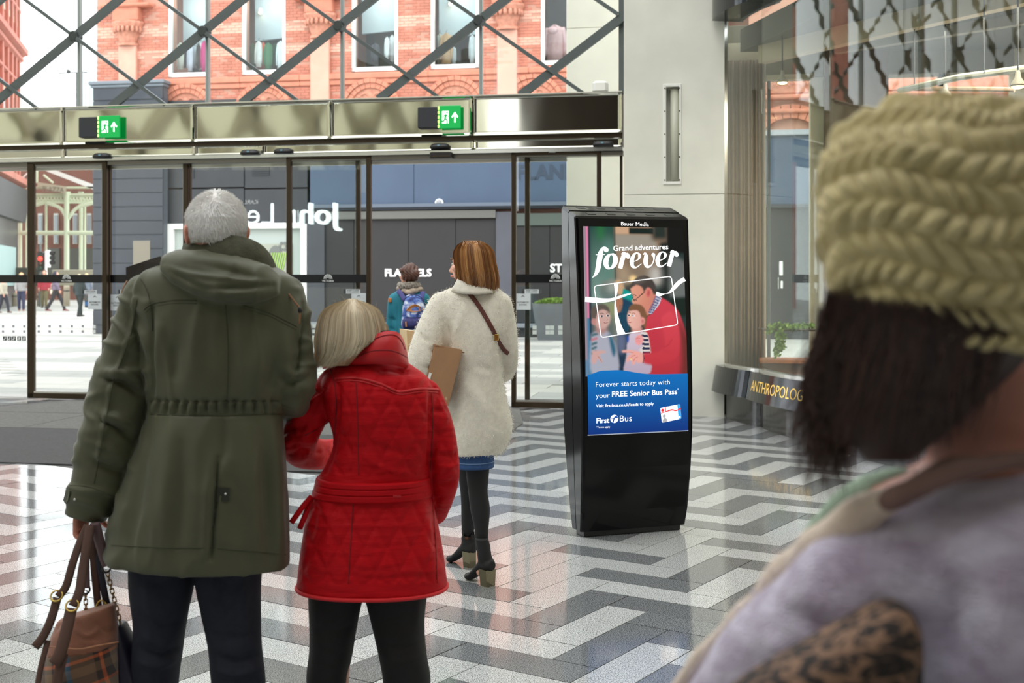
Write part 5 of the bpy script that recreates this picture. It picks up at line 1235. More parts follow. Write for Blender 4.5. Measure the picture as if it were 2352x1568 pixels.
for q in range(5): paint([(868+q*3, 1440+q*46), (936+q*6, 1450+q*44), (938+q*6, 1474+q*44), (870+q*1, 1466+q*46)], (40, 46, 74), 0, 1, False)
paint(oval(842, 1500, 44, 56, .2), (232, 154, 152), 1); line([(806, 1490), (830, 1478), (858, 1486)], 5, (196, 110, 112)); line([(812, 1516), (836, 1506), (862, 1514)], 5, (196, 110, 112)); paint(oval(720, 1490, 12, 40), (40, 80, 170), 1)
# grandfather's arm and pointing hand
paint([(1080, 1260), (1190, 1190), (1255, 1290), (1285, 1470), (1270, 1650), (1190, 1740), (1020, 1775), (880, 1745), (876, 1650), (1020, 1640), (1110, 1590), (1120, 1500)], (212, 68, 82), 2, 1, True, (190, 50, 62)); line([(1105, 1590), (1160, 1560), (1200, 1500)], 7, (150, 36, 46), .8, 1); line([(1090, 1620), (1170, 1640), (1250, 1640)], 8, (156, 38, 48), .6, 2); line([(878, 1646), (890, 1700), (878, 1748)], 14, (40, 40, 62))
paint([(884, 1652), (880, 1738), (830, 1748), (800, 1728), (790, 1762), (768, 1764), (758, 1720), (735, 1712), (716, 1740), (702, 1718), (722, 1668), (760, 1640), (665, 1630), (658, 1612), (700, 1606), (790, 1614), (840, 1628)], (230, 164, 152), 1); line([(745, 1700), (770, 1670), (800, 1664)], 6, (186, 112, 108)); line([(775, 1730), (800, 1690), (826, 1684)], 6, (186, 112, 108)); line([(700, 1628), (780, 1634)], 5, (196, 126, 118)); paint(oval(752, 1706, 10, 12), (236, 210, 130), 0)
paint(rect(262, 1700, 300, 1880), (90, 130, 160), 2)
idx = np.arange(GX*GY).reshape(GY, GX); Fq = np.column_stack([idx[:-1, :-1].ravel(), idx[1:, :-1].ravel(), idx[1:, 1:].ravel(), idx[:-1, 1:].ravel()])
Vp = [scr(min(a, 1345+27*(b-280)/2226), b, .003) for a, b in zip(gx.ravel(), gy.ravel())]
m_scr = attr_mat('lit poster picture', .4, emit=.56, spec=.15)
pic = mesh_obj('poster_picture', Vp, Fq, m_scr, kio, cols=img.reshape(-1, 3), label='lit poster photograph of a man and children pointing')
m_wl = M('poster white', (250, 250, 250), .3, emit=.56)
lay = MB()
def flat(P, off, mb, mi=0):
    n = len(P); mb.add([scr(x, y, off) for x, y in P], [tuple(range(n))[::-1]], mi)
def stroke(pts, ws, off=.0042, res=8, mi=0, mb=None):
    mb = mb or lay
    A = catmull(np.column_stack([np.array(pts, float), np.array(ws, float)]), res); P = A[:, :2]; w = np.maximum(A[:, 2], 2)/2; T = np.gradient(P, axis=0); T /= np.linalg.norm(T, axis=1)[:, None]+1e-9; N_ = np.column_stack([-T[:, 1], T[:, 0]])*w[:, None]
    L, R_ = P+N_, P-N_; n = len(P); V = [scr(*p, off) for p in L]+[scr(*p, off) for p in R_]; mb.add(V, [(i, i+1, n+i+1, n+i) for i in range(n-1)], mi)
def disc(x, y, r, off=.0043, mi=0, mb=None, ry=None):
    mb = mb or lay; n = 18; mb.add([scr(x+r*math.cos(2*PI*i/n), y+(ry or r)*math.sin(2*PI*i/n), off) for i in range(n)], [tuple(range(n))], mi)
# hand lettered word
stroke([(514, 520), (492, 503), (466, 520), (446, 575), (430, 650), (414, 735), (390, 792), (356, 828)], [30, 16, 30, 54, 54, 50, 28, 4]); disc(506, 530, 25); stroke([(394, 582), (440, 581), (492, 579)], [7, 9, 7])
tt = np.linspace(0, 2*PI, 20); stroke([(552+50*math.cos(t)-.16*76*math.sin(t), 652+76*math.sin(t)) for t in tt], [12+40*abs(math.cos(t+.15)) for t in tt], res=3)
def let_r(dx, dy): stroke([(666+dx, 574+dy), (696+dx, 568+dy), (672+dx, 650+dy), (652+dx, 728+dy)], [6, 40, 46, 46]); stroke([(680+dx, 650+dy), (700+dx, 590+dy), (724+dx, 570+dy), (744+dx, 578+dy)], [8, 12, 20, 22]); disc(738+dx, 598+dy, 24)
def let_e(dx, dy): stroke([(790+dx, 656+dy), (842+dx, 634+dy), (864+dx, 592+dy), (842+dx, 560+dy), (804+dx, 578+dy), (778+dx, 646+dy), (786+dx, 702+dy), (824+dx, 716+dy), (882+dx, 676+dy)], [7, 10, 34, 12, 26, 46, 34, 14, 5])
let_r(0, 0); let_e(0, 0); stroke([(902, 578), (922, 562), (934, 600), (926, 660), (944, 708), (986, 694), (1016, 640), (1018, 585)], [5, 18, 44, 48, 30, 12, 12, 26]); disc(1012, 578, 20); let_e(280, -12); let_r(530, -24)
lay.build('poster_word', m_wl, kio)
# ribbons and card outline
lay = MB()
stroke([(276, 1058), (380, 1068), (470, 1072), (560, 1062), (640, 1036), (700, 1016), (762, 1000)], [54, 54, 44, 30, 26, 22, 8], .0044); stroke([(1034, 1000), (1080, 1012), (1130, 1003), (1180, 990), (1230, 940), (1290, 880), (1352, 842)], [44, 34, 4, 18, 40, 44, 46], .0044)
stroke([(604, 886), (606, 940), (600, 1010), (592, 1070)], [46, 36, 20, 6], .0046); stroke([(592, 1070), (594, 1140), (604, 1250), (628, 1360), (652, 1436)], [6, 22, 40, 60, 84], .0046)
def rrect(c, r, k=5):
    c = np.array(c, float); out = []
    for i in range(4):
        p, a, b = c[i], c[i-1], c[(i+1) % 4]; u = (a-p)/np.linalg.norm(a-p); v = (b-p)/np.linalg.norm(b-p); s, e = p+u*r, p+v*r
        for q in range(k+1): t = q/k; out.append(s*(1-t)**2+2*p*t*(1-t)+e*t*t)
    return np.array(out)
R4 = rrect([(372, 916), (1204, 812), (1266, 1342), (436, 1470)], 34); R4 = np.vstack([R4, R4[:1]]); stroke(R4, [9]*len(R4), .0045, 1)
lay.build('poster_ribbons', m_wl, kio)
def ptext(mb, body, xa, ya, xb, yb, off=.0046, bold=0., mi=0, shear=0.):
    V, Fs, h = fit_text(body, 1., bold=bold, shear=shear); L = math.hypot(xb-xa, yb-ya); t = np.array(((xb-xa)/L, (yb-ya)/L)); up = np.array((0, -1.)); mb.add([scr(*(np.array((xa, ya))+t*v[0]*L+up*v[1]*L), off) for v in V], Fs, mi)
mb = MB(); ptext(mb, 'Grand adventures', 582, 542, 1177, 517, bold=.01); mb.build('poster_text', m_wl, kio)
mb = MB(); ptext(mb, 'Bauer Media', 672, 266, 970, 268, .0025); mb.build('maker_name', m_wl, kio)
# blue panel with a wavy top
n = 40; Vb, cb_ = [], []
for j in range(13):
    for i in range(n+1):
        X = 270+27*.7+1077*i/n; yt = 1874-58*math.exp(-((X-590)/240.)**2)-18*math.exp(-((X-420)/80.)**2)+3; Y = yt+(2500-yt)*j/12
        X = 270+27*(Y-280)/2226+1077*i/n; Vb.append(scr(X, Y, .0038)); t = (Y-1830)/670; cb_.append(srgb((0, 112, 190))*(1-t)+srgb((0, 48, 126))*t)
Fb = [(j*(n+1)+i, (j+1)*(n+1)+i, (j+1)*(n+1)+i+1, j*(n+1)+i+1) for j in range(12) for i in range(n)]
mesh_obj('poster_panel', Vb, Fb, m_scr, kio, cols=np.array(cb_))
D2 = 1383
mb = MB(); ptext(mb, 'Forever starts today with', 375, D2+628, 1168, D2+622, .0048, bold=-.012); mb.build('poster_text', m_wl, kio)
mb = MB(); ptext(mb, 'your', 375, D2+746, 520, D2+745, .0048, bold=-.012); mb.build('poster_text', m_wl, kio)
mb = MB(); ptext(mb, 'FREE Senior Bus Pass', 545, D2+722, 1248, D2+717, .0048, bold=.012); mb.build('poster_text', m_wl, kio)
mb = MB(); ptext(mb, '*', 1250, D2+668, 1264, D2+668, .0048); mb.build('poster_text', m_wl, kio)
mb = MB(); ptext(mb, 'Visit firstbus.co.uk/leeds to apply', 377, D2+838, 993, D2+836, .0048, bold=.006); mb.build('poster_text', m_wl, kio)
mb = MB(); ptext(mb, 'First', 382, D2+998, 518, D2+998, .0048, bold=.02); mb.build('poster_text', m_wl, kio)
mb = MB(); ptext(mb, 'Bus', 630, D2+990, 757, D2+990, .0048, bold=-.01); mb.build('poster_text', m_wl, kio)
mb = MB(); ptext(mb, '*Terms apply', 380, D2+1056, 527, D2+1056, .0048); mb.build('poster_text', m_wl, kio)
mb = MB()
disc(571, D2+958, 42, .0046, mb=mb, ry=44)
mb.build('poster_mark', m_wl, kio)
m_pb = M('poster blue', (0, 62, 140), .3, emit=.54); m_pr = M('poster red', (214, 34, 44), .3, emit=.54); m_pg = M('poster grey', (150, 150, 154), .3, emit=.54); m_pl = M('poster sky blue', (40, 150, 220), .3, emit=.54)
lay = MB(); stroke([(602, D2+932), (578, D2+938), (566, D2+962), (556, D2+1000)], [14, 12, 14, 12], .005); stroke([(536, D2+956), (570, D2+950), (610, D2+940)], [5, 8, 10], .005); lay.build('poster_mark', m_pb, kio)
lay = MB(); flat(rrect([(1064, D2+860), (1282, D2+826), (1297, D2+986), (1084, D2+1022)], 14), .0046, lay, 0)
lay.add([scr(x, D2+y, .0050) for x, y in ((1250, 832), (1280, 828), (1296, 984), (1266, 990))], [(0, 1, 2, 3)], 1)
stroke([(1072, D2+918), (1130, D2+902), (1190, D2+886), (1240, D2+896), (1288, D2+872)], [8, 10, 16, 12, 16], .0052, mi=2); stroke([(1118, D2+852), (1124, D2+890), (1132, D2+905)], [12, 9, 4], .0052, mi=2); disc(1090, D2+886, 17, .0052, 2)
disc(1108, D2+950, 17, .0052, 3, ry=20); lay.add([scr(x, D2+y, .0052) for x, y in ((1088, 1020), (1092, 990), (1104, 972), (1120, 970), (1140, 984), (1146, 1010))], [(0, 1, 2, 3, 4, 5)], 3); disc(1277, D2+968, 11, .0053, 0)
lay.build('poster_card', [m_wl, m_pl, m_pr, m_pg], kio)
mb = MB(); mb.add([scr(x, y, .0036) for x, y in ((292, 2498), (1376, 2498), (1376, 2508), (292, 2508))], [(0, 1, 2, 3)]); mb.build('poster_edge', M('poster edge', (170, 178, 190), .4, emit=.4), kio)
# ---------------------------------------------------------------- tools for people
def sring(py, pl, pr, Y, back, front, e=2.3, n=56, dy=0., tilt=0.):
    """horizontal body section between two columns; back = depth towards the viewer"""
    cx = (pl+pr)/2; a = (pr-pl)/2/F*Y; c = ray(cx, py, Y); out = []
    for k in range(n):
        t = 2*PI*k/n; ct, st_ = math.cos(t), math.sin(t); x = a*math.copysign(abs(ct)**(2/e), ct); b = front if st_ > 0 else back
        out.append((c.x+x, Y+dy+b*math.copysign(abs(st_)**(2/e), st_), c.z-tilt*x))
    return out
def torso(rows, Y, e=2.3, n=56, res=4):
    """rows (py, left, right, back, front[, dy, tilt])"""
    R_ = np.array([tuple(r)+(0,)*(7-len(r)) for r in rows], float); R_ = catmull(R_, res)
    return loft([sring(r[0], r[1], r[2], Y, r[3], r[4], e, n, r[5], r[6]) for r in R_])
def limb(pts, Y, n=18, res=5, cut=False):
    """pts (px, py, radius px[, dY])"""
    P = [(*ray(p[0], p[1], Y+(p[3] if len(p) > 3 else 0)), p[2]/F*Y) for p in pts]
    sh_ = rounded_tube([p[:3] for p in P], [p[3] for p in P], n, res); return sh_[:2] if cut else sh_
def hand(wp, d, nrm, s, curl=(70, 85, 60), sc=1., thumb=(.5, .6, .4), fr=.0088):
    """palm, four unequal fingers that curl towards nrm, and a thumb from the side s (index side)"""
    wp, d, nrm, s = [np.array(v, float) for v in (wp, d, nrm, s)]; d /= np.linalg.norm(d); s -= d*(s@d); s /= np.linalg.norm(s); nrm = nrm-d*(nrm@d)-s*(nrm@s); nrm /= np.linalg.norm(nrm)
    sh = []
    ax = np.column_stack([s, nrm, d]); sh.append(ell(wp+d*.052*sc, (.041*sc, .017*sc, .055*sc), ax)); sh += rounded_tube([wp-d*.05*sc, wp+d*.02*sc], [.026*sc, .028*sc], 12, 2)
    for off, L, r in ((-.032, .062, .0078), (-.011, .078, .0088), (.011, .085, .009), (.032, .076, .0086)):
        p = wp+d*(.09-.06*abs(off-.008))*sc+s*off*sc; a = 0; pts = [wp+d*.05*sc+s*off*.8*sc, p]
        for seg, (cu, fr_) in enumerate(zip(curl, (.46, .3, .24))):
            a += math.radians(cu); p = p+(d*math.cos(a)+nrm*math.sin(a))*L*fr_*sc; pts.append(p)
        sh += rounded_tube(pts, [r*1.1*sc, r*1.12*sc, r*1.05*sc, r*.95*sc, r*.78*sc], 10, 3)
    t = d*thumb[0]+s*thumb[1]+nrm*thumb[2]; t /= np.linalg.norm(t); b = wp+d*.022*sc+s*.03*sc; t2 = t*.75+d*.5+nrm*.35; t2 /= np.linalg.norm(t2)
    sh += rounded_tube([b-t*.012*sc, b+t*.036*sc, b+t*.036*sc+t2*.03*sc, b+t*.036*sc+t2*.055*sc], [.013*sc, .0118*sc, .0105*sc, .0085*sc], 10, 3)
    return sh
def head_shells(c, r, fwd, neck_to, ears=True):
    """skull, jaw, nose, brow, lips, chin, ears, neck; c centre of the skull, fwd facing direction (horizontal)"""
    c = np.array(c, float); f = np.array(fwd, float); f /= np.linalg.norm(f); s = np.cross((0, 0, 1), f); s /= np.linalg.norm(s); u = np.cross(f, s); ax = np.column_stack([s, f, u]); R_ = r
    def at(x, y, z): return c+s*x*R_+f*y*R_+u*z*R_
    sh = [ell(at(0, 0, .12), (.8*R_, 1.0*R_, .98*R_), ax), ell(at(0, .28, -.42), (.66*R_, .7*R_, .78*R_), ax), ell(at(0, .62, -.9), (.3*R_, .26*R_, .22*R_), ax)]
    sh += rounded_tube([at(0, .92, .12), at(0, 1.08, -.18), at(0, 1.16, -.34)], [.09*R_, .12*R_, .14*R_], 10, 3); sh.append(ell(at(0, 1.03, -.38), (.2*R_, .12*R_, .1*R_), ax))
    sh += [ell(at(0, .86, .2), (.55*R_, .14*R_, .12*R_), ax), ell(at(0, .9, -.58), (.27*R_, .14*R_, .07*R_), ax), ell(at(0, .88, -.68), (.23*R_, .13*R_, .07*R_), ax)]
    for k in (-1, 1):
        sh.append(ell(at(k*.5, .66, -.22), (.24*R_, .24*R_, .22*R_), ax))
        if ears: sh.append(ell(at(k*.84, -.08, -.12), (.1*R_, .2*R_, .32*R_), ax)); sh.append(ell(at(k*.9, -.12, -.02), (.07*R_, .2*R_, .2*R_), ax))
    sh += rounded_tube([at(0, -.12, -.55), np.array(neck_to, float)], [.56*R_, .6*R_], 16, 3)
    return sh, at
def eyes(at, r, parent):
    for k in (-1, 1):
        mb = MB(); mb.add(*ell(at(k*.34, .86, .02), (.13*r, .1*r, .09*r), nu=10, nv=8), mi=0); mb.add(*ell(at(k*.34, .95, .02), (.055*r, .03*r, .055*r), nu=8, nv=6), mi=1); mb.build('eye', [M('eye white', (225, 220, 214), .3), M('iris', (62, 50, 44), .2)], parent, smooth=True)
def strands(roots, paths, width, cols, name, parent, mat, jit=.0):
    """hair: each strand a tapered flat ribbon of two crossed blades; paths = list of (k,3) arrays"""
    V, Fs, C_ = [], [], []; n = 0
    for p, c in zip(paths, cols):
        p = np.asarray(p); k = len(p); t = np.gradient(p, axis=0); t /= np.linalg.norm(t, axis=1)[:, None]+1e-9; view = p-np.array((0, 0, H)); side = np.cross(t, view); side /= np.linalg.norm(side, axis=1)[:, None]+1e-9; w = width*np.sin(np.linspace(.35, PI*.97, k))[:, None]
        up = np.cross(side, t); V += [p-side*w, p+up*w*.6, p+side*w]
        for i in range(k-1):
            a = n+i; Fs += [(a, a+1, a+k+1, a+k), (a+k, a+k+1, a+2*k+1, a+2*k)]
        C_.append(np.repeat(np.asarray(c)[None], 3*k, 0)); n += 3*k
    return mesh_obj(name, np.concatenate(V), Fs, mat, parent, smooth=True, cols=np.concatenate(C_))
def garment_mesh(shells, voxel, folds=(), smooth=4, extra=None, noise_amp=.0, noise_scale=(6, 6, 3), seed=1.):
    V, Fs = fuse(shells, voxel, smooth); N = vnormals(V, Fs)
    if noise_amp: V = V+N*(noise_amp*nfield(V, noise_scale, seed))[:, None]
    if len(folds): V = crease(V, N, folds)
    if extra is not None: V = extra(V, vnormals(V, Fs))
    return V, Fs
def seam(bvh, pxs, rad, name, mat, parent, step=5., off=.0005, flat=None):
    P = surf_pts(bvh, dense(pxs, step), off)
    if len(P) < 2: return None
    P = np.array(P)
    for _ in range(2): P[1:-1] = (P[:-2]+2*P[1:-1]+P[2:])/4
    mb = MB(); mb.tube(P, rad, 6, flat=flat, up=(0, -1, 0) if flat else None); return mb.build(name, mat, parent, smooth=True)
def patch(bvh, poly, thick, name, mat, parent, off=.001):
    """a small sewn-on piece that lies on the cloth"""
    P = surf_pts(bvh, poly, off)
    if len(P) < 3: return None
    P = np.array(P); n = np.mean([np.cross(P[1]-P[0], P[2]-P[0])], 0); n /= np.linalg.norm(n)+1e-9
    if n[1] > 0: n = -n
    k = len(P); mb = MB(); mb.add(np.vstack([P, P+n*thick]), [tuple(range(k)), tuple(range(2*k-1, k-1, -1))]+[(i, (i+1) % k, k+(i+1) % k, k+i) for i in range(k)]); return mb.build(name, mat, parent)
def band_part(top, bot, Y, thick, name, mat, parent, res=6, mid=3, bulge=.0):
    """collar-like band between two drawn edges; entries (px, py, dY)"""
    T_ = catmull(np.array(top, float), res); B_ = catmull(np.array(bot, float), res); k = min(len(T_), len(B_)); T_ = T_[np.linspace(0, len(T_)-1, k).astype(int)]; B_ = B_[np.linspace(0, len(B_)-1, k).astype(int)]; V = []
    for lay_ in (0, 1):
        for j in range(mid+1):
            q = j/mid
            for a, b in zip(T_, B_):
                m = a*(1-q)+b*q; V.append(tuple(ray(m[0], m[1], Y+m[2]-bulge*math.sin(PI*q)+thick*lay_)))
    Fs = []; L = (mid+1)*k
    for j in range(mid):
        for i in range(k-1): a = j*k+i; Fs += [(a, a+k, a+k+1, a+1), (L+a, L+a+1, L+a+k+1, L+a+k)]
    for i in range(k-1): Fs += [(i, i+1, L+i+1, L+i), (mid*k+i, L+mid*k+i, L+mid*k+i+1, mid*k+i+1)]
    for j in range(mid): Fs += [(j*k, L+j*k, L+j*k+k, j*k+k), (j*k+k-1, j*k+2*k-1, L+j*k+2*k-1, L+j*k+k-1)]
    return mesh_obj(name, V, Fs, mat, parent, smooth=True)
def shoe(parent, heel, toe, mat, name='shoe', w=.045, h=.085, sole=None):
    heel, toe = np.array(heel, float), np.array(toe, float); d = toe-heel; L = np.linalg.norm(d); d /= L; s = np.cross(d, (0, 0, 1)); rings = []
    for t, ww, hh in ((0, .55, .7), (.06, .8, 1), (.3, .8, 1.), (.5, .85, .72), (.75, 1., .55), (.93, .8, .42), (1., .35, .3)):
        c = heel+d*L*t; rings.append([c+s*ww*w*math.cos(q)+np.array((0, 0, 1))*max(.0, hh*h*(.5+.5*math.sin(q))) for q in [2*PI*i/14 for i in range(14)]])
    V, Fs = loft(rings); return mesh_obj(name, V, Fs, mat, parent, smooth=True)
m_skin = M('skin', (214, 158, 136), .5, var=.06, scale=30, bump=.05, bscale=400)
m_skinr = M('ruddy skin', (206, 136, 116), .5, var=.1, scale=40, bump=.08, bscale=400)
m_hairm = attr_mat('hair', .38, spec=.4)
# ---------------------------------------------------------------- man in the olive parka
YM = 3.4
man = thing('person', 'white haired person in olive parka seen from behind, holding two bags in the left hand', 'person', (ray(450, 645, YM).x, YM, 0))
m_olive = M('olive waxed cloth', (75, 76, 52), .58, var=.1, scale=7, bump=.12, bscale=500, sheen=.15)
m_olive2 = M('olive corduroy', (70, 70, 52), .8, var=.2, scale=40, bump=.5, bscale=160)
m_seam = M('olive seam', (66, 66, 48), .8); m_jean = M('navy jeans', (27, 30, 44), .85, var=.18, scale=60, bump=.3, bscale=700)
hc = ray(497, 530, YM); hr = .0945
ft = (-.38, .925, 0)
sh, at = head_shells(hc, hr, ft, ray(500, 640, YM+.0))
mT = torso([(588, 455, 545, .05, .06), (640, 350, 650, .09, .085), (720, 350, 672, .1, .1), (930, 365, 630, .1, .1), (1060, 345, 625, .11, .11), (1230, 330, 600, .11, .1), (1290, 335, 590, .1, .1)], YM, n=32)
sh.append(mT)
for pts in ([(338, 676, 36), (300, 830, 30), (270, 960, 28), (212, 1100, 22), (189, 1160, 19)], [(655, 685, 34), (668, 800, 30), (668, 890, 29), (655, 935, 24, .16), (630, 960, 21, .3)], [(375, 1240, 58), (368, 1380, 48), (362, 1500, 44), (352, 1600, 40), (350, 1760, 30), (352, 1830, 26)], [(525, 1240, 58), (535, 1380, 50), (545, 1500, 46), (548, 1620, 42), (548, 1760, 30), (548, 1830, 26)]): sh += limb(pts, YM)
wl = np.array(ray(188, 1158, YM-.01)); sh += hand(wl, (-.06, .05, -1), (1, .1, 0), (0.2, 1, 0), curl=(70, 85, 70), sc=.9)
wr = np.array(ray(628, 962, YM+.31)); sh += hand(wr, (-.7, .7, .1), (.2, .2, -1), (.6, .6, .2), curl=(30, 40, 30))
V, Fs = fuse(sh, .0055, 3); body = mesh_obj('body', V, Fs, m_skinr, man, smooth=True)
eyes(at, hr, man)
# short white hair: cap and combed bristles
rg = random.Random(21); axf = np.array(ft)/np.linalg.norm(ft); axs = np.cross((0, 0, 1), axf)
capc = np.array(hc)+np.array((0, 0, .13*hr))
def cap_ok(d): fy = d@axf; return d[2] > -.52+.75*max(0, fy)+.0 and not (fy > .55 and d[2] < .35)
def cap_pt(d, k=1.): return capc+k*hr*(axs*(d@axs)*.875+axf*(d@axf)*1.06+np.array((0, 0, d[2]*1.03)))
V, Fs = ell((0, 0, 0), (1, 1, 1), nu=48, nv=36); keep = [cap_ok(v) or v[2] > .5 for v in V]; VV = np.array([cap_pt(v, 1.0 if k_ else .8) for v, k_ in zip(V, keep)]); mesh_obj('hair', VV, Fs, M('white hair base', (236, 232, 228), .6, var=.12, scale=60), man, smooth=True)
paths, cols = [], []; whorl = np.array(axs*.1-axf*.45+np.array((0, 0, .88))); whorl /= np.linalg.norm(whorl)
while len(paths) < 5200:
    d = np.array((rg.gauss(0, 1), rg.gauss(0, 1), rg.gauss(0, 1))); d /= np.linalg.norm(d)
    if not cap_ok(d): continue
    fl = d-whorl*(d@whorl); fl /= np.linalg.norm(fl)+1e-6; tang = np.cross(np.cross(whorl, d), d); tang = -tang if tang@fl < 0 else tang; tang /= np.linalg.norm(tang)+1e-6
    tang = tang+np.cross(d, tang)*rg.gauss(.25, .25); L = rg.uniform(.10, .2) if d[2] > -.2 else rg.uniform(.07, .13); lift = rg.uniform(.02, .12)*(1.2 if d[2] > .3 else .6)
    p = [cap_pt(d, .99)]
    for q in (.35, .7, 1.): e = d+tang*L*q; e /= np.linalg.norm(e); p.append(cap_pt(e, 1.0+lift*q*.8))
    paths.append(np.array(p)); v = rg.uniform(.86, 1.0); back = -(d@axf); g = 1-.1*max(0, back)*max(0, .25-d[2])*1.6  # g puts shading into the strand colour low on the back
    cols.append(np.array(lin((254, 252, 250))[:3])*v*g)
strands(None, paths, .00085, cols, 'hair_strands', man, m_hairm)
# trousers and shoes
legs = [torso([(1225, 285, 605, .12, .11), (1275, 290, 604, .115, .11)], YM, n=40)]
legs.append(torso([(1262, 290, 450, .1, .1), (1300, 297, 448, .1, .1), (1350, 300, 441, .098, .095), (1430, 310, 426, .088, .085), (1490, 305, 416, .085, .08), (1568, 298, 406, .075, .07), (1700, 303, 398, .07, .065), (1800, 306, 396, .068, .065), (1852, 306, 397, .07, .066)], YM, e=2.1, n=36))
legs.append(torso([(1262, 448, 606, .1, .1), (1300, 450, 603, .1, .1), (1350, 455, 600, .098, .095), (1430, 470, 601, .088, .085), (1490, 482, 604, .085, .08), (1568, 488, 610, .075, .07), (1700, 496, 604, .07, .065), (1800, 500, 602, .068, .065), (1852, 500, 603, .07, .066)], YM, e=2.1, n=36))
fl = [([(320, 1490), (370, 1505), (412, 1488)], -.006, 8), ([(318, 1520), (360, 1530), (405, 1512)], .006, 8), ([(480, 1500), (540, 1520), (600, 1500)], -.006, 9), ([(485, 1535), (545, 1548), (606, 1530)], .006, 9), ([(340, 1300), (345, 1400), (352, 1480)], .004, 14), ([(560, 1310), (556, 1400), (560, 1490)], .004, 14), ([(500, 1300), (512, 1400)], -.005, 10)]
fl = [(f[0], f[1]*1.9, f[2]) for f in fl]+[([(330, 1400), (370, 1440), (418, 1420)], -.007, 10), ([(475, 1440), (520, 1470), (590, 1450)], -.008, 10), ([(320, 1450), (360, 1475), (400, 1470)], .008, 10), ([(310, 1310), (360, 1340), (430, 1320)], -.006, 12), ([(470, 1320), (530, 1345), (590, 1325)], -.006, 12)]
V, Fs = garment_mesh(legs, .007, fl, 3, noise_amp=.007, noise_scale=(9, 9, 7)); mesh_obj('trousers', V, Fs, m_jean, man, smooth=True)
for px in (352, 550): p = ray(px, 1860, YM); shoe(man, (p.x, YM-.09, 0), (p.x+(-.02 if px < 400 else .03), YM+.2, 0), M('brown leather shoe', (64, 44, 34), .4), h=.1, w=.05)
# parka
def hemt(rows): return rows
rows = [(586, 440, 560, .06, .07), (604, 385, 612, .09, .085), (628, 332, 660, .115, .1), (655, 306, 690, .125, .105), (700, 308, 702, .135, .115), (760, 320, 702, .14, .125), (840, 333, 692, .14, .13), (900, 340, 668, .132, .13), (936, 343, 646, .122, .12), (975, 335, 648, .132, .13), (1060, 304, 654, .15, .14), (1160, 272, 658, .16, .15, 0, -.02), (1240, 253, 661, .165, .155, 0, -.045), (1284, 246, 662, .165, .155, 0, -.055), (1292, 250, 658, .16, .15, 0, -.055)]
rows = [r[:6]+(-r[6],) if len(r) > 6 else r for r in rows]
sh = [torso(rows, YM, e=2.25, n=64)]
sh += limb([(330, 672, 46), (312, 735, 48), (294, 810, 55), (276, 900, 64), (253, 1000, 66), (230, 1090, 61), (210, 1145, 52), (197, 1186, 45)], YM-.01, n=24, cut=True)
sh += limb([(662, 690, 44), (676, 760, 42), (678, 835, 44), (672, 895, 46), (658, 935, 40, .14), (640, 955, 34, .26)], YM, n=24)
hood = []
for t, (x, yt, yb, dep) in zip(np.linspace(0, 1, 7), ((372, 588, 622, .06), (405, 578, 650, .1), (455, 576, 676, .135), (510, 582, 690, .15), (565, 592, 694, .145), (612, 610, 690, .11), (640, 640, 676, .06))):
    c = ray(x, (yt+yb)/2, YM-.1); h_ = (yb-yt)/2/F*YM; hood.append([(c.x, YM-.075-dep*.62*math.cos(q)-.35*dep*max(0, -math.sin(q)), c.z+h_*math.sin(q)) for q in [2*PI*i/24 for i in range(24)]])
sh.append(loft(hood))
A, Vv = [], []
folds = [([(372, 735), (362, 800), (355, 860)], .008, 14), ([(455, 720), (442, 830), (430, 915)], .007, 20), ([(600, 750), (588, 850), (575, 915)], .007, 20), ([(655, 765), (660, 850), (650, 905)], .006, 14), ([(522, 715), (530, 800), (525, 915)], -.009, 20), ([(402, 790), (398, 880)], -.007, 14), ([(630, 820), (622, 900)], -.007, 14), ([(560, 700), (545, 800)], .005, 16),
 ([(395, 960), (385, 1100), (368, 1275)], .008, 22), ([(452, 960), (458, 1100), (442, 1280)], .006, 24), ([(560, 960), (575, 1100), (588, 1290)], .008, 22), ([(625, 960), (636, 1120), (640, 1290)], .007, 14), ([(350, 965), (322, 1100), (300, 1265)], -.008, 16), ([(512, 955), (514, 1040), (506, 1070)], -.008, 12), ([(602, 980), (612, 1120), (616, 1290)], -.007, 12), ([(420, 1000), (418, 1150), (405, 1275)], -.006, 18), ([(500, 1050), (493, 1150), (484, 1284)], -.016, 6), ([(487, 1050), (478, 1160), (470, 1284)], .008, 12),
 ([(240, 868), (285, 880), (320, 906)], -.012, 9), ([(242, 852), (285, 862), (325, 886)], .009, 9), ([(225, 962), (275, 985), (308, 1012)], -.011, 9), ([(228, 945), (280, 968), (312, 990)], .009, 9), ([(212, 1058), (255, 1078), (288, 1090)], -.008, 9), ([(214, 1040), (262, 1060)], .007, 9), ([(300, 740), (330, 770), (342, 815)], .008, 9), ([(290, 720), (312, 760), (330, 830)], -.007, 9),
 ([(315, 688), (302, 760), (284, 815), (262, 872), (243, 965), (226, 1060)], .0045, 5, 0), ([(350, 700), (352, 800), (348, 900), (345, 945)], -.01, 7), ([(696, 700), (690, 800), (676, 880)], -.008, 7), ([(640, 860), (665, 880), (700, 872)], -.008, 8), ([(648, 845), (672, 862), (705, 852)], .007, 8),
 ([(395, 625), (470, 662), (560, 660), (625, 655)], -.007, 7), ([(385, 612), (430, 628), (520, 640), (630, 650)], .005, 7), ([(440, 650), (500, 668), (560, 675)], .006, 10), ([(480, 610), (540, 625), (600, 640)], -.005, 12), ([(430, 590), (500, 600), (560, 615)], .004, 10)]
for i, x in enumerate(range(352, 646, 11)): folds.append(([(x, 918), (x+rnd.uniform(-4, 4), 950)], (-.006 if i % 2 else .004), 4.5))
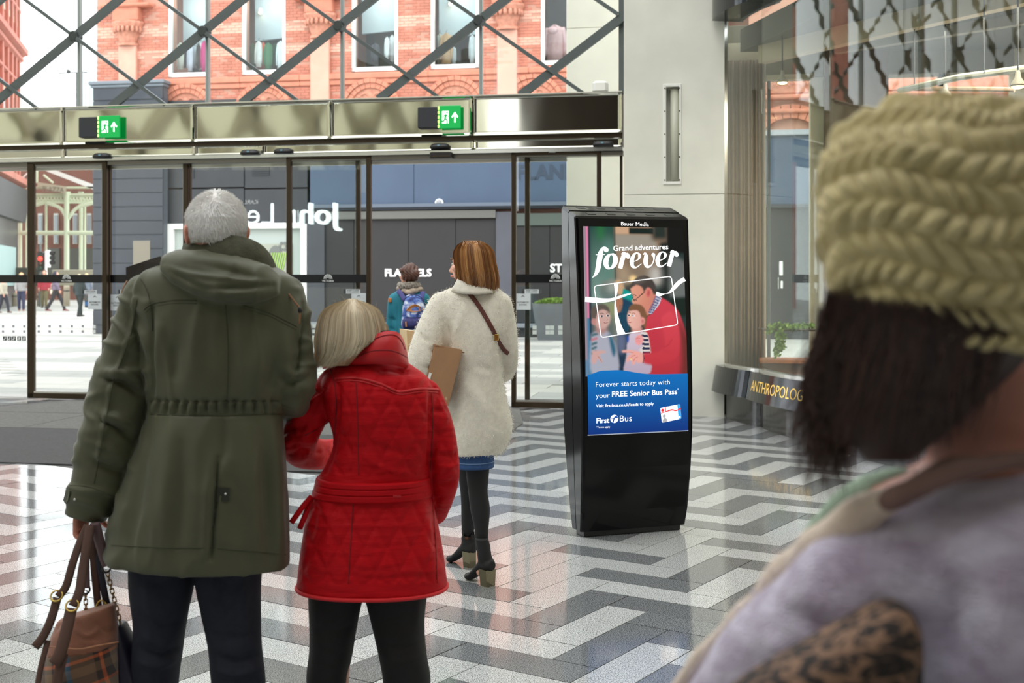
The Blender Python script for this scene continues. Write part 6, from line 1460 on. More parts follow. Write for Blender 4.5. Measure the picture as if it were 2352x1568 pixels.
folds += [([(345, 920), (480, 922), (640, 920)], -.003, 4, 0), ([(345, 950), (480, 954), (642, 950)], -.003, 4, 0)]
folds = [(f[0], f[1]*1.55)+tuple(f[2:]) for f in folds]
def rumple(V, N):
    P = to_px(V); sl = 1/(1+np.exp(-((345-.12*(P[:, 1]-700)*(P[:, 1] > 900))-P[:, 0])/6.))+1/(1+np.exp(-(P[:, 0]-676)/6.)); a = nfield(V, (7, 7, 15), 2.); b = nfield(V, (13, 9, 5), 8.)
    return V+N*(.009*np.exp(-(a*6)**2)*np.clip(sl, 0, 1)+.0035*np.exp(-(b*6)**2)*(1-np.clip(sl, 0, 1)))[:, None]
V, Fs = garment_mesh(sh, .0055, folds, 3, extra=rumple, noise_amp=.006, noise_scale=(5, 5, 2.5), seed=3.)
coat = mesh_obj('parka', V, Fs, m_olive, man, smooth=True); bv = bvh_of(V, Fs)
for L in ([(330, 712), (348, 698), (400, 689), (452, 690)], [(560, 702), (612, 716), (648, 732), (682, 750)], [(322, 640), (336, 662), (346, 700), (350, 760)], [(345, 921), (480, 923), (640, 921)], [(345, 951), (480, 955), (642, 951)], [(256, 1252), (370, 1257), (482, 1258)], [(490, 1258), (580, 1266), (656, 1274)], [(518, 700), (524, 800), (522, 915)], [(315, 688), (302, 760), (284, 815), (262, 872), (243, 965), (226, 1060), (216, 1110)], [(160, 1114), (205, 1118), (258, 1138)]): seam(bv, L, .0016, 'seam', m_seam, man)
for L in ([(334, 719), (350, 705), (400, 696), (452, 697)], [(560, 709), (612, 723), (646, 739), (680, 757)]): seam(bv, L, .0009, 'stitching', m_seam, man)
patch(bv, [(500, 1118), (528, 1120), (526, 1150), (498, 1150)], .006, 'vent_tab', M('dark olive tab', (46, 46, 36), .7), man)
patch(bv, [(150, 1126), (158, 1118), (164, 1128), (160, 1150), (154, 1156), (149, 1148)], .006, 'cuff_tab', m_olive, man, -.002)
for x, y in ((172, 1147), (518, 1134)):
    q = surf_pts(bv, [(x, y)], .004)
    if q: mb = MB(); mb.add(*ell(q[0], (.004, .004, .004), nu=10, nv=8)); mb.build('snap_button', m_chrome, man, smooth=True)
band_part([(416, 590, .05), (421, 562, .02), (445, 549, -.03), (500, 540, -.075), (556, 543, -.07), (598, 560, -.05), (624, 588, -.02), (639, 622, .03)], [(408, 606, .04), (416, 600, .0), (445, 604, -.05), (500, 612, -.1), (556, 622, -.1), (600, 640, -.07), (622, 650, -.03), (634, 654, .02)], YM, .012, 'collar', m_olive2, man, bulge=.012)
m_lap = M('dark brown leather', (44, 34, 28), .55)
def flap(pts, name, mat, th=.008):
    P = np.array([tuple(ray(p[0], p[1], YM+p[2])) for p in pts]); k = len(P); mb = MB(); mb.add(np.vstack([P, P+np.array((0, th, 0))]), [tuple(range(k)), tuple(range(2*k-1, k-1, -1))]+[(i, k+i, k+(i+1) % k, (i+1) % k) for i in range(k)]); return mb.build(name, mat, man)
flap([(289, 614, .03), (330, 600, .0), (368, 588, -.04), (378, 606, -.05), (334, 622, .0), (306, 640, .02), (290, 652, .04)], 'lapel', m_lap)
flap([(640, 652, -.0), (672, 676, .02), (694, 700, .03), (704, 716, .03), (697, 722, .03), (682, 704, .02), (660, 680, .0), (640, 664, -.02)], 'lapel', m_lap)
m_cord = M('tan drawcord', (132, 92, 60), .7)
mb = MB(); mb.tube([ray(640, 655, YM-.06), ray(660, 672, YM-.07), ray(678, 694, YM-.08), ray(689, 712, YM-.09), ray(687, 745, YM-.1)], .0028, 6, res=4); mb.build('drawcord', m_cord, man, smooth=True)
mb = MB(); mb.tube([ray(292, 645, YM-.0), ray(284, 660, YM-.02), ray(279, 677, YM-.03)], .0028, 6, res=4); mb.build('drawcord', m_cord, man, smooth=True)
mb = MB(); mb.add(*ell(ray(689, 712, YM-.092), (.006, .006, .009), nu=10, nv=8)); mb.build('cord_stop', m_black, man, smooth=True)

# ---------------------------------------------------------------- the two bags in his hand
YB = 3.36
m_tart = None
def tartan(name):
    m = bpy.data.materials.new(name); m.use_nodes = True; nt = m.node_tree; n = nt.nodes; l = nt.links; b = n['Principled BSDF']; g = n.new('ShaderNodeNewGeometry'); mp = n.new('ShaderNodeMapping'); mp.inputs['Rotation'].default_value = (0, math.radians(14), 0); l.new(g.outputs['Position'], mp.inputs[0]); sx_ = n.new('ShaderNodeSeparateXYZ'); l.new(mp.outputs[0], sx_.inputs[0])
    def bands(out, seq, per):
        md = n.new('ShaderNodeMath'); md.operation = 'MULTIPLY'; md.inputs[1].default_value = 1/per; l.new(out, md.inputs[0]); fr = n.new('ShaderNodeMath'); fr.operation = 'FRACT'; l.new(md.outputs[0], fr.inputs[0]); r = n.new('ShaderNodeValToRGB'); r.color_ramp.interpolation = 'CONSTANT'; e = r.color_ramp.elements; e[0].position = 0; e[0].color = lin(seq[0][1]); e[1].position = seq[1][0]; e[1].color = lin(seq[1][1])
        for p, c in seq[2:]: k = e.new(p); k.color = lin(c)
        l.new(fr.outputs[0], r.inputs[0]); return r.outputs[0]
    br, dk, og, bl, tn = (122, 92, 68), (52, 38, 34), (206, 98, 48), (44, 106, 138), (150, 124, 96)
    a = bands(sx_.outputs['X'], [(0, br), (.22, dk), (.3, og), (.34, dk), (.42, tn), (.56, dk), (.6, og), (.64, tn), (.72, dk), (.8, bl), (.88, br)], .17); c = bands(sx_.outputs['Z'], [(0, tn), (.2, og), (.25, dk), (.4, br), (.55, dk), (.62, og), (.67, dk), (.8, bl), (.86, tn)], .16)
    mx = n.new('ShaderNodeMix'); mx.data_type = 'RGBA'; mx.inputs['Factor'].default_value = .5; l.new(a, mx.inputs['A']); l.new(c, mx.inputs['B']); l.new(mx.outputs['Result'], b.inputs['Base Color']); b.inputs['Roughness'].default_value = .95; b.inputs['Sheen Weight'].default_value = .3
    nz = n.new('ShaderNodeTexNoise'); nz.inputs['Scale'].default_value = 400; bp = n.new('ShaderNodeBump'); bp.inputs['Strength'].default_value = .6; bp.inputs['Distance'].default_value = .003; l.new(nz.outputs['Fac'], bp.inputs['Height']); l.new(bp.outputs[0], b.inputs['Normal']); return m
m_sued = M('brown suede', (138, 88, 66), .85, var=.12, scale=22, bump=.3, bscale=200, sheen=.3); m_strap = M('brown webbing', (88, 62, 52), .8, bump=.4, bscale=500); m_brass = M('brass', (190, 160, 84), .25, metal=.9); m_tn = tartan('tartan wool')
bag = thing('handbag', 'brown suede and tartan handbag hanging from the hand of the person in the parka', 'handbag', ray(180, 1640, YB))
def bring(py, pl, pr, dep, sag=0., wob=.0):
    r = sring(py, pl, pr, YB, dep, dep, 2.2, 40); return [(x+wob*math.sin(9*math.atan2(y-YB, x-r[0][0]+.1)), y, z-sag*math.cos(2*PI*i/40)*1.) for i, (x, y, z) in enumerate(r)]
fold = [([(170, 1440), (200, 1460), (235, 1440)], .006, 6), ([(215, 1425), (245, 1450), (268, 1440)], -.006, 6), ([(140, 1420), (125, 1450)], -.007, 8), ([(190, 1475), (230, 1478), (262, 1468)], .005, 7), ([(160, 1500), (155, 1560)], .005, 12), ([(215, 1500), (222, 1560)], -.005, 12)]
def bagpart(rows, name, mat, sh_, fl_):
    V, Fs = loft([bring(*r) for r in rows]); 
    # subdivide the loft so that folds read
    V, Fs = fuse([(V, Fs)], .005, 3); N = vnormals(V, Fs); V = crease(V, N, fl_); return mesh_obj(name, V, Fs, mat, bag, smooth=True)
bagpart([(1404, 136, 262, .045, -.022), (1412, 132, 264, .052, -.02), (1450, 118, 268, .07, -.015), (1488, 108, 272, .085, -.014)], 'suede_top', m_sued, 0, fold)
bagpart([(1484, 110, 270, .082, -.014), (1520, 98, 276, .1, -.01), (1580, 80, 282, .115, 0), (1680, 70, 286, .12, 0), (1740, 80, 280, .11, 0), (1752, 95, 265, .09, 0)], 'tartan_body', m_tn, 0, fold)
mb = MB(); mb.tube([ray(106, 1484, YB-.075), ray(150, 1488, YB-.09), ray(185, 1490, YB-.1), ray(225, 1482, YB-.095), ray(272, 1474, YB-.06)], .002, 6, res=5); mb.build('piping', M('tan piping', (176, 122, 88), .6), bag, smooth=True)
def strap(pts, w, name, parent, mat, Y=YB, th=.35):
    mb = MB(); mb.tube([ray(p[0], p[1], Y+p[2]) for p in pts], w/2/F*Y*1.15, 8, res=5, flat=(1., th), up=(0, -1, 0)); return mb.build(name, mat, parent, smooth=True)
strap([(202, 1206, -.03), (186, 1240, -.05), (168, 1290, -.07), (152, 1345, -.08), (134, 1370, -.085)], 17, 'handle', bag, m_strap)
strap([(207, 1206, -.04), (200, 1250, -.06), (190, 1310, -.08), (182, 1360, -.1), (168, 1392, -.11)], 20, 'handle', bag, m_strap)
strap([(212, 1212, .0), (214, 1270, .03), (219, 1330, .04), (226, 1395, .05), (230, 1412, .05)], 16, 'handle', bag, m_strap)
strap([(132, 1372, -.085), (118, 1420, -.1), (100, 1460, -.11), (80, 1486, -.12)], 18, 'strap_tail', bag, m_strap)
strap([(164, 1396, -.115), (152, 1450, -.135), (138, 1500, -.15), (124, 1524, -.155)], 24, 'strap_tail', bag, m_strap)
strap([(110, 1470, -.105), (92, 1540, -.13), (80, 1620, -.14)], 12, 'side_strap', bag, m_strap); strap([(146, 1500, -.14), (132, 1560, -.15), (124, 1640, -.155)], 20, 'side_strap', bag, m_strap)
def ringo(px, py, r, Y, parent, mat, tilt=.5, w=.0026, sq=.8):
    c = np.array(ray(px, py, Y)); mb = MB(); mb.tube([c+np.array((r*math.cos(a), r*tilt*math.sin(a), r*sq*math.sin(a))) for a in np.linspace(0, 2*PI, 22)], w, 7, cap=False); return mb.build('ring', mat, parent, smooth=True)
ringo(130, 1368, .016, YB-.09, bag, m_brass); ringo(166, 1390, .017, YB-.115, bag, m_brass); ringo(232, 1394, .013, YB+.03, bag, m_brass, sq=1.3)
nb = thing('handbag', 'navy handbag with a gold chain strap beside the trouser leg', 'handbag', ray(290, 1640, YB+.03))
m_nav = M('navy leather', (30, 30, 46), .45, var=.08, scale=20, bump=.1, bscale=300)
def nring(py, pl, pr, dep): return sring(py, pl, pr, YB+.05, dep, dep, 2.4, 32)
V, Fs = loft([nring(1428, 266, 286, .02), (nring(1434, 264, 289, .035)), nring(1480, 266, 308, .06), nring(1540, 270, 334, .075), nring(1600, 268, 356, .08), nring(1700, 262, 372, .08), nring(1716, 272, 362, .06)]); mesh_obj('leather_body', V, Fs, m_nav, nb, smooth=True)
strap([(213, 1210, .02), (222, 1260, .03), (234, 1330, .04), (246, 1390, .05), (252, 1418, .05)], 15, 'handle', nb, m_nav)
strap([(218, 1200, -.03), (228, 1240, -.02), (238, 1275, .0), (246, 1298, .01)], 22, 'handle', nb, M('mauve strap', (104, 78, 82), .5))
strap([(196, 1216, .02), (197, 1270, .03), (198, 1320, .03), (199, 1350, .03)], 15, 'handle', nb, M('mauve strap', (104, 78, 82), .5))
def chain(p0, p1, nlk, Y, mat):
    a, b = np.array(ray(*p0, Y)), np.array(ray(*p1, Y)); d = (b-a)/nlk; u = d/np.linalg.norm(d); s = np.cross(u, (0, 1, 0)); s /= np.linalg.norm(s)
    for i in range(nlk):
        c = a+d*(i+.5); ax = s if i % 2 == 0 else np.array((0, 1., 0)); L = np.linalg.norm(d)*.62; mb = MB(); mb.tube([c+u*L*y+ax*.0048*x for x, y in ((-1, -.9), (-1, .9), (-.6, 1), (.6, 1), (1, .9), (1, -.9), (.6, -1), (-.6, -1), (-1, -.9))], .0016, 6, cap=False); mb.build('chain_link', mat, nb, smooth=True)
chain((246, 1312), (277, 1432), 12, YB+.03, M('antique gold chain', (146, 116, 66), .3, metal=.9)); chain((196, 1356), (198, 1408), 5, YB+.03, M('antique gold chain', (146, 116, 66), .3, metal=.9))
ringo(245, 1304, .011, YB+.015, nb, m_black, w=.003, sq=1.); ringo(198, 1354, .01, YB+.03, nb, m_black, w=.003, sq=1.)
# ---------------------------------------------------------------- woman in the red quilted jacket
YR = 3.5
red = thing('person', 'blonde person in a red quilted jacket seen from behind, beside the olive parka', 'person', (ray(850, 645, YR).x, YR, 0))
m_red = M('red quilted cloth', (186, 10, 22), .62, var=.1, scale=12, bump=.32, bscale=90, stretch=(.35, 1, 2.4), spec=.16)
m_red2 = M('red piping', (196, 24, 32), .5, var=.05); m_redd = M('red seam', (120, 12, 20), .7); m_blkt = M('black trousers', (24, 23, 25), .85, var=.15, scale=50, bump=.3, bscale=600)
hc = ray(812, 780, YR+.0); hr = .082; tiltd = np.array((-.35, .9, -.1))
sh, at = head_shells(hc, hr, (-.3, .95, 0), ray(842, 860, YR), False)
sh.append(torso([(845, 790, 930, .06, .06), (880, 765, 975, .08, .08), (960, 775, 985, .1, .1), (1100, 765, 965, .1, .1), (1250, 735, 985, .11, .11), (1335, 735, 975, .1, .1)], YR, n=32))
for pts in ([(775, 885, 26), (738, 940, 24), (692, 1005, 22), (712, 1036, 14, .14), (745, 1040, 12, .24)], [(975, 910, 26), (1003, 1000, 25), (1015, 1080, 22), (1005, 1140, 20, .1), (990, 1180, 17, .2)], [(785, 1310, 46), (775, 1450, 38), (768, 1560, 34), (772, 1700, 28), (775, 1810, 22)], [(900, 1310, 46), (915, 1450, 40), (930, 1560, 36), (935, 1700, 28), (935, 1810, 22)]): sh += limb(pts, YR)
sh += hand(ray(990, 1182, YR+.2), (-.25, .3, -.9), (-1, .1, .1), (.1, 1, 0), curl=(35, 40, 30), sc=.88); sh += hand(ray(750, 1040, YR+.3), (.4, .9, .1), (0, .2, -1), (-.8, .3, 0), curl=(35, 40, 30), sc=.88)
V, Fs = fuse(sh, .0065, 3); mesh_obj('body', V, Fs, m_skin, red, smooth=True); eyes(at, hr, red)
# straight blonde bob
def shell_pts(rows): return [[tuple(ray(cx+a*math.cos(t), cy+b*math.sin(t)*.0, YR-dp*math.sin(t))) for t in [2*PI*i/40 for i in range(40)]] for cx, cy, a, b, dp in rows]
rings = shell_pts([(812, 690, 6, 0, .012), (812, 694, 26, 0, .045), (812, 704, 44, 0, .07), (811, 722, 61, 0, .09), (810, 748, 73, 0, .103), (808, 775, 77, 0, .108), (800, 800, 72, 0, .105), (785, 822, 58, 0, .098), (768, 840, 42, 0, .085)])
V, Fs = loft(rings); mesh_obj('hair', V, Fs, M('blonde base', (188, 164, 128), .6, var=.12, scale=30), red, smooth=True)
rg = random.Random(8); paths, cols = [], []
for i in range(2600):
    t = rg.uniform(-.25*PI, 1.25*PI); a = math.cos(t); k = rg.uniform(0, 1); crown = (808+rg.gauss(0, 3), 686)
    xe = 806+a*79+(-10 if a < 0 else 0); side = max(0, math.sin(t))
    ye = 838-max(0, a+.1)*72+rg.gauss(0, 4)+(-a if a < 0 else 0)*2
    mid = (807+a*62, 712+(1-abs(a))*4); m2 = (808+a*80, 775); lo = (808+a*78-(1-abs(a))*14, min(ye-6, 812)); en = (xe-(1-abs(a))*26, ye)
    dps = [.05, .1, .121, .118, .097]; P = []
    w = rg.uniform(.985, 1.03); sk = rg.gauss(0, 3)
    for (x, y), dp in zip((crown, mid, m2, lo, en), dps): P.append(ray(806+(x-806)*w+sk*(y-690)/150, y, YR-dp*(math.sin(t)*.98+.02)*w-.002))
    paths.append(catmull(np.array([tuple(p) for p in P]), 4)); v = rg.uniform(.6, 1.05); streak = .5+.5*math.sin(a*9+1.2*math.sin(a*23)); c = np.array(lin((246, 230, 200))[:3])*(.7+.3*streak)+np.array(lin((176, 146, 108))[:3])*(1-streak)*.4
    cols.append(c*v)
strands(None, paths, .0014, cols, 'hair_strands', red, m_hairm)
paths = []
for i in range(40):
    a = rg.uniform(0, 2*PI); x, y = 808+74*math.cos(a)*rg.uniform(.9, 1), 762-72*abs(math.sin(a)); p = [ray(x, y, YR-.02)]; 
    for q in range(3): x += rg.gauss((x-808)*.03, 4); y += rg.gauss(-1, 4); p.append(ray(x, y, YR-.02))
    paths.append(np.array([tuple(v) for v in p]))
strands(None, paths, .0004, [np.array(lin((214, 196, 164))[:3])]*40, 'stray_hair', red, m_hairm)['kind'] = 'stuff'
# trousers, shoes
legs = [torso([(1280, 706, 990, .12, .11), (1330, 705, 990, .115, .11)], YR, n=40), torso([(1315, 706, 850, .1, .1), (1350, 708, 838, .1, .1), (1430, 712, 822, .09, .085), (1500, 710, 808, .085, .08), (1568, 706, 798, .075, .07), (1700, 722, 806, .065, .06), (1822, 726, 812, .065, .06)], YR, e=2.1, n=36), torso([(1315, 840, 990, .1, .1), (1350, 838, 984, .1, .1), (1430, 852, 976, .09, .085), (1500, 868, 980, .085, .08), (1568, 880, 990, .075, .07), (1700, 888, 978, .065, .06), (1822, 890, 976, .065, .06)], YR, e=2.1, n=36)]
V, Fs = garment_mesh(legs, .007, [([(715, 1440), (760, 1455), (815, 1436)], -.006, 8), ([(870, 1470), (920, 1490), (978, 1465)], -.007, 8), ([(872, 1500), (925, 1520), (985, 1500)], .006, 9), ([(960, 1360), (955, 1440)], .006, 10)], 3, noise_amp=.004, noise_scale=(9, 9, 7)); mesh_obj('trousers', V, Fs, m_blkt, red, smooth=True)
for px in (770, 934): p = ray(px, 1860, YR); shoe(red, (p.x, YR-.08, 0), (p.x, YR+.17, 0), m_black, h=.09)
# jacket
rows = [(828, 805, 930, .055, .06), (842, 770, 950, .085, .085), (866, 742, 982, .115, .1), (900, 738, 1003, .13, .115), (950, 752, 1012, .135, .12), (1010, 768, 1006, .13, .12), (1060, 752, 994, .125, .12), (1095, 732, 988, .125, .12), (1135, 717, 990, .13, .125), (1200, 702, 1005, .145, .135), (1270, 691, 1018, .155, .145), (1330, 684, 1026, .16, .15, 0, .0), (1344, 683, 1027, .16, .15)]
sh = [torso(rows, YR, e=2.25, n=64)]
sh += limb([(768, 874, 34), (742, 915, 37), (712, 958, 40), (688, 1005, 42), (690, 1032, 41, .06), (722, 1042, 38, .14), (756, 1042, 36, .26), (800, 1034, 34, .32)], YR, n=22)
sh += limb([(978, 905, 36), (1003, 975, 38), (1018, 1050, 36), (1021, 1098, 34, .02), (1014, 1140, 30, .07), (1003, 1180, 25, .14)], YR, n=22)
def quilt(V, N):
    P = to_px(V); x, y = P[:, 0], P[:, 1]; f = np.clip(-(N*(V-np.array((0, 0, H)))/np.linalg.norm(V-np.array((0, 0, H)), axis=1)[:, None]).sum(1)*2, 0, 1)
    out = np.zeros(len(V)); 
    yy = y-.0; lo = y > 1140
    sx_ = np.where(lo, 56, 55); sy = np.where(lo, 105, 96)
    u = (x+6)/sx_+yy/sy; v = (x+6)/sx_-yy/sy
    g = lambda q: np.exp(-((q-np.round(q))*7.)**2)
    m = ((y > 850) & (y < 1090)) | ((y > 1142) & (y < 1338)); m = m & ~((x > 806) & (x < 832) & (y > 880) & (y < 1090))
    out[m] = (-.0042*np.maximum(g(u), g(v))+.0016)[m]
    cr = nfield(V, (9, 9, 70), 4.)*.0022+nfield(V, (22, 22, 120), 9.)*.0011
    return V+N*((out+cr)*f)[:, None]
folds = [([(772, 868), (774, 905), (772, 960), (762, 1030), (748, 1080)], -.012, 8), ([(640, 1000), (668, 985), (712, 975)], -.008, 7), ([(650, 1018), (690, 1010), (735, 1015)], .007, 8), ([(668, 970), (700, 950), (745, 950)], .006, 8), ([(655, 1050), (700, 1035), (742, 1040)], -.008, 7), ([(990, 895), (992, 960), (990, 1030), (985, 1085)], -.012, 7), ([(1005, 1040), (1030, 1050), (1052, 1045)], -.007, 7), ([(1003, 1065), (1028, 1072), (1054, 1066)], .006, 7), ([(1006, 1110), (1030, 1112), (1048, 1100)], -.007, 7), ([(1000, 940), (1022, 948)], -.006, 7), ([(830, 1040), (870, 1070), (930, 1085)], .005, 9), ([(840, 1010), (900, 1035), (960, 1040)], -.004, 8), ([(750, 1150), (760, 1230), (740, 1320)], .006, 16), ([(970, 1150), (985, 1240), (990, 1330)], .006, 14), ([(725, 1160), (712, 1240)], -.006, 10), ([(862, 845), (900, 850), (940, 856)], -.005, 6), ([(1000, 1150), (995, 1250)], -.005, 8)]
V, Fs = garment_mesh(sh, .0045, [(f[0], f[1]*1.3)+tuple(f[2:]) for f in folds], 4, extra=quilt); mesh_obj('quilted_jacket', V, Fs, m_red, red, smooth=True); bv = bvh_of(V, Fs)
for L, r_ in (([(771, 870), (790, 868), (820, 868), (850, 874), (880, 884), (905, 896), (917, 900), (935, 898), (965, 893), (1007, 895)], .0038), ([(771, 876), (820, 874), (880, 890), (917, 906), (965, 899), (1005, 901)], .002)): seam(bv, L, r_, 'yoke_piping', m_red2, red, off=.001)
for L in ([(818, 878), (822, 980), (824, 1090)], [(812, 1142), (806, 1240), (800, 1340)], [(742, 838), (758, 850), (768, 880), (772, 940), (766, 1020)], [(992, 905), (994, 980), (988, 1085)], [(700, 1000), (730, 985), (768, 960)], [(992, 1142), (1000, 1240), (1004, 1338)]): seam(bv, L, .0016, 'seam', m_redd, red)
mb = MB(); ring = sring(1345, 683, 1027, YR, .162, .152, 2.25, 64); mb.tube(ring+ring[:1], .0055, 8, cap=False); mb.build('hem_binding', M('bright red binding', (214, 30, 38), .7, bump=.5, bscale=300), red, smooth=True)
# belt: three raised bars and a loop
V, Fs = loft([sring(y, l_, r_, YR, .131+o, .127, 2.25, 64) for y, l_, r_, o in ((1093, 729, 990, .004), (1096, 727, 991, .012), (1104, 725, 991, .013), (1106, 725, 991, .009), (1109, 724, 991, .013), (1118, 722, 992, .013), (1120, 722, 992, .009), (1123, 720, 992, .013), (1133, 717, 993, .012), (1137, 717, 992, .004))]); mesh_obj('belt', V, Fs, m_red, red, smooth=False); bvb = bvh_of(V, Fs)
patch(bvb, [(902, 1092), (919, 1092), (921, 1142), (903, 1142)], .006, 'belt_loop', m_red2, red, .001)
mb = MB()
for pts in ([(716, 1140, 0), (698, 1160, -.02), (682, 1182, -.03), (669, 1200, -.03)], [(716, 1140, 0), (706, 1170, -.01), (696, 1195, -.02), (688, 1214, -.02)]): mb.tube([ray(p[0], p[1], YR-.06+p[2]) for p in pts], .0085, 8, res=4, flat=(1, .35), up=(0, -1, 0))
mb.build('belt_tie', m_red, red, smooth=True)
patch(bv, [(690, 926), (700, 905), (716, 893), (746, 894), (738, 904), (716, 918)], .004, 'sleeve_tab', m_red2, red, .002)
q = surf_pts(bv, [(709, 908)], .007)
if q: mb = MB(); mb.add(*ell(q[0], (.006, .004, .006), nu=12, nv=8)); mb.build('snap_button', m_brass, red, smooth=True)
band_part([(738, 838, .05), (770, 822, .0), (806, 806, -.05), (840, 782, -.085), (872, 764, -.095), (900, 760, -.09), (920, 768, -.07), (932, 795, -.04), (938, 828, .0)], [(742, 848, .05), (776, 842, -.02), (812, 838, -.07), (848, 836, -.105), (876, 836, -.115), (902, 838, -.11), (920, 842, -.09), (934, 846, -.05), (940, 850, .0)], YR, .012, 'collar', m_red2, red, bulge=.012)
band_part([(740, 834, .055), (770, 818, .015), (806, 802, -.03), (840, 778, -.068), (872, 761, -.078), (896, 758, -.076)], [(744, 846, .05), (776, 840, .0), (812, 834, -.05), (848, 828, -.085), (876, 824, -.095), (900, 822, -.09)], YR, .006, 'collar_lining', M('black lining', (34, 28, 28), .9), red)
ob = [o for o in red.children if o.name.startswith('collar') and 'lining' not in o.name][0]; rl = red.location
bc = bvh_of([v.co+rl for v in ob.data.vertices], [p.vertices for p in ob.data.polygons])
for L in ([(800, 830), (846, 808), (890, 804), (920, 812), (936, 822)], [(790, 822), (840, 790), (876, 772), (904, 769), (920, 780), (930, 802)]): seam(bc, L, .0016, 'collar_seam', m_redd, red)
# ---------------------------------------------------------------- woman in the cream wool coat
YW = 6.02
wh = thing('person', 'person in a long cream fleecy coat with shoulder length brown hair walking towards the doors', 'person', (ray(1100, 645, YW).x, YW, 0))
m_wool = M('cream boucle wool', (230, 224, 210), .95, var=.06, scale=40, bump=.5, bscale=240, sheen=.4)
m_tights = M('black tights', (30, 29, 31), .8); m_denim = M('blue denim', (44, 78, 128), .8, var=.15, scale=60, bump=.3, bscale=600); m_bootm = M('black suede boot', (28, 27, 29), .75); m_heel = M('gold heel', (126, 118, 96), .15, metal=.9)
hc = ray(1082, 607, YW); hr = .092
sh, at = head_shells(hc, hr, (-.93, .36, 0), ray(1096, 690, YW+.01), True)
sh.append(torso([(672, 1055, 1130, .05, .05), (690, 1010, 1155, .07, .07), (760, 1020, 1150, .09, .09), (860, 1050, 1145, .085, .08), (960, 1040, 1150, .1, .1), (1060, 1050, 1130, .09, .09)], YW, n=32))
for pts in ([(1010, 700, 18), (992, 755, 17), (972, 830, 15, -.04), (985, 862, 13, .06), (1012, 885, 11, .22)], [(1152, 705, 16), (1160, 760, 13), (1164, 815, 10), (1152, 846, 10, .16), (1126, 862, 10, .28)]): sh += limb(pts, YW)
leg_r = [(1095, 1030, 30), (1097, 1090, 25), (1098, 1130, 21), (1103, 1170, 21), (1106, 1215, 15), (1106, 1262, 13), (1106, 1312, 13)]
leg_l = [(1068, 1030, 28, .1), (1073, 1090, 20, .2), (1076, 1140, 17, .27), (1077, 1180, 17, .32), (1074, 1225, 13, .37), (1070, 1270, 12, .4)]
sh += limb(leg_r, YW); sh += limb(leg_l, YW)
sh += hand(ray(1014, 886, YW+.23), (.5, .2, -.8), (.6, -.5, 0), (.1, 1, 0), curl=(30, 40, 30), sc=.9); sh += hand(ray(1118, 864, YW+.31), (-.6, .3, -.5), (-.3, .3, -.8), (.3, .9, .3), curl=(40, 50, 30), sc=.9)
V, Fs = fuse(sh, .0065, 2); mesh_obj('body', V, Fs, M('fair skin', (226, 172, 150), .5, var=.08, scale=25, bump=.05, bscale=300), wh, smooth=True); eyes(at, hr, wh)
mb = MB(); mb.add(*ell(at(.34, .86, .3), (.02, .016, .006), nu=10, nv=6)); mb.build('eyebrow', M('brown brow', (110, 76, 52), .8), wh)
mb = MB(); mb.add(*ell(at(0, 1.0, -.63), (.02, .02, .007), nu=12, nv=6)); mb.build('lips', M('lips', (190, 112, 104), .45), wh, smooth=True)
# tights drawn over the legs
for L in (leg_r, leg_l):
    P = [(*ray(p[0], p[1], YW+(p[3] if len(p) > 3 else 0)), (p[2]+1.5)/F*YW) for p in L[:-1]]; mb = MB(); mb.tube([p[:3] for p in P], [p[3] for p in P], 16, res=5); mb.build('tights', m_tights, wh, smooth=True)
# skirt
V, Fs = loft([sring(y, l_, r_, YW, b_, .1, 2.2, 40) for y, l_, r_, b_ in ((1000, 1042, 1134, .1), (1040, 1039, 1135, .105), (1066, 1036, 1135, .11), (1070, 1036, 1135, .112), (1072, 1037, 1134, .108))]); mesh_obj('denim_skirt', V, Fs, m_denim, wh, smooth=True)
mb = MB(); r_ = sring(1058, 1037, 1135, YW, .112, .102, 2.2, 40); mb.tube(r_+r_[:1], .0018, 5, cap=False); mb.build('skirt_stitching', M('denim stitch', (120, 150, 190), .8), wh)
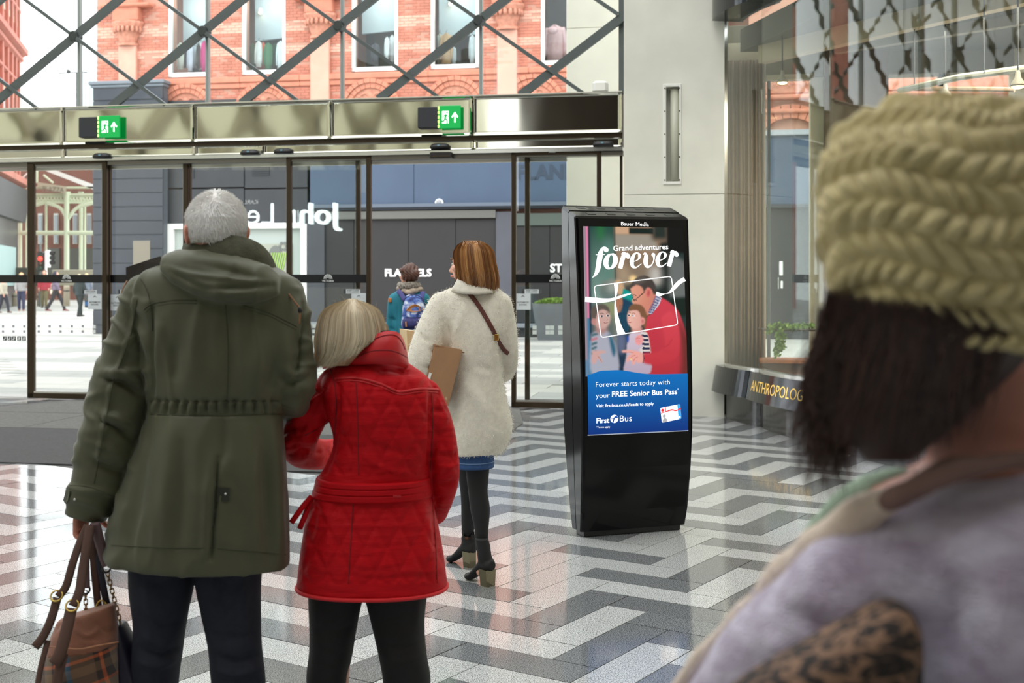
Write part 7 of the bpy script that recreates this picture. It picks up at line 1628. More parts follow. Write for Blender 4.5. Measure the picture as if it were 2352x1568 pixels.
# ankle boots with block heels
def boot(ankle, floor_heel, toe_dir, dY, top_py, name):
    hx, hy = floor_heel; Y_ = 4185/(hy-HY); hp = np.array((ray(hx, hy, Y_).x, Y_, 0.)); d = np.array(toe_dir, float); d /= np.linalg.norm(d); s = np.cross(d, (0, 0, 1)); hh = .072; L = .165
    rt = thing if False else None; rings = []
    top = np.array(ray(*ankle, Y_))
    # leg shaft
    prof = [(top, .034, .034), (np.array((hp[0]*.3+top[0]*.7, Y_, .2)), .034, .034), (np.array((hp[0]*.5+top[0]*.5, Y_, .15)), .035, .036), (hp+np.array((0, 0, .115))+d*.01, .038, .042)]
    sh_ = [loft([[c+s*a*math.cos(q)+d*b*math.sin(q) for q in [2*PI*i/18 for i in range(18)]] for c, a, b in prof])]
    rings = []
    for t, w_, h_, z_ in ((-.25, .6, .6, hh+.008), (-.12, .9, .9, hh), (.15, 1., 1., hh*.92), (.4, .95, .8, hh*.55), (.62, 1., .6, .016), (.85, .95, .5, .0), (.97, .7, .42, .004), (1.02, .3, .3, .008)): c = hp+d*L*t+np.array((0, 0, z_)); rings.append([c+s*.037*w_*math.cos(q)+np.array((0, 0, .075))*max(0, h_*(.5+.5*math.sin(q))) for q in [2*PI*i/18 for i in range(18)]])
    sh_.append(loft(rings)); V, Fs = fuse(sh_, .0045, 4); b = mesh_obj('boot', V, Fs, m_bootm, wh, smooth=True)
    mb = MB(); P = []
    for z, a, e in ((0., .026, .03), (hh+.01, .031, .034)): P += [hp-d*.03-s*a, hp-d*.03+s*a, hp-d*.03+d*2*e*.85+s*a, hp-d*.03+d*2*e*.85-s*a]; 
    for i in range(4): P[i] = P[i]+np.array((0, 0, 0.0)); P[i+4] = P[i+4]+np.array((0, 0, hh+.01))
    mb.hexa(P); h2 = mb.build('heel', m_heel, b)
    return b
boot((1106, 1236), (1119, 1344), (-.62, .78, 0), 0, 0, 'boot'); boot((1074, 1238), (1079, 1301), (-.7, .7, 0), 0, 0, 'boot')
# coat
rows = [(652, 1062, 1128, .05, .045), (664, 1030, 1146, .075, .065), (684, 1000, 1164, .095, .085), (715, 990, 1172, .11, .1), (760, 1002, 1170, .125, .11), (810, 1012, 1163, .13, .115), (860, 1024, 1158, .13, .115), (915, 1026, 1166, .135, .12), (965, 1024, 1177, .14, .13), (1000, 1022, 1174, .14, .13), (1030, 1024, 1160, .135, .125), (1041, 1026, 1150, .13, .12)]
sh = [torso(rows, YW, e=2.2, n=56)]
sh += limb([(1012, 698, 27), (996, 742, 32, -.03), (982, 790, 36, -.06), (968, 835, 34, -.08), (962, 872, 30, -.05), (980, 890, 25, .06), (1002, 896, 20, .16)], YW-.02, n=20)
sh += limb([(1150, 698, 26), (1164, 750, 23), (1170, 800, 20), (1169, 838, 19, .04), (1158, 858, 18, .14), (1130, 866, 16, .3)], YW, n=20)
folds = [([(1030, 740), (1032, 790), (1010, 830)], -.02, 7), ([(985, 800), (1010, 812), (1032, 818)], -.012, 6), ([(965, 770), (995, 790)], -.008, 6), ([(975, 840), (1000, 848)], -.012, 5), ([(1040, 830), (1085, 900), (1130, 960)], .014, 16), ([(1150, 760), (1152, 810), (1160, 850)], -.015, 6), ([(1090, 840), (1130, 850)], -.008, 8), ([(1060, 900), (1070, 980), (1068, 1035)], .008, 14), ([(1100, 960), (1112, 1035)], -.008, 12), ([(1075, 690), (1045, 760), (1035, 800)], .006, 10), ([(1120, 980), (1150, 1000)], .008, 10), ([(1130, 690), (1120, 760)], .005, 14)]
V, Fs = garment_mesh(sh, .008, folds, 4, noise_amp=.008, noise_scale=(7, 7, 4), seed=5.); N = vnormals(V, Fs); bv = bvh_of(V, Fs)
# short fibres stand off the cloth and are part of it
rg = np.random.RandomState(4); pick = rg.choice(len(V), 15000); base = V[pick]+rg.normal(0, .004, (15000, 3)); dirn = N[pick]*.7+rg.normal(0, .5, (15000, 3))+np.array((0, 0, -.35)); dirn /= np.linalg.norm(dirn, axis=1)[:, None]; Lf = rg.uniform(.006, .013, 15000)[:, None]; sd_ = np.cross(dirn, rg.normal(0, 1, (15000, 3))); sd_ /= np.linalg.norm(sd_, axis=1)[:, None]; tri = np.stack([base-sd_*.0012, base+sd_*.0012, base+dirn*Lf], 1).reshape(-1, 3); n0 = len(V)
mesh_obj('wool_coat', np.vstack([V, tri]), Fs+[(n0+3*i, n0+3*i+1, n0+3*i+2) for i in range(15000)], m_wool, wh, smooth=True)
band_part([(1050, 640, -.06), (1062, 645, -.085), (1090, 650, -.1), (1120, 652, -.085), (1136, 654, -.02)], [(1036, 668, -.06), (1056, 674, -.1), (1090, 676, -.125), (1124, 674, -.105), (1146, 668, -.02)], YW, .02, 'collar', m_wool, wh)
# hair: bob swept to the back
rings = [[tuple(ray(cx+a*math.cos(t), cy, YW-dp*math.sin(t))) for t in [2*PI*i/40 for i in range(40)]] for cx, cy, a, dp in ((1087, 555, 8, .015), (1087, 559, 24, .055), (1088, 567, 36, .088), (1090, 585, 44, .108), (1094, 610, 45, .115), (1096, 636, 42, .112), (1098, 652, 38, .1), (1100, 658, 30, .08))]
V, Fs = loft(rings); mesh_obj('hair', V, Fs, M('brown base', (112, 74, 44), .5, var=.15, scale=25), wh, smooth=True)
rg = random.Random(31); paths, cols = [], []
for i in range(2200):
    t = rg.uniform(-.3*PI, 1.22*PI); a = math.cos(t); w = rg.uniform(.98, 1.05); crown = (1084+rg.gauss(0, 6), 552); sw = rg.gauss(0, 3)
    pts = [(crown, .05), ((1087+a*38, 567), .105), ((1091+a*46, 604), .125), ((1096+a*45+sw*.5, 634), .125), ((1099+a*40+sw, 660+rg.gauss(0, 4)+(8 if a > .4 else 0)), .1)]
    paths.append(catmull(np.array([tuple(ray(1090+(p[0]-1090)*w, p[1], YW-dp*(math.sin(t)*.98+.02)*w)) for p, dp in pts]), 4)); st_ = .5+.5*math.sin(a*8+math.sin(a*19)*1.3); c = np.array(lin((204, 150, 94))[:3])*st_+np.array(lin((140, 92, 54))[:3])*(1-st_); cols.append(c*rg.uniform(.6, 1.1))
strands(None, paths, .0022, cols, 'hair_strands', wh, m_hairm)
# shoulder bag strap across the back
P = surf_pts(bv, dense([(1046, 655), (1063, 662), (1080, 676), (1102, 705), (1122, 739), (1134, 761), (1147, 788), (1160, 806), (1168, 812)], 4), .008); P = np.array(P)
for _ in range(4): P[1:-1] = (P[:-2]+2*P[1:-1]+P[2:])/4
mb = MB(); mb.tube(P, .0115, 8, flat=(1, .28), up=(0, -1, 0)); mb.build('bag_strap', M('chestnut strap', (92, 46, 38), .5), wh, smooth=True)
q = P[int(len(P)*.66)]; mb = MB(); mb.bev(q+np.array((-.012, -.012, -.016)), q+np.array((.012, -.004, .016)), .003); mb.build('strap_buckle', m_brass, wh)
# parcels under the arm
m_card = M('brown cardboard', (166, 126, 92), .8, var=.06, scale=14); m_card2 = M('pale cardboard', (214, 186, 142), .75, var=.05, scale=10)
def parcel(q, dep, Y, label, mat, nm='cardboard_box', dirv=(-.25, .95, 0)):
    P = [np.array(ray(x, y, Y+dy)) for x, y, dy in q]; v = np.array(dirv)*dep; o = thing(nm, label, 'box', P[0]); mb = MB(); mb.hexa([P[0], P[1], P[1]+v, P[0]+v, P[3], P[2], P[2]+v, P[3]+v]); b = mb.build('carton', mat, o); return o, P, v
o, P, v = parcel([(966, 915, .0), (1030, 932, -.02), (1062, 803, -.05), (1000, 792, -.02)], .34, YW-.15, 'brown cardboard box tucked under the cream coat sleeve', m_card)
def on_face(u, w, off=.0015):
    n = np.cross(P[1]-P[0], P[3]-P[0]); n /= np.linalg.norm(n); n = -n if n[1] > 0 else n; return P[0]+(P[1]-P[0])*u+(P[3]-P[0])*w+n*off
mb = MB(); mb.hexa([on_face(-.04, .985, .003), on_face(1.04, .985, .003), on_face(1.04, .985, .003)+v*.9, on_face(-.04, .985, .003)+v*.9, on_face(-.04, 1.01, .004), on_face(1.05, 1.01, .004), on_face(1.05, 1.01, .004)+v*.9, on_face(-.04, 1.01, .004)+v*.9]); mb.build('flap', m_card, o)
mb = MB(); mb.add([on_face(.05, .28), on_face(.52, .24), on_face(.52, .46), on_face(.05, .5)], [(0, 1, 2, 3)], 0); mb.add([on_face(.18, .36, .002), on_face(.24, .355, .002), on_face(.24, .46, .002), on_face(.18, .465, .002)], [(0, 1, 2, 3)], 1); mb.add([on_face(.3, .3, .002), on_face(.48, .285, .002), on_face(.48, .31, .002), on_face(.3, .325, .002)], [(0, 1, 2, 3)], 1); mb.build('address_label', [m_wf, m_ink], o)
mb = MB()
for q in range(5): c = .82; w0 = .1+.12*q; mb.add([on_face(c, w0), on_face(c+.07, w0-.005), on_face(c+.07, w0+.04), on_face(c, w0+.045)], [(0, 1, 2, 3)])
mb.build('printed_marks', M('pale print', (196, 166, 136), .8), o)
o2, P2, v2 = parcel([(938, 842, .1), (1046, 850, .12), (1042, 772, .1), (934, 758, .08)], .22, YW+.0, 'pale parcel held higher under the same cream sleeve', m_card2, 'paper_parcel')
mb = MB(); mb.tube([P2[3]+np.array((.05, -.004, -.0)), P2[0]+np.array((.04, -.004, 0))], .004, 4); mb.build('fold', M('pale card fold', (226, 204, 166), .8), o2)
# ---------------------------------------------------------------- person in the teal coat with a backpack, in the doorway
YT_ = 11.4
te = thing('person', 'person in a teal coat, brown hair in a bun, walking out through the open doorway', 'person', (ray(938, 645, YT_).x, YT_, 0))
hc = ray(940, 632, YT_); hr = .096
sh, at = head_shells(hc, hr, (-.5, .86, 0), ray(941, 668, YT_))
sh.append(torso([(664, 920, 960, .06, .06), (680, 902, 976, .08, .08), (740, 908, 970, .09, .09), (800, 906, 972, .1, .1), (830, 912, 966, .09, .09)], YT_, n=28))
for pts in ([(906, 688, 10), (900, 740, 9), (896, 790, 8), (896, 812, 7)], [(974, 688, 10), (980, 740, 9), (984, 790, 8), (984, 812, 7)], [(926, 820, 17), (924, 900, 14), (926, 960, 11), (926, 1004, 9)], [(952, 820, 17), (956, 900, 14), (954, 960, 11), (952, 1000, 9)]): sh += limb(pts, YT_)
for x in (896, 984): sh += hand(ray(x, 812, YT_), (0, .05, -1), (1 if x < 940 else -1, 0, 0), (0, 1, 0), curl=(25, 30, 20), sc=.9)
V, Fs = fuse(sh, .009, 2); mesh_obj('body', V, Fs, m_skin, te, smooth=True); eyes(at, hr, te)
V, Fs = fuse([ell(np.array(hc)+np.array((.012, -.02, .02)), (.088, .1, .098)), ell(np.array(ray(950, 630, YT_))+np.array((.01, -.085, 0)), (.055, .05, .05)), ell(np.array(ray(930, 621, YT_))+np.array((0, -.05, 0)), (.05, .05, .035))], .008, 3); N = vnormals(V, Fs); V = V+N*(.005*np.sin(V[:, 0]*190+V[:, 2]*120+3*np.sin(V[:, 2]*60)))[:, None]; mesh_obj('hair', V, Fs, M('dark auburn hair', (92, 58, 46), .5, var=.35, scale=40, stretch=(1, 1, .4)), te, smooth=True)
m_teal = M('teal cloth', (22, 118, 138), .7, var=.1, scale=9, bump=.1, bscale=80)
rows = [(664, 916, 964, .07, .07), (674, 904, 976, .1, .09), (690, 897, 983, .115, .105), (730, 903, 978, .13, .12), (780, 902, 980, .13, .12), (830, 898, 986, .14, .13), (850, 898, 986, .135, .13)]
sh = [torso(rows, YT_, n=40)]; sh += limb([(906, 686, 14), (900, 740, 14), (897, 790, 13), (896, 808, 11)], YT_, n=16); sh += limb([(974, 686, 14), (980, 740, 14), (984, 790, 13), (984, 808, 11)], YT_, n=16)
V, Fs = garment_mesh(sh, .011, [([(896, 730), (908, 736)], -.015, 4), ([(893, 752), (908, 760)], -.014, 4), ([(892, 774), (906, 778)], -.012, 4), ([(912, 700), (914, 780)], -.014, 3), ([(968, 700), (968, 780)], -.014, 3), ([(920, 770), (918, 840)], .01, 5)], 3, noise_amp=.008, noise_scale=(8, 8, 8)); mesh_obj('teal_coat', V, Fs, m_teal, te, smooth=True)
mb = MB(); c = ray(896, 689, YT_-.06); mb.bev((c.x-.016, c.y-.012, c.z-.02), (c.x+.016, c.y+.02, c.z+.02), .004); mb.build('sleeve_badge', M('orange badge', (206, 126, 66), .6), te)
sh = []
for x, y, r_, dy in ((920, 662, 9, -.03), (932, 668, 9, -.09), (948, 668, 10, -.1), (962, 664, 9, -.05), (940, 672, 9, -.12)): sh.append(ell(ray(x, y, YT_+dy), (r_/F*YT_*1.2, .05, r_/F*YT_*.75)))
V, Fs = fuse(sh, .009, 4); mesh_obj('hood', V, Fs, M('beige hood lining', (176, 158, 142), .9, var=.2, scale=30, bump=.5, bscale=120), te, smooth=True)
sh = rounded_tube([ray(919, 655, YT_+.02), ray(926, 658, YT_-.07), ray(944, 656, YT_-.1), ray(960, 656, YT_-.04)], [.035, .04, .04, .035], 12, 4); V, Fs = fuse(sh, .008, 3); mesh_obj('scarf', V, Fs, M('checked scarf', (168, 160, 150), .9, alt=(84, 76, 70), scale=60), te, smooth=True)
V, Fs = fuse([torso([(790, 906, 974, .09, .09), (1000, 908, 972, .1, .1)], YT_, n=24)], .012, 1)
for px, dy in ((926, 0), (953, .03)):
    mb = MB(); mb.tube([ray(px, 830, YT_), ray(px, 900, YT_), ray(px+1, 985, YT_)], [.075, .062, .05], 14, res=4); mb.build('trouser_leg', M('dark jeans', (40, 44, 58), .85), te, smooth=True)
    p = ray(px, 1004, YT_); shoe(te, (p.x, YT_-.08, 0), (p.x-.02, YT_+.18, 0), m_black, h=.08)
# backpack is a thing of its own
bp = thing('backpack', 'blue tie dye backpack with a tan patch worn over the teal coat', 'backpack', ray(951, 757, YT_-.2))
def tiedye():
    m = M('tie dye cloth', (206, 216, 236), .7); nt = m.node_tree; n = nt.nodes; l = nt.links; g = n.new('ShaderNodeNewGeometry'); z = n.new('ShaderNodeTexNoise'); z.inputs['Scale'].default_value = 13; z.inputs['Detail'].default_value = 5; z.inputs['Distortion'].default_value = 1.; r = n.new('ShaderNodeValToRGB'); e = r.color_ramp.elements; e[0].position = .38; e[0].color = lin((34, 48, 110)); e[1].position = .66; e[1].color = lin((226, 232, 244)); k = e.new(.5); k.color = lin((78, 110, 186)); l.new(g.outputs['Position'], z.inputs['Vector']); l.new(z.outputs['Fac'], r.inputs[0]); l.new(r.outputs[0], n['Principled BSDF'].inputs['Base Color']); return m
m_td2 = tiedye()
brow = [(676, 938, 964, .03), (682, 930, 971, .07), (696, 926, 976, .1), (720, 924, 979, .12), (742, 922, 979, .13), (754, 924, 974, .11), (758, 930, 966, .07)]
V, Fs = fuse([torso([(y, a, b, d, .03) for y, a, b, d in brow], YT_-.16, e=2.8, n=40)], .008, 3); mesh_obj('pack', V, Fs, m_td2, bp, smooth=True); bvp = bvh_of(V, Fs)
V, Fs = fuse([torso([(y, a, b, d, .01) for y, a, b, d in ((730, 927, 976, .03), (736, 924, 977, .06), (748, 924, 975, .065), (755, 928, 968, .04))], YT_-.26, e=2.6, n=32)], .007, 2); mesh_obj('front_pocket', V, Fs, M('navy dotted cloth', (38, 36, 84), .7, alt=(52, 54, 120), scale=50), bp, smooth=True)
patch(bvp, [(932, 712), (942, 702), (952, 698), (962, 701), (973, 710), (964, 713), (952, 715), (942, 714)], .012, 'tan_patch', M('tan leather', (176, 118, 62), .6), bp, .002)
for L in ([(926, 700), (930, 686), (942, 679), (956, 678), (968, 684), (976, 700)], [(923, 726), (950, 730), (979, 726)]): seam(bvp, L, .006, 'zip', M('navy zip', (30, 34, 80), .6), bp, step=3)
for a, b in (((930, 690), (914, 668)), ((968, 690), (972, 670))): mb = MB(); mb.tube([ray(a[0], a[1], YT_-.22), ray((a[0]+b[0])/2, 676, YT_-.16), ray(b[0], b[1], YT_-.1)], .024, 8, res=3, flat=(1, .35), up=(0, -1, 0)); mb.build('shoulder_strap', M('violet strap', (64, 62, 124), .7), bp, smooth=True)
mb = MB(); mb.tube([ray(932, 738, YT_-.34), ray(933, 750, YT_-.34)], .007, 6); mb.build('zip_pull', M('tan pull', (190, 140, 100), .6), bp)
# ---------------------------------------------------------------- person in the knitted hat, close to the viewer
YH = 1.1
ht = thing('person', 'person close by in an olive yellow chunky knitted hat and lilac fleece coat', 'person', (ray(2230, 645, YH).x, YH, 0))
def hp(x, y, dy=0.): return np.array(tuple(ray(x, y, YH+dy)))
mm = YH/F
hc = hp(2235, 690, .02); hr = .103; fw = (-.78, .62, 0)
sh, at = head_shells(hc, hr, fw, hp(2290, 1080, .03))
sh.append(torso([(1060, 2160, 2450, .06, .07), (1150, 1980, 2640, .085, .09), (1300, 1960, 2700, .1, .11), (1700, 2000, 2660, .1, .12), (2300, 2000, 2660, .11, .12)], YH+.03, n=32))
sh += limb([(2060, 1330, 120, .02), (1850, 1530, 95, .1), (1680, 1690, 80, .16), (1640, 1760, 66, .24), (1640, 1840, 56, .3)], YH); sh += limb([(2620, 1330, 120, .04), (2680, 1800, 95, .05), (2690, 2250, 75, .08)], YH)
for px in (2200, 2460): sh += limb([(px, 2250, 210, .04), (px, 3200, 150, .05), (px, 4200, 95, .06)], YH)
sh += hand(hp(1640, 1850, .3), (-.1, .3, -.9), (1, .2, 0), (0, 1, 0), curl=(35, 45, 30), sc=.9); sh += hand(hp(2690, 2250, .1), (0, .1, -1), (-1, 0, 0), (0, 1, 0), curl=(30, 35, 25), sc=.9)
V, Fs = fuse(sh, .007, 2); mesh_obj('body', V, Fs, M('warm skin', (176, 118, 100), .5, var=.06, scale=25), ht, smooth=True); eyes(at, hr, ht)
# knitted hat: domed shell, braided stitches raised in it
cap = []
prof = [(0., 2205, 234, 8, .01), (.04, 2205, 238, 80, .035), (.12, 2200, 256, 165, .07), (.25, 2190, 310, 240, .1), (.4, 2182, 390, 282, .118), (.55, 2180, 480, 296, .126), (.7, 2184, 575, 298, .128), (.82, 2192, 660, 288, .124), (.92, 2206, 735, 268, .117), (1., 2222, 790, 240, .108)]
PR = catmull(np.array([p[1:] for p in prof]), 12); n = 260; VH = []
m_ = len(PR)
for i, (cx, cy, a, dp) in enumerate(PR):
    q = i/(m_-1)
    for k in range(n):
        t = 2*PI*k/n; x = cx+a*math.cos(t); tilt = (.24*(x-2190)*q)                # the rim drops towards the right
        VH.append(tuple(hp(x, cy+tilt*(1 if math.cos(t) < .2 else .6), -dp*math.sin(t))))
VH = np.array(VH); FH = [(i*n+k, i*n+(k+1) % n, (i+1)*n+(k+1) % n, (i+1)*n+k) for i in range(m_-1) for k in range(n)]+[tuple(range(n-1, -1, -1))]
FH = FH+[tuple(range((m_-1)*n, m_*n))]
NH = vnormals(VH, FH[:-2]); 
kk = np.tile(np.arange(n), m_)/n*2*PI; ii = np.repeat(np.arange(m_), n)/(m_-1)
wob = .9*np.sin(kk*1.0+.6)+.35*np.sin(kk*3+1.)
rows_ = np.clip(ii*11.5+wob*np.clip(ii*4, 0, 1)+2, 0, 40); rw = np.floor(rows_); fr_ = rows_-rw; slant = np.where(rw % 2 == 0, 1, -1)
ph = kk*17+slant*(fr_-.5)*3.4+.8*np.sin(kk*3+rw*1.7)
st = np.abs(np.sin(ph))**.7*np.abs(np.sin(PI*fr_))**.6
lump = nfield(VH, (24, 24, 24), 2.)
edge = np.clip(ii*9, 0, 1)
lump2 = nfield(VH, (55, 55, 40), 6.)
VH = VH+NH*((.011*st-.003+.008*lump+.004*lump2)*edge)[:, None]
knit = M('olive yellow yarn', (200, 184, 136), .95, var=.1, scale=60, bump=.5, bscale=700, sheen=.25)
hat = mesh_obj('knitted_hat', VH, FH, knit, ht, smooth=True)
# dark wavy hair below the hat
rg = random.Random(14)
rings = [[tuple(hp(cx+a*math.cos(t), cy, -.01-dp*math.sin(t))) for t in [2*PI*i/40 for i in range(40)]] for cx, cy, a, dp in ((2170, 690, 262, .1), (2160, 760, 256, .108), (2140, 830, 232, .1), (2110, 890, 196, .085), (2080, 950, 150, .065), (2055, 1010, 100, .045), (2040, 1060, 50, .02))]
V, Fs = loft(rings); mesh_obj('hair', V, Fs, M('dark brown base', (40, 25, 22), .6, var=.3, scale=20), ht, smooth=True)
paths, cols = [], []
for i in range(3200):
    u = rg.random()
    if u < .8:
        t = rg.uniform(.12*PI, 1.05*PI); a = math.cos(t); x0 = 2165+a*268; y0 = 700+rg.uniform(0, 60)+.13*(x0-2190)
        if x0 > 2320: continue
        dp = .1*math.sin(t)+.02; L = rg.uniform(170, 330)*(1-.55*max(0, a)); ph_ = rg.uniform(0, 6); x1 = x0+(2050-x0)*.35+rg.gauss(0, 30)-35*(a < -.2); P = []
        for q in (0, .25, .5, .75, 1.): P.append(hp(x0+(x1-x0)*q+(16*math.sin(ph_+5*q))*q, y0+L*q, -dp*(1-.35*q)-.006))
        paths.append(catmull(np.array(P), 4)); cols.append(np.array(lin(rg.choice(((62, 40, 34), (44, 28, 25), (82, 54, 44))))[:3])*rg.uniform(.7, 1.2))
    else:
        x0 = 1905+rg.gauss(0, 14); y0 = 700+rg.uniform(0, 70); ph_ = rg.uniform(0, 6); A_ = rg.uniform(10, 34); L = rg.uniform(220, 400); dx = rg.gauss(-10, 34); P = [hp(x0+dx*q+A_*math.sin(ph_+7*q)*min(1, q*2), y0+L*q, -.03+rg.gauss(0, .012)) for q in np.linspace(0, 1, 8)]
        paths.append(catmull(np.array(P), 3)); cols.append(np.array(lin((72, 48, 40))[:3])*rg.uniform(.7, 1.2))
strands(None, paths, .0007, cols, 'hair_strands', ht, m_hairm)
# lilac fleece coat
m_fl = M('lilac fleece', (214, 206, 226), .95, alt=(172, 156, 180), scale=26, bump=1., bscale=260, sheen=.5, stretch=(.5, 1, 1.4))
rows = [(1046, 2230, 2540, .055, .06), (1066, 2150, 2600, .075, .075), (1110, 2060, 2680, .1, .1), (1180, 1985, 2740, .118, .115), (1280, 1960, 2780, .13, .125), (1500, 1990, 2780, .135, .13), (1800, 2030, 2760, .14, .14), (2200, 2010, 2800, .16, .16), (2700, 1990, 2840, .17, .17), (2740, 2010, 2820, .165, .165)]
sh = [torso(rows, YH+.03, e=2.3, n=56)]; sh += limb([(2110, 1290, 150, .0), (1960, 1370, 146, -.01), (1830, 1470, 134, .03), (1700, 1600, 122, .1), (1640, 1690, 112, .16), (1630, 1780, 96, .24), (1635, 1830, 84, .28)], YH, n=24); sh += limb([(2640, 1290, 140, .03), (2700, 1700, 130, .04), (2710, 2180, 110, .07)], YH, n=24)
folds = [([(2020, 1400), (2060, 1440), (2080, 1520)], -.03, 26), ([(1800, 1400), (1900, 1450), (1960, 1520)], -.01, 24), ([(2200, 1330), (2180, 1450), (2200, 1568)], -.014, 34), ([(2310, 1300), (2290, 1450), (2320, 1568)], .012, 36), ([(1760, 1470), (1820, 1500)], .008, 20)]
V, Fs = garment_mesh(sh, .006, folds, 4, noise_amp=.006, noise_scale=(14, 14, 14), seed=7.); N = vnormals(V, Fs); rs = np.random.RandomState(9); k_ = 16000
front = np.where((N*(V-np.array((0, 0, H)))).sum(1) < .15)[0]; pick = rs.choice(front, k_); base = V[pick]+rs.normal(0, .003, (k_, 3)); dirn = N[pick]*.6+rs.normal(0, .55, (k_, 3)); dirn /= np.linalg.norm(dirn, axis=1)[:, None]; Lf = rs.uniform(.004, .010, k_)[:, None]; sd_ = np.cross(dirn, rs.normal(0, 1, (k_, 3))); sd_ /= np.linalg.norm(sd_, axis=1)[:, None]; tri = np.stack([base-sd_*.0004, base+sd_*.0004, base+dirn*Lf], 1).reshape(-1, 3); n0 = len(V)
mesh_obj('fleece_coat', np.vstack([V, tri]), Fs+[(n0+3*i, n0+3*i+1, n0+3*i+2) for i in range(k_)], m_fl, ht, smooth=True)
# scarf: pale peach fleece edge down the front, sea green underneath at the throat
def roll(pts, name, mat, sq=1.):
    V, Fs = fuse(rounded_tube([hp(p[0], p[1], p[3]) for p in pts], [p[2]*mm for p in pts], 16, 6), .006, 3); V = V+vnormals(V, Fs)*(.004*nfield(V, (30, 30, 30), 3.))[:, None]; return mesh_obj(name, V, Fs, mat, ht, smooth=True)
roll([(2420, 1052, 24, -.06), (2300, 1060, 26, -.075), (2180, 1086, 30, -.075), (2090, 1126, 30, -.06), (2020, 1160, 24, -.03)], 'collar', M('taupe fleece', (120, 92, 86), .95, var=.1, scale=30, bump=.5, bscale=260))  # taupe roll stands in for the shading along the coat's top edge
m_peach = M('peach fleece', (216, 196, 180), .95, var=.08, scale=30, bump=.6, bscale=260, sheen=.4)
roll([(2060, 1140, 26, -.04), (1990, 1178, 44, -.02), (1915, 1232, 50, .0), (1830, 1300, 48, .04), (1740, 1388, 36, .08), (1650, 1476, 30, .12), (1570, 1560, 26, .16), (1510, 1660, 24, .2)], 'coat_edge', m_peach)
roll([(2080, 1096, 30, .05), (1990, 1126, 36, .06), (1910, 1180, 30, .08), (1850, 1240, 18, .1)], 'scarf', M('sea green scarf', (150, 170, 150), .9, var=.15, scale=30))
for px in (2200, 2460): mb = MB(); mb.tube([hp(px, 2600, .05), hp(px, 3300, .05), hp(px, 4300, .06)], [.09, .07, .05], 14, res=4); mb.build('trouser_leg', m_blkt, ht, smooth=True); p = hp(px, 4400, .05); shoe(ht, (p[0], YH-.02, 0), (p[0]-.1, YH+.2, 0), m_black)
# leopard print bag under the arm
lb = thing('shoulder_bag', 'leopard print bag held under the arm of the lilac fleece coat', 'bag', hp(1900, 1700, -.02))
def leo():
    m = M('leopard print', (150, 116, 90), .85, bump=.3, bscale=300); nt = m.node_tree; n = nt.nodes; l = nt.links; g = n.new('ShaderNodeNewGeometry'); mp = n.new('ShaderNodeMapping'); mp.inputs['Scale'].default_value = (44, 60, 90); mp.inputs['Rotation'].default_value = (0, .6, 0); z = n.new('ShaderNodeTexNoise'); z.inputs['Scale'].default_value = 1.1; z.inputs['Distortion'].default_value = 1.2; r = n.new('ShaderNodeValToRGB'); e = r.color_ramp.elements; e[0].position = .47; e[0].color = lin((30, 22, 20)); e[1].position = .56; e[1].color = lin((124, 94, 74)); l.new(g.outputs['Position'], mp.inputs[0]); l.new(mp.outputs[0], z.inputs['Vector']); l.new(z.outputs['Fac'], r.inputs[0]); l.new(r.outputs[0], n['Principled BSDF'].inputs['Base Color']); return m
V, Fs = fuse([torso([(1385, 2030, 2080, .02, .02), (1410, 1985, 2096, .035, .03), (1450, 1900, 2106, .045, .03), (1510, 1790, 2110, .05, .03), (1570, 1690, 2110, .05, .03), (1640, 1660, 2110, .05, .03), (1800, 1740, 2110, .05, .03), (1830, 1790, 2080, .03, .02)], YH-.1, e=2.6, n=40)], .005, 3); mesh_obj('printed_body', V, Fs, leo(), lb, smooth=True)
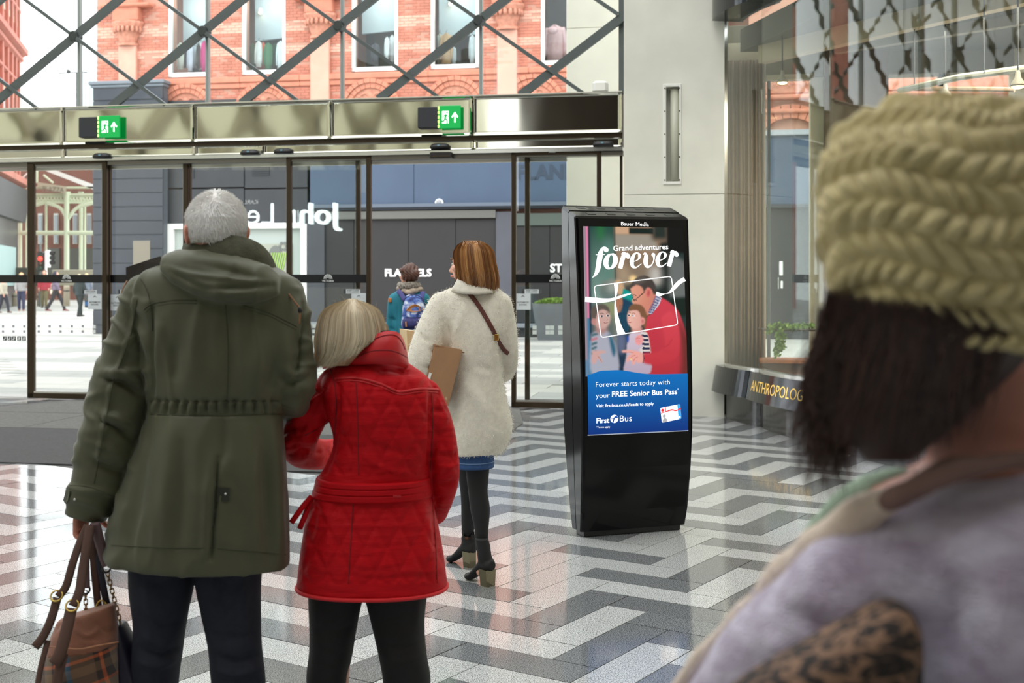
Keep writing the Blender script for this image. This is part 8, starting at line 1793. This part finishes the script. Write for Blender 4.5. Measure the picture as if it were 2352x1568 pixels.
# ---------------------------------------------------------------- people out on the street
def walker(px, py0, py1, Yp, face, step, top, legs_, hair_, label, skin=None, coatlen=.48, extras=(), hood_=False, shoes_=(40, 34, 32)):
    """a full small figure: one continuous body, coat, trousers, hair, shoes"""
    p = ray(px, py1, Yp); hgt = (py1-py0)/F*Yp; k = hgt/1.72; bx, by, bz_ = p.x, Yp, p.z
    f = np.array((math.cos(face), math.sin(face), 0)); s = np.array((-f[1], f[0], 0)); u = np.array((0, 0, 1.))
    def at3(a, b, c): return np.array((bx, by, bz_))+(s*a+f*b+u*c)*k
    top = tuple(int(v*.8) for v in top); legs_ = tuple(int(v*.8) for v in legs_)
    root = thing('person', label, 'person', (bx, by, bz_))
    sh, at = head_shells(at3(0, .02, 1.58), .098*k, f, at3(0, 0, 1.4))
    def T_(pts): return rounded_tube([at3(*q[:3]) for q in pts], [q[3]*k for q in pts], 12, 3)
    sh += T_([(0, 0, 1.38, .09), (0, 0, 1.15, .115), (0, 0, .95, .12), (0, 0, .88, .11)]); sh += T_([(-.12, 0, 1.38, .07), (.12, 0, 1.38, .07)])
    kn = lambda sg: [(sg*.08, 0, .88, .085), (sg*.09, sg*step*.5+.04, .48, .06), (sg*.09, sg*step, .1, .042)]
    for sg in (-1, 1):
        sh += T_(kn(sg)); sh += T_([(sg*.17, 0, 1.36, .05), (sg*.22, -sg*step*.35, 1.1, .042), (sg*.21, -sg*step*.35+.1, .88, .033)]); w_ = at3(sg*.21, -sg*step*.35+.1, .88); sh += hand(w_, -u+f*.2, -s*sg, f, curl=(25, 30, 20), sc=.95*k, fr=.01)
    V, Fs = fuse(sh, .014, 2); mesh_obj('body', V, Fs, skin or m_skin, root, smooth=True)
    mc = M('coat %d %d %d' % top, top, .85, var=.1, scale=9, bump=.2, bscale=60); ml = M('legs %d %d %d' % legs_, legs_, .85, var=.08, scale=12)
    def ell_ring(z, a, b, oy=0): return [at3(a*math.cos(t), oy+b*math.sin(t), z) for t in [2*PI*i/24 for i in range(24)]]
    lo = 1.4-coatlen*1.2
    sh = [loft([ell_ring(1.44, .07, .07), ell_ring(1.41, .15, .1), ell_ring(1.34, .215, .125), ell_ring(1.2, .2, .14), ell_ring(1.05, .18, .14), ell_ring(.92, .2, .15), ell_ring(lo, .215, .165), ell_ring(lo-.01, .2, .15)])]
    for sg in (-1, 1): sh += T_([(sg*.18, 0, 1.36, .066), (sg*.235, -sg*step*.35, 1.1, .06), (sg*.22, -sg*step*.35+.09, .93, .05)])
    if hood_: sh += [ell(at3(0, -.1, 1.42), (.12*k, .08*k, .07*k))]
    V, Fs = fuse(sh, .016, 3); N = vnormals(V, Fs); V = V+N*(.01*k*nfield(V, (7, 7, 7), px))[:, None]; mesh_obj('coat', V, Fs, mc, root, smooth=True)
    sh = [loft([ell_ring(1.0, .16, .12), ell_ring(.86, .18, .135), ell_ring(.8, .15, .11)])]
    for sg in (-1, 1): q = kn(sg); sh += T_([(a, b, c, d+.022) for a, b, c, d in q])
    V, Fs = fuse(sh, .016, 3); mesh_obj('trousers', V, Fs, ml, root, smooth=True)
    for sg in (-1, 1): shoe(root, at3(sg*.09, sg*step-.07, 0), at3(sg*.09, sg*step+.2, 0), M('shoe %d %d %d' % shoes_, shoes_, .6), w=.045*k, h=.11*k)
    sh = [ell(at3(0, -.015, 1.605), (.098*k, .112*k, .11*k)), ell(at3(0, -.07, 1.53), (.09*k, .06*k, .11*k))]; V, Fs = fuse(sh, .012, 2); keep = np.array(V); fy = (V-at3(0, .02, 1.55))@f; V = V-f*np.clip(fy-.07*k, 0, 1)[:, None]*.6*(V[:, 2:3] < at3(0, 0, 1.62)[2]); mesh_obj('hair', V, Fs, M('hair %d %d %d' % hair_, hair_, .7, var=.2, scale=30), root, smooth=True)
    return root, at3, k
r1, a1, k1 = walker(8, 636, 718, 50.5, -.3, .22, (222, 212, 190), (44, 46, 66), (150, 104, 70), 'distant walker in a cream jumper and dark trousers at the very left edge', coatlen=.42, shoes_=(86, 56, 46))
r2, a2, k2 = walker(49, 625, 714, 50, -1.2, .2, (176, 174, 174), (38, 46, 84), (196, 158, 108), 'distant walker in a pale grey jumper, navy trousers and brown boots', coatlen=.42, shoes_=(122, 66, 46))
r3, a3, k3 = walker(102, 619, 707, 53, -1.4, .1, (186, 44, 66), (122, 112, 78), (108, 66, 50), 'distant walker in a crimson coat and khaki trousers', coatlen=.5)
r4, a4, k4 = walker(128, 622, 714, 51, 0.1, .34, (140, 126, 150), (48, 44, 52), (40, 40, 60), 'distant walker in a mauve hooded top striding with dark red shoes', coatlen=.4, hood_=True, shoes_=(116, 36, 42))
r5, a5, k5 = walker(183, 629, 727, 45, 1.2, .18, (40, 56, 58), (30, 44, 46), (226, 210, 176), 'distant walker with white hair in a dark green coat', coatlen=.46, shoes_=(28, 26, 28))
r6, a6, k6 = walker(199, 627, 706, 55, 1.4, .1, (136, 148, 168), (54, 112, 176), (222, 196, 152), 'distant walker in bright blue jeans beside the dark green coat', coatlen=.42)
def carry(a, k, pos, size, mat, name, label, cat):
    o = thing(name, label, cat, a(*pos)); c = a(*pos); mb = MB(); h_ = np.array(size)*k/2; mb.bev(c-h_, c+h_, .02); mb.build('body', mat, o); mb = MB(); mb.tube([c+np.array((-h_[0]*.6, 0, h_[2])), c+np.array((-h_[0]*.3, 0, h_[2]+.22*k)), c+np.array((h_[0]*.3, 0, h_[2]+.22*k)), c+np.array((h_[0]*.6, 0, h_[2]))], .012, 6, res=4); mb.build('handle', mat, o, smooth=True)
carry(a2, k2, (.32, 0, .98), (.24, .1, .3), M('brown bag leather', (128, 78, 62), .6), 'handbag', 'brown handbag on the arm of the walker in the grey jumper', 'handbag')
carry(a3, k3, (.32, .02, .72), (.16, .08, .2), M('cream bag', (222, 204, 186), .7), 'handbag', 'small cream bag held by the walker in the crimson coat', 'handbag')
carry(a5, k5, (-.34, .02, .74), (.2, .1, .26), M('dark satchel', (44, 46, 46), .6), 'handbag', 'dark bag held by the walker in the dark green coat', 'handbag')
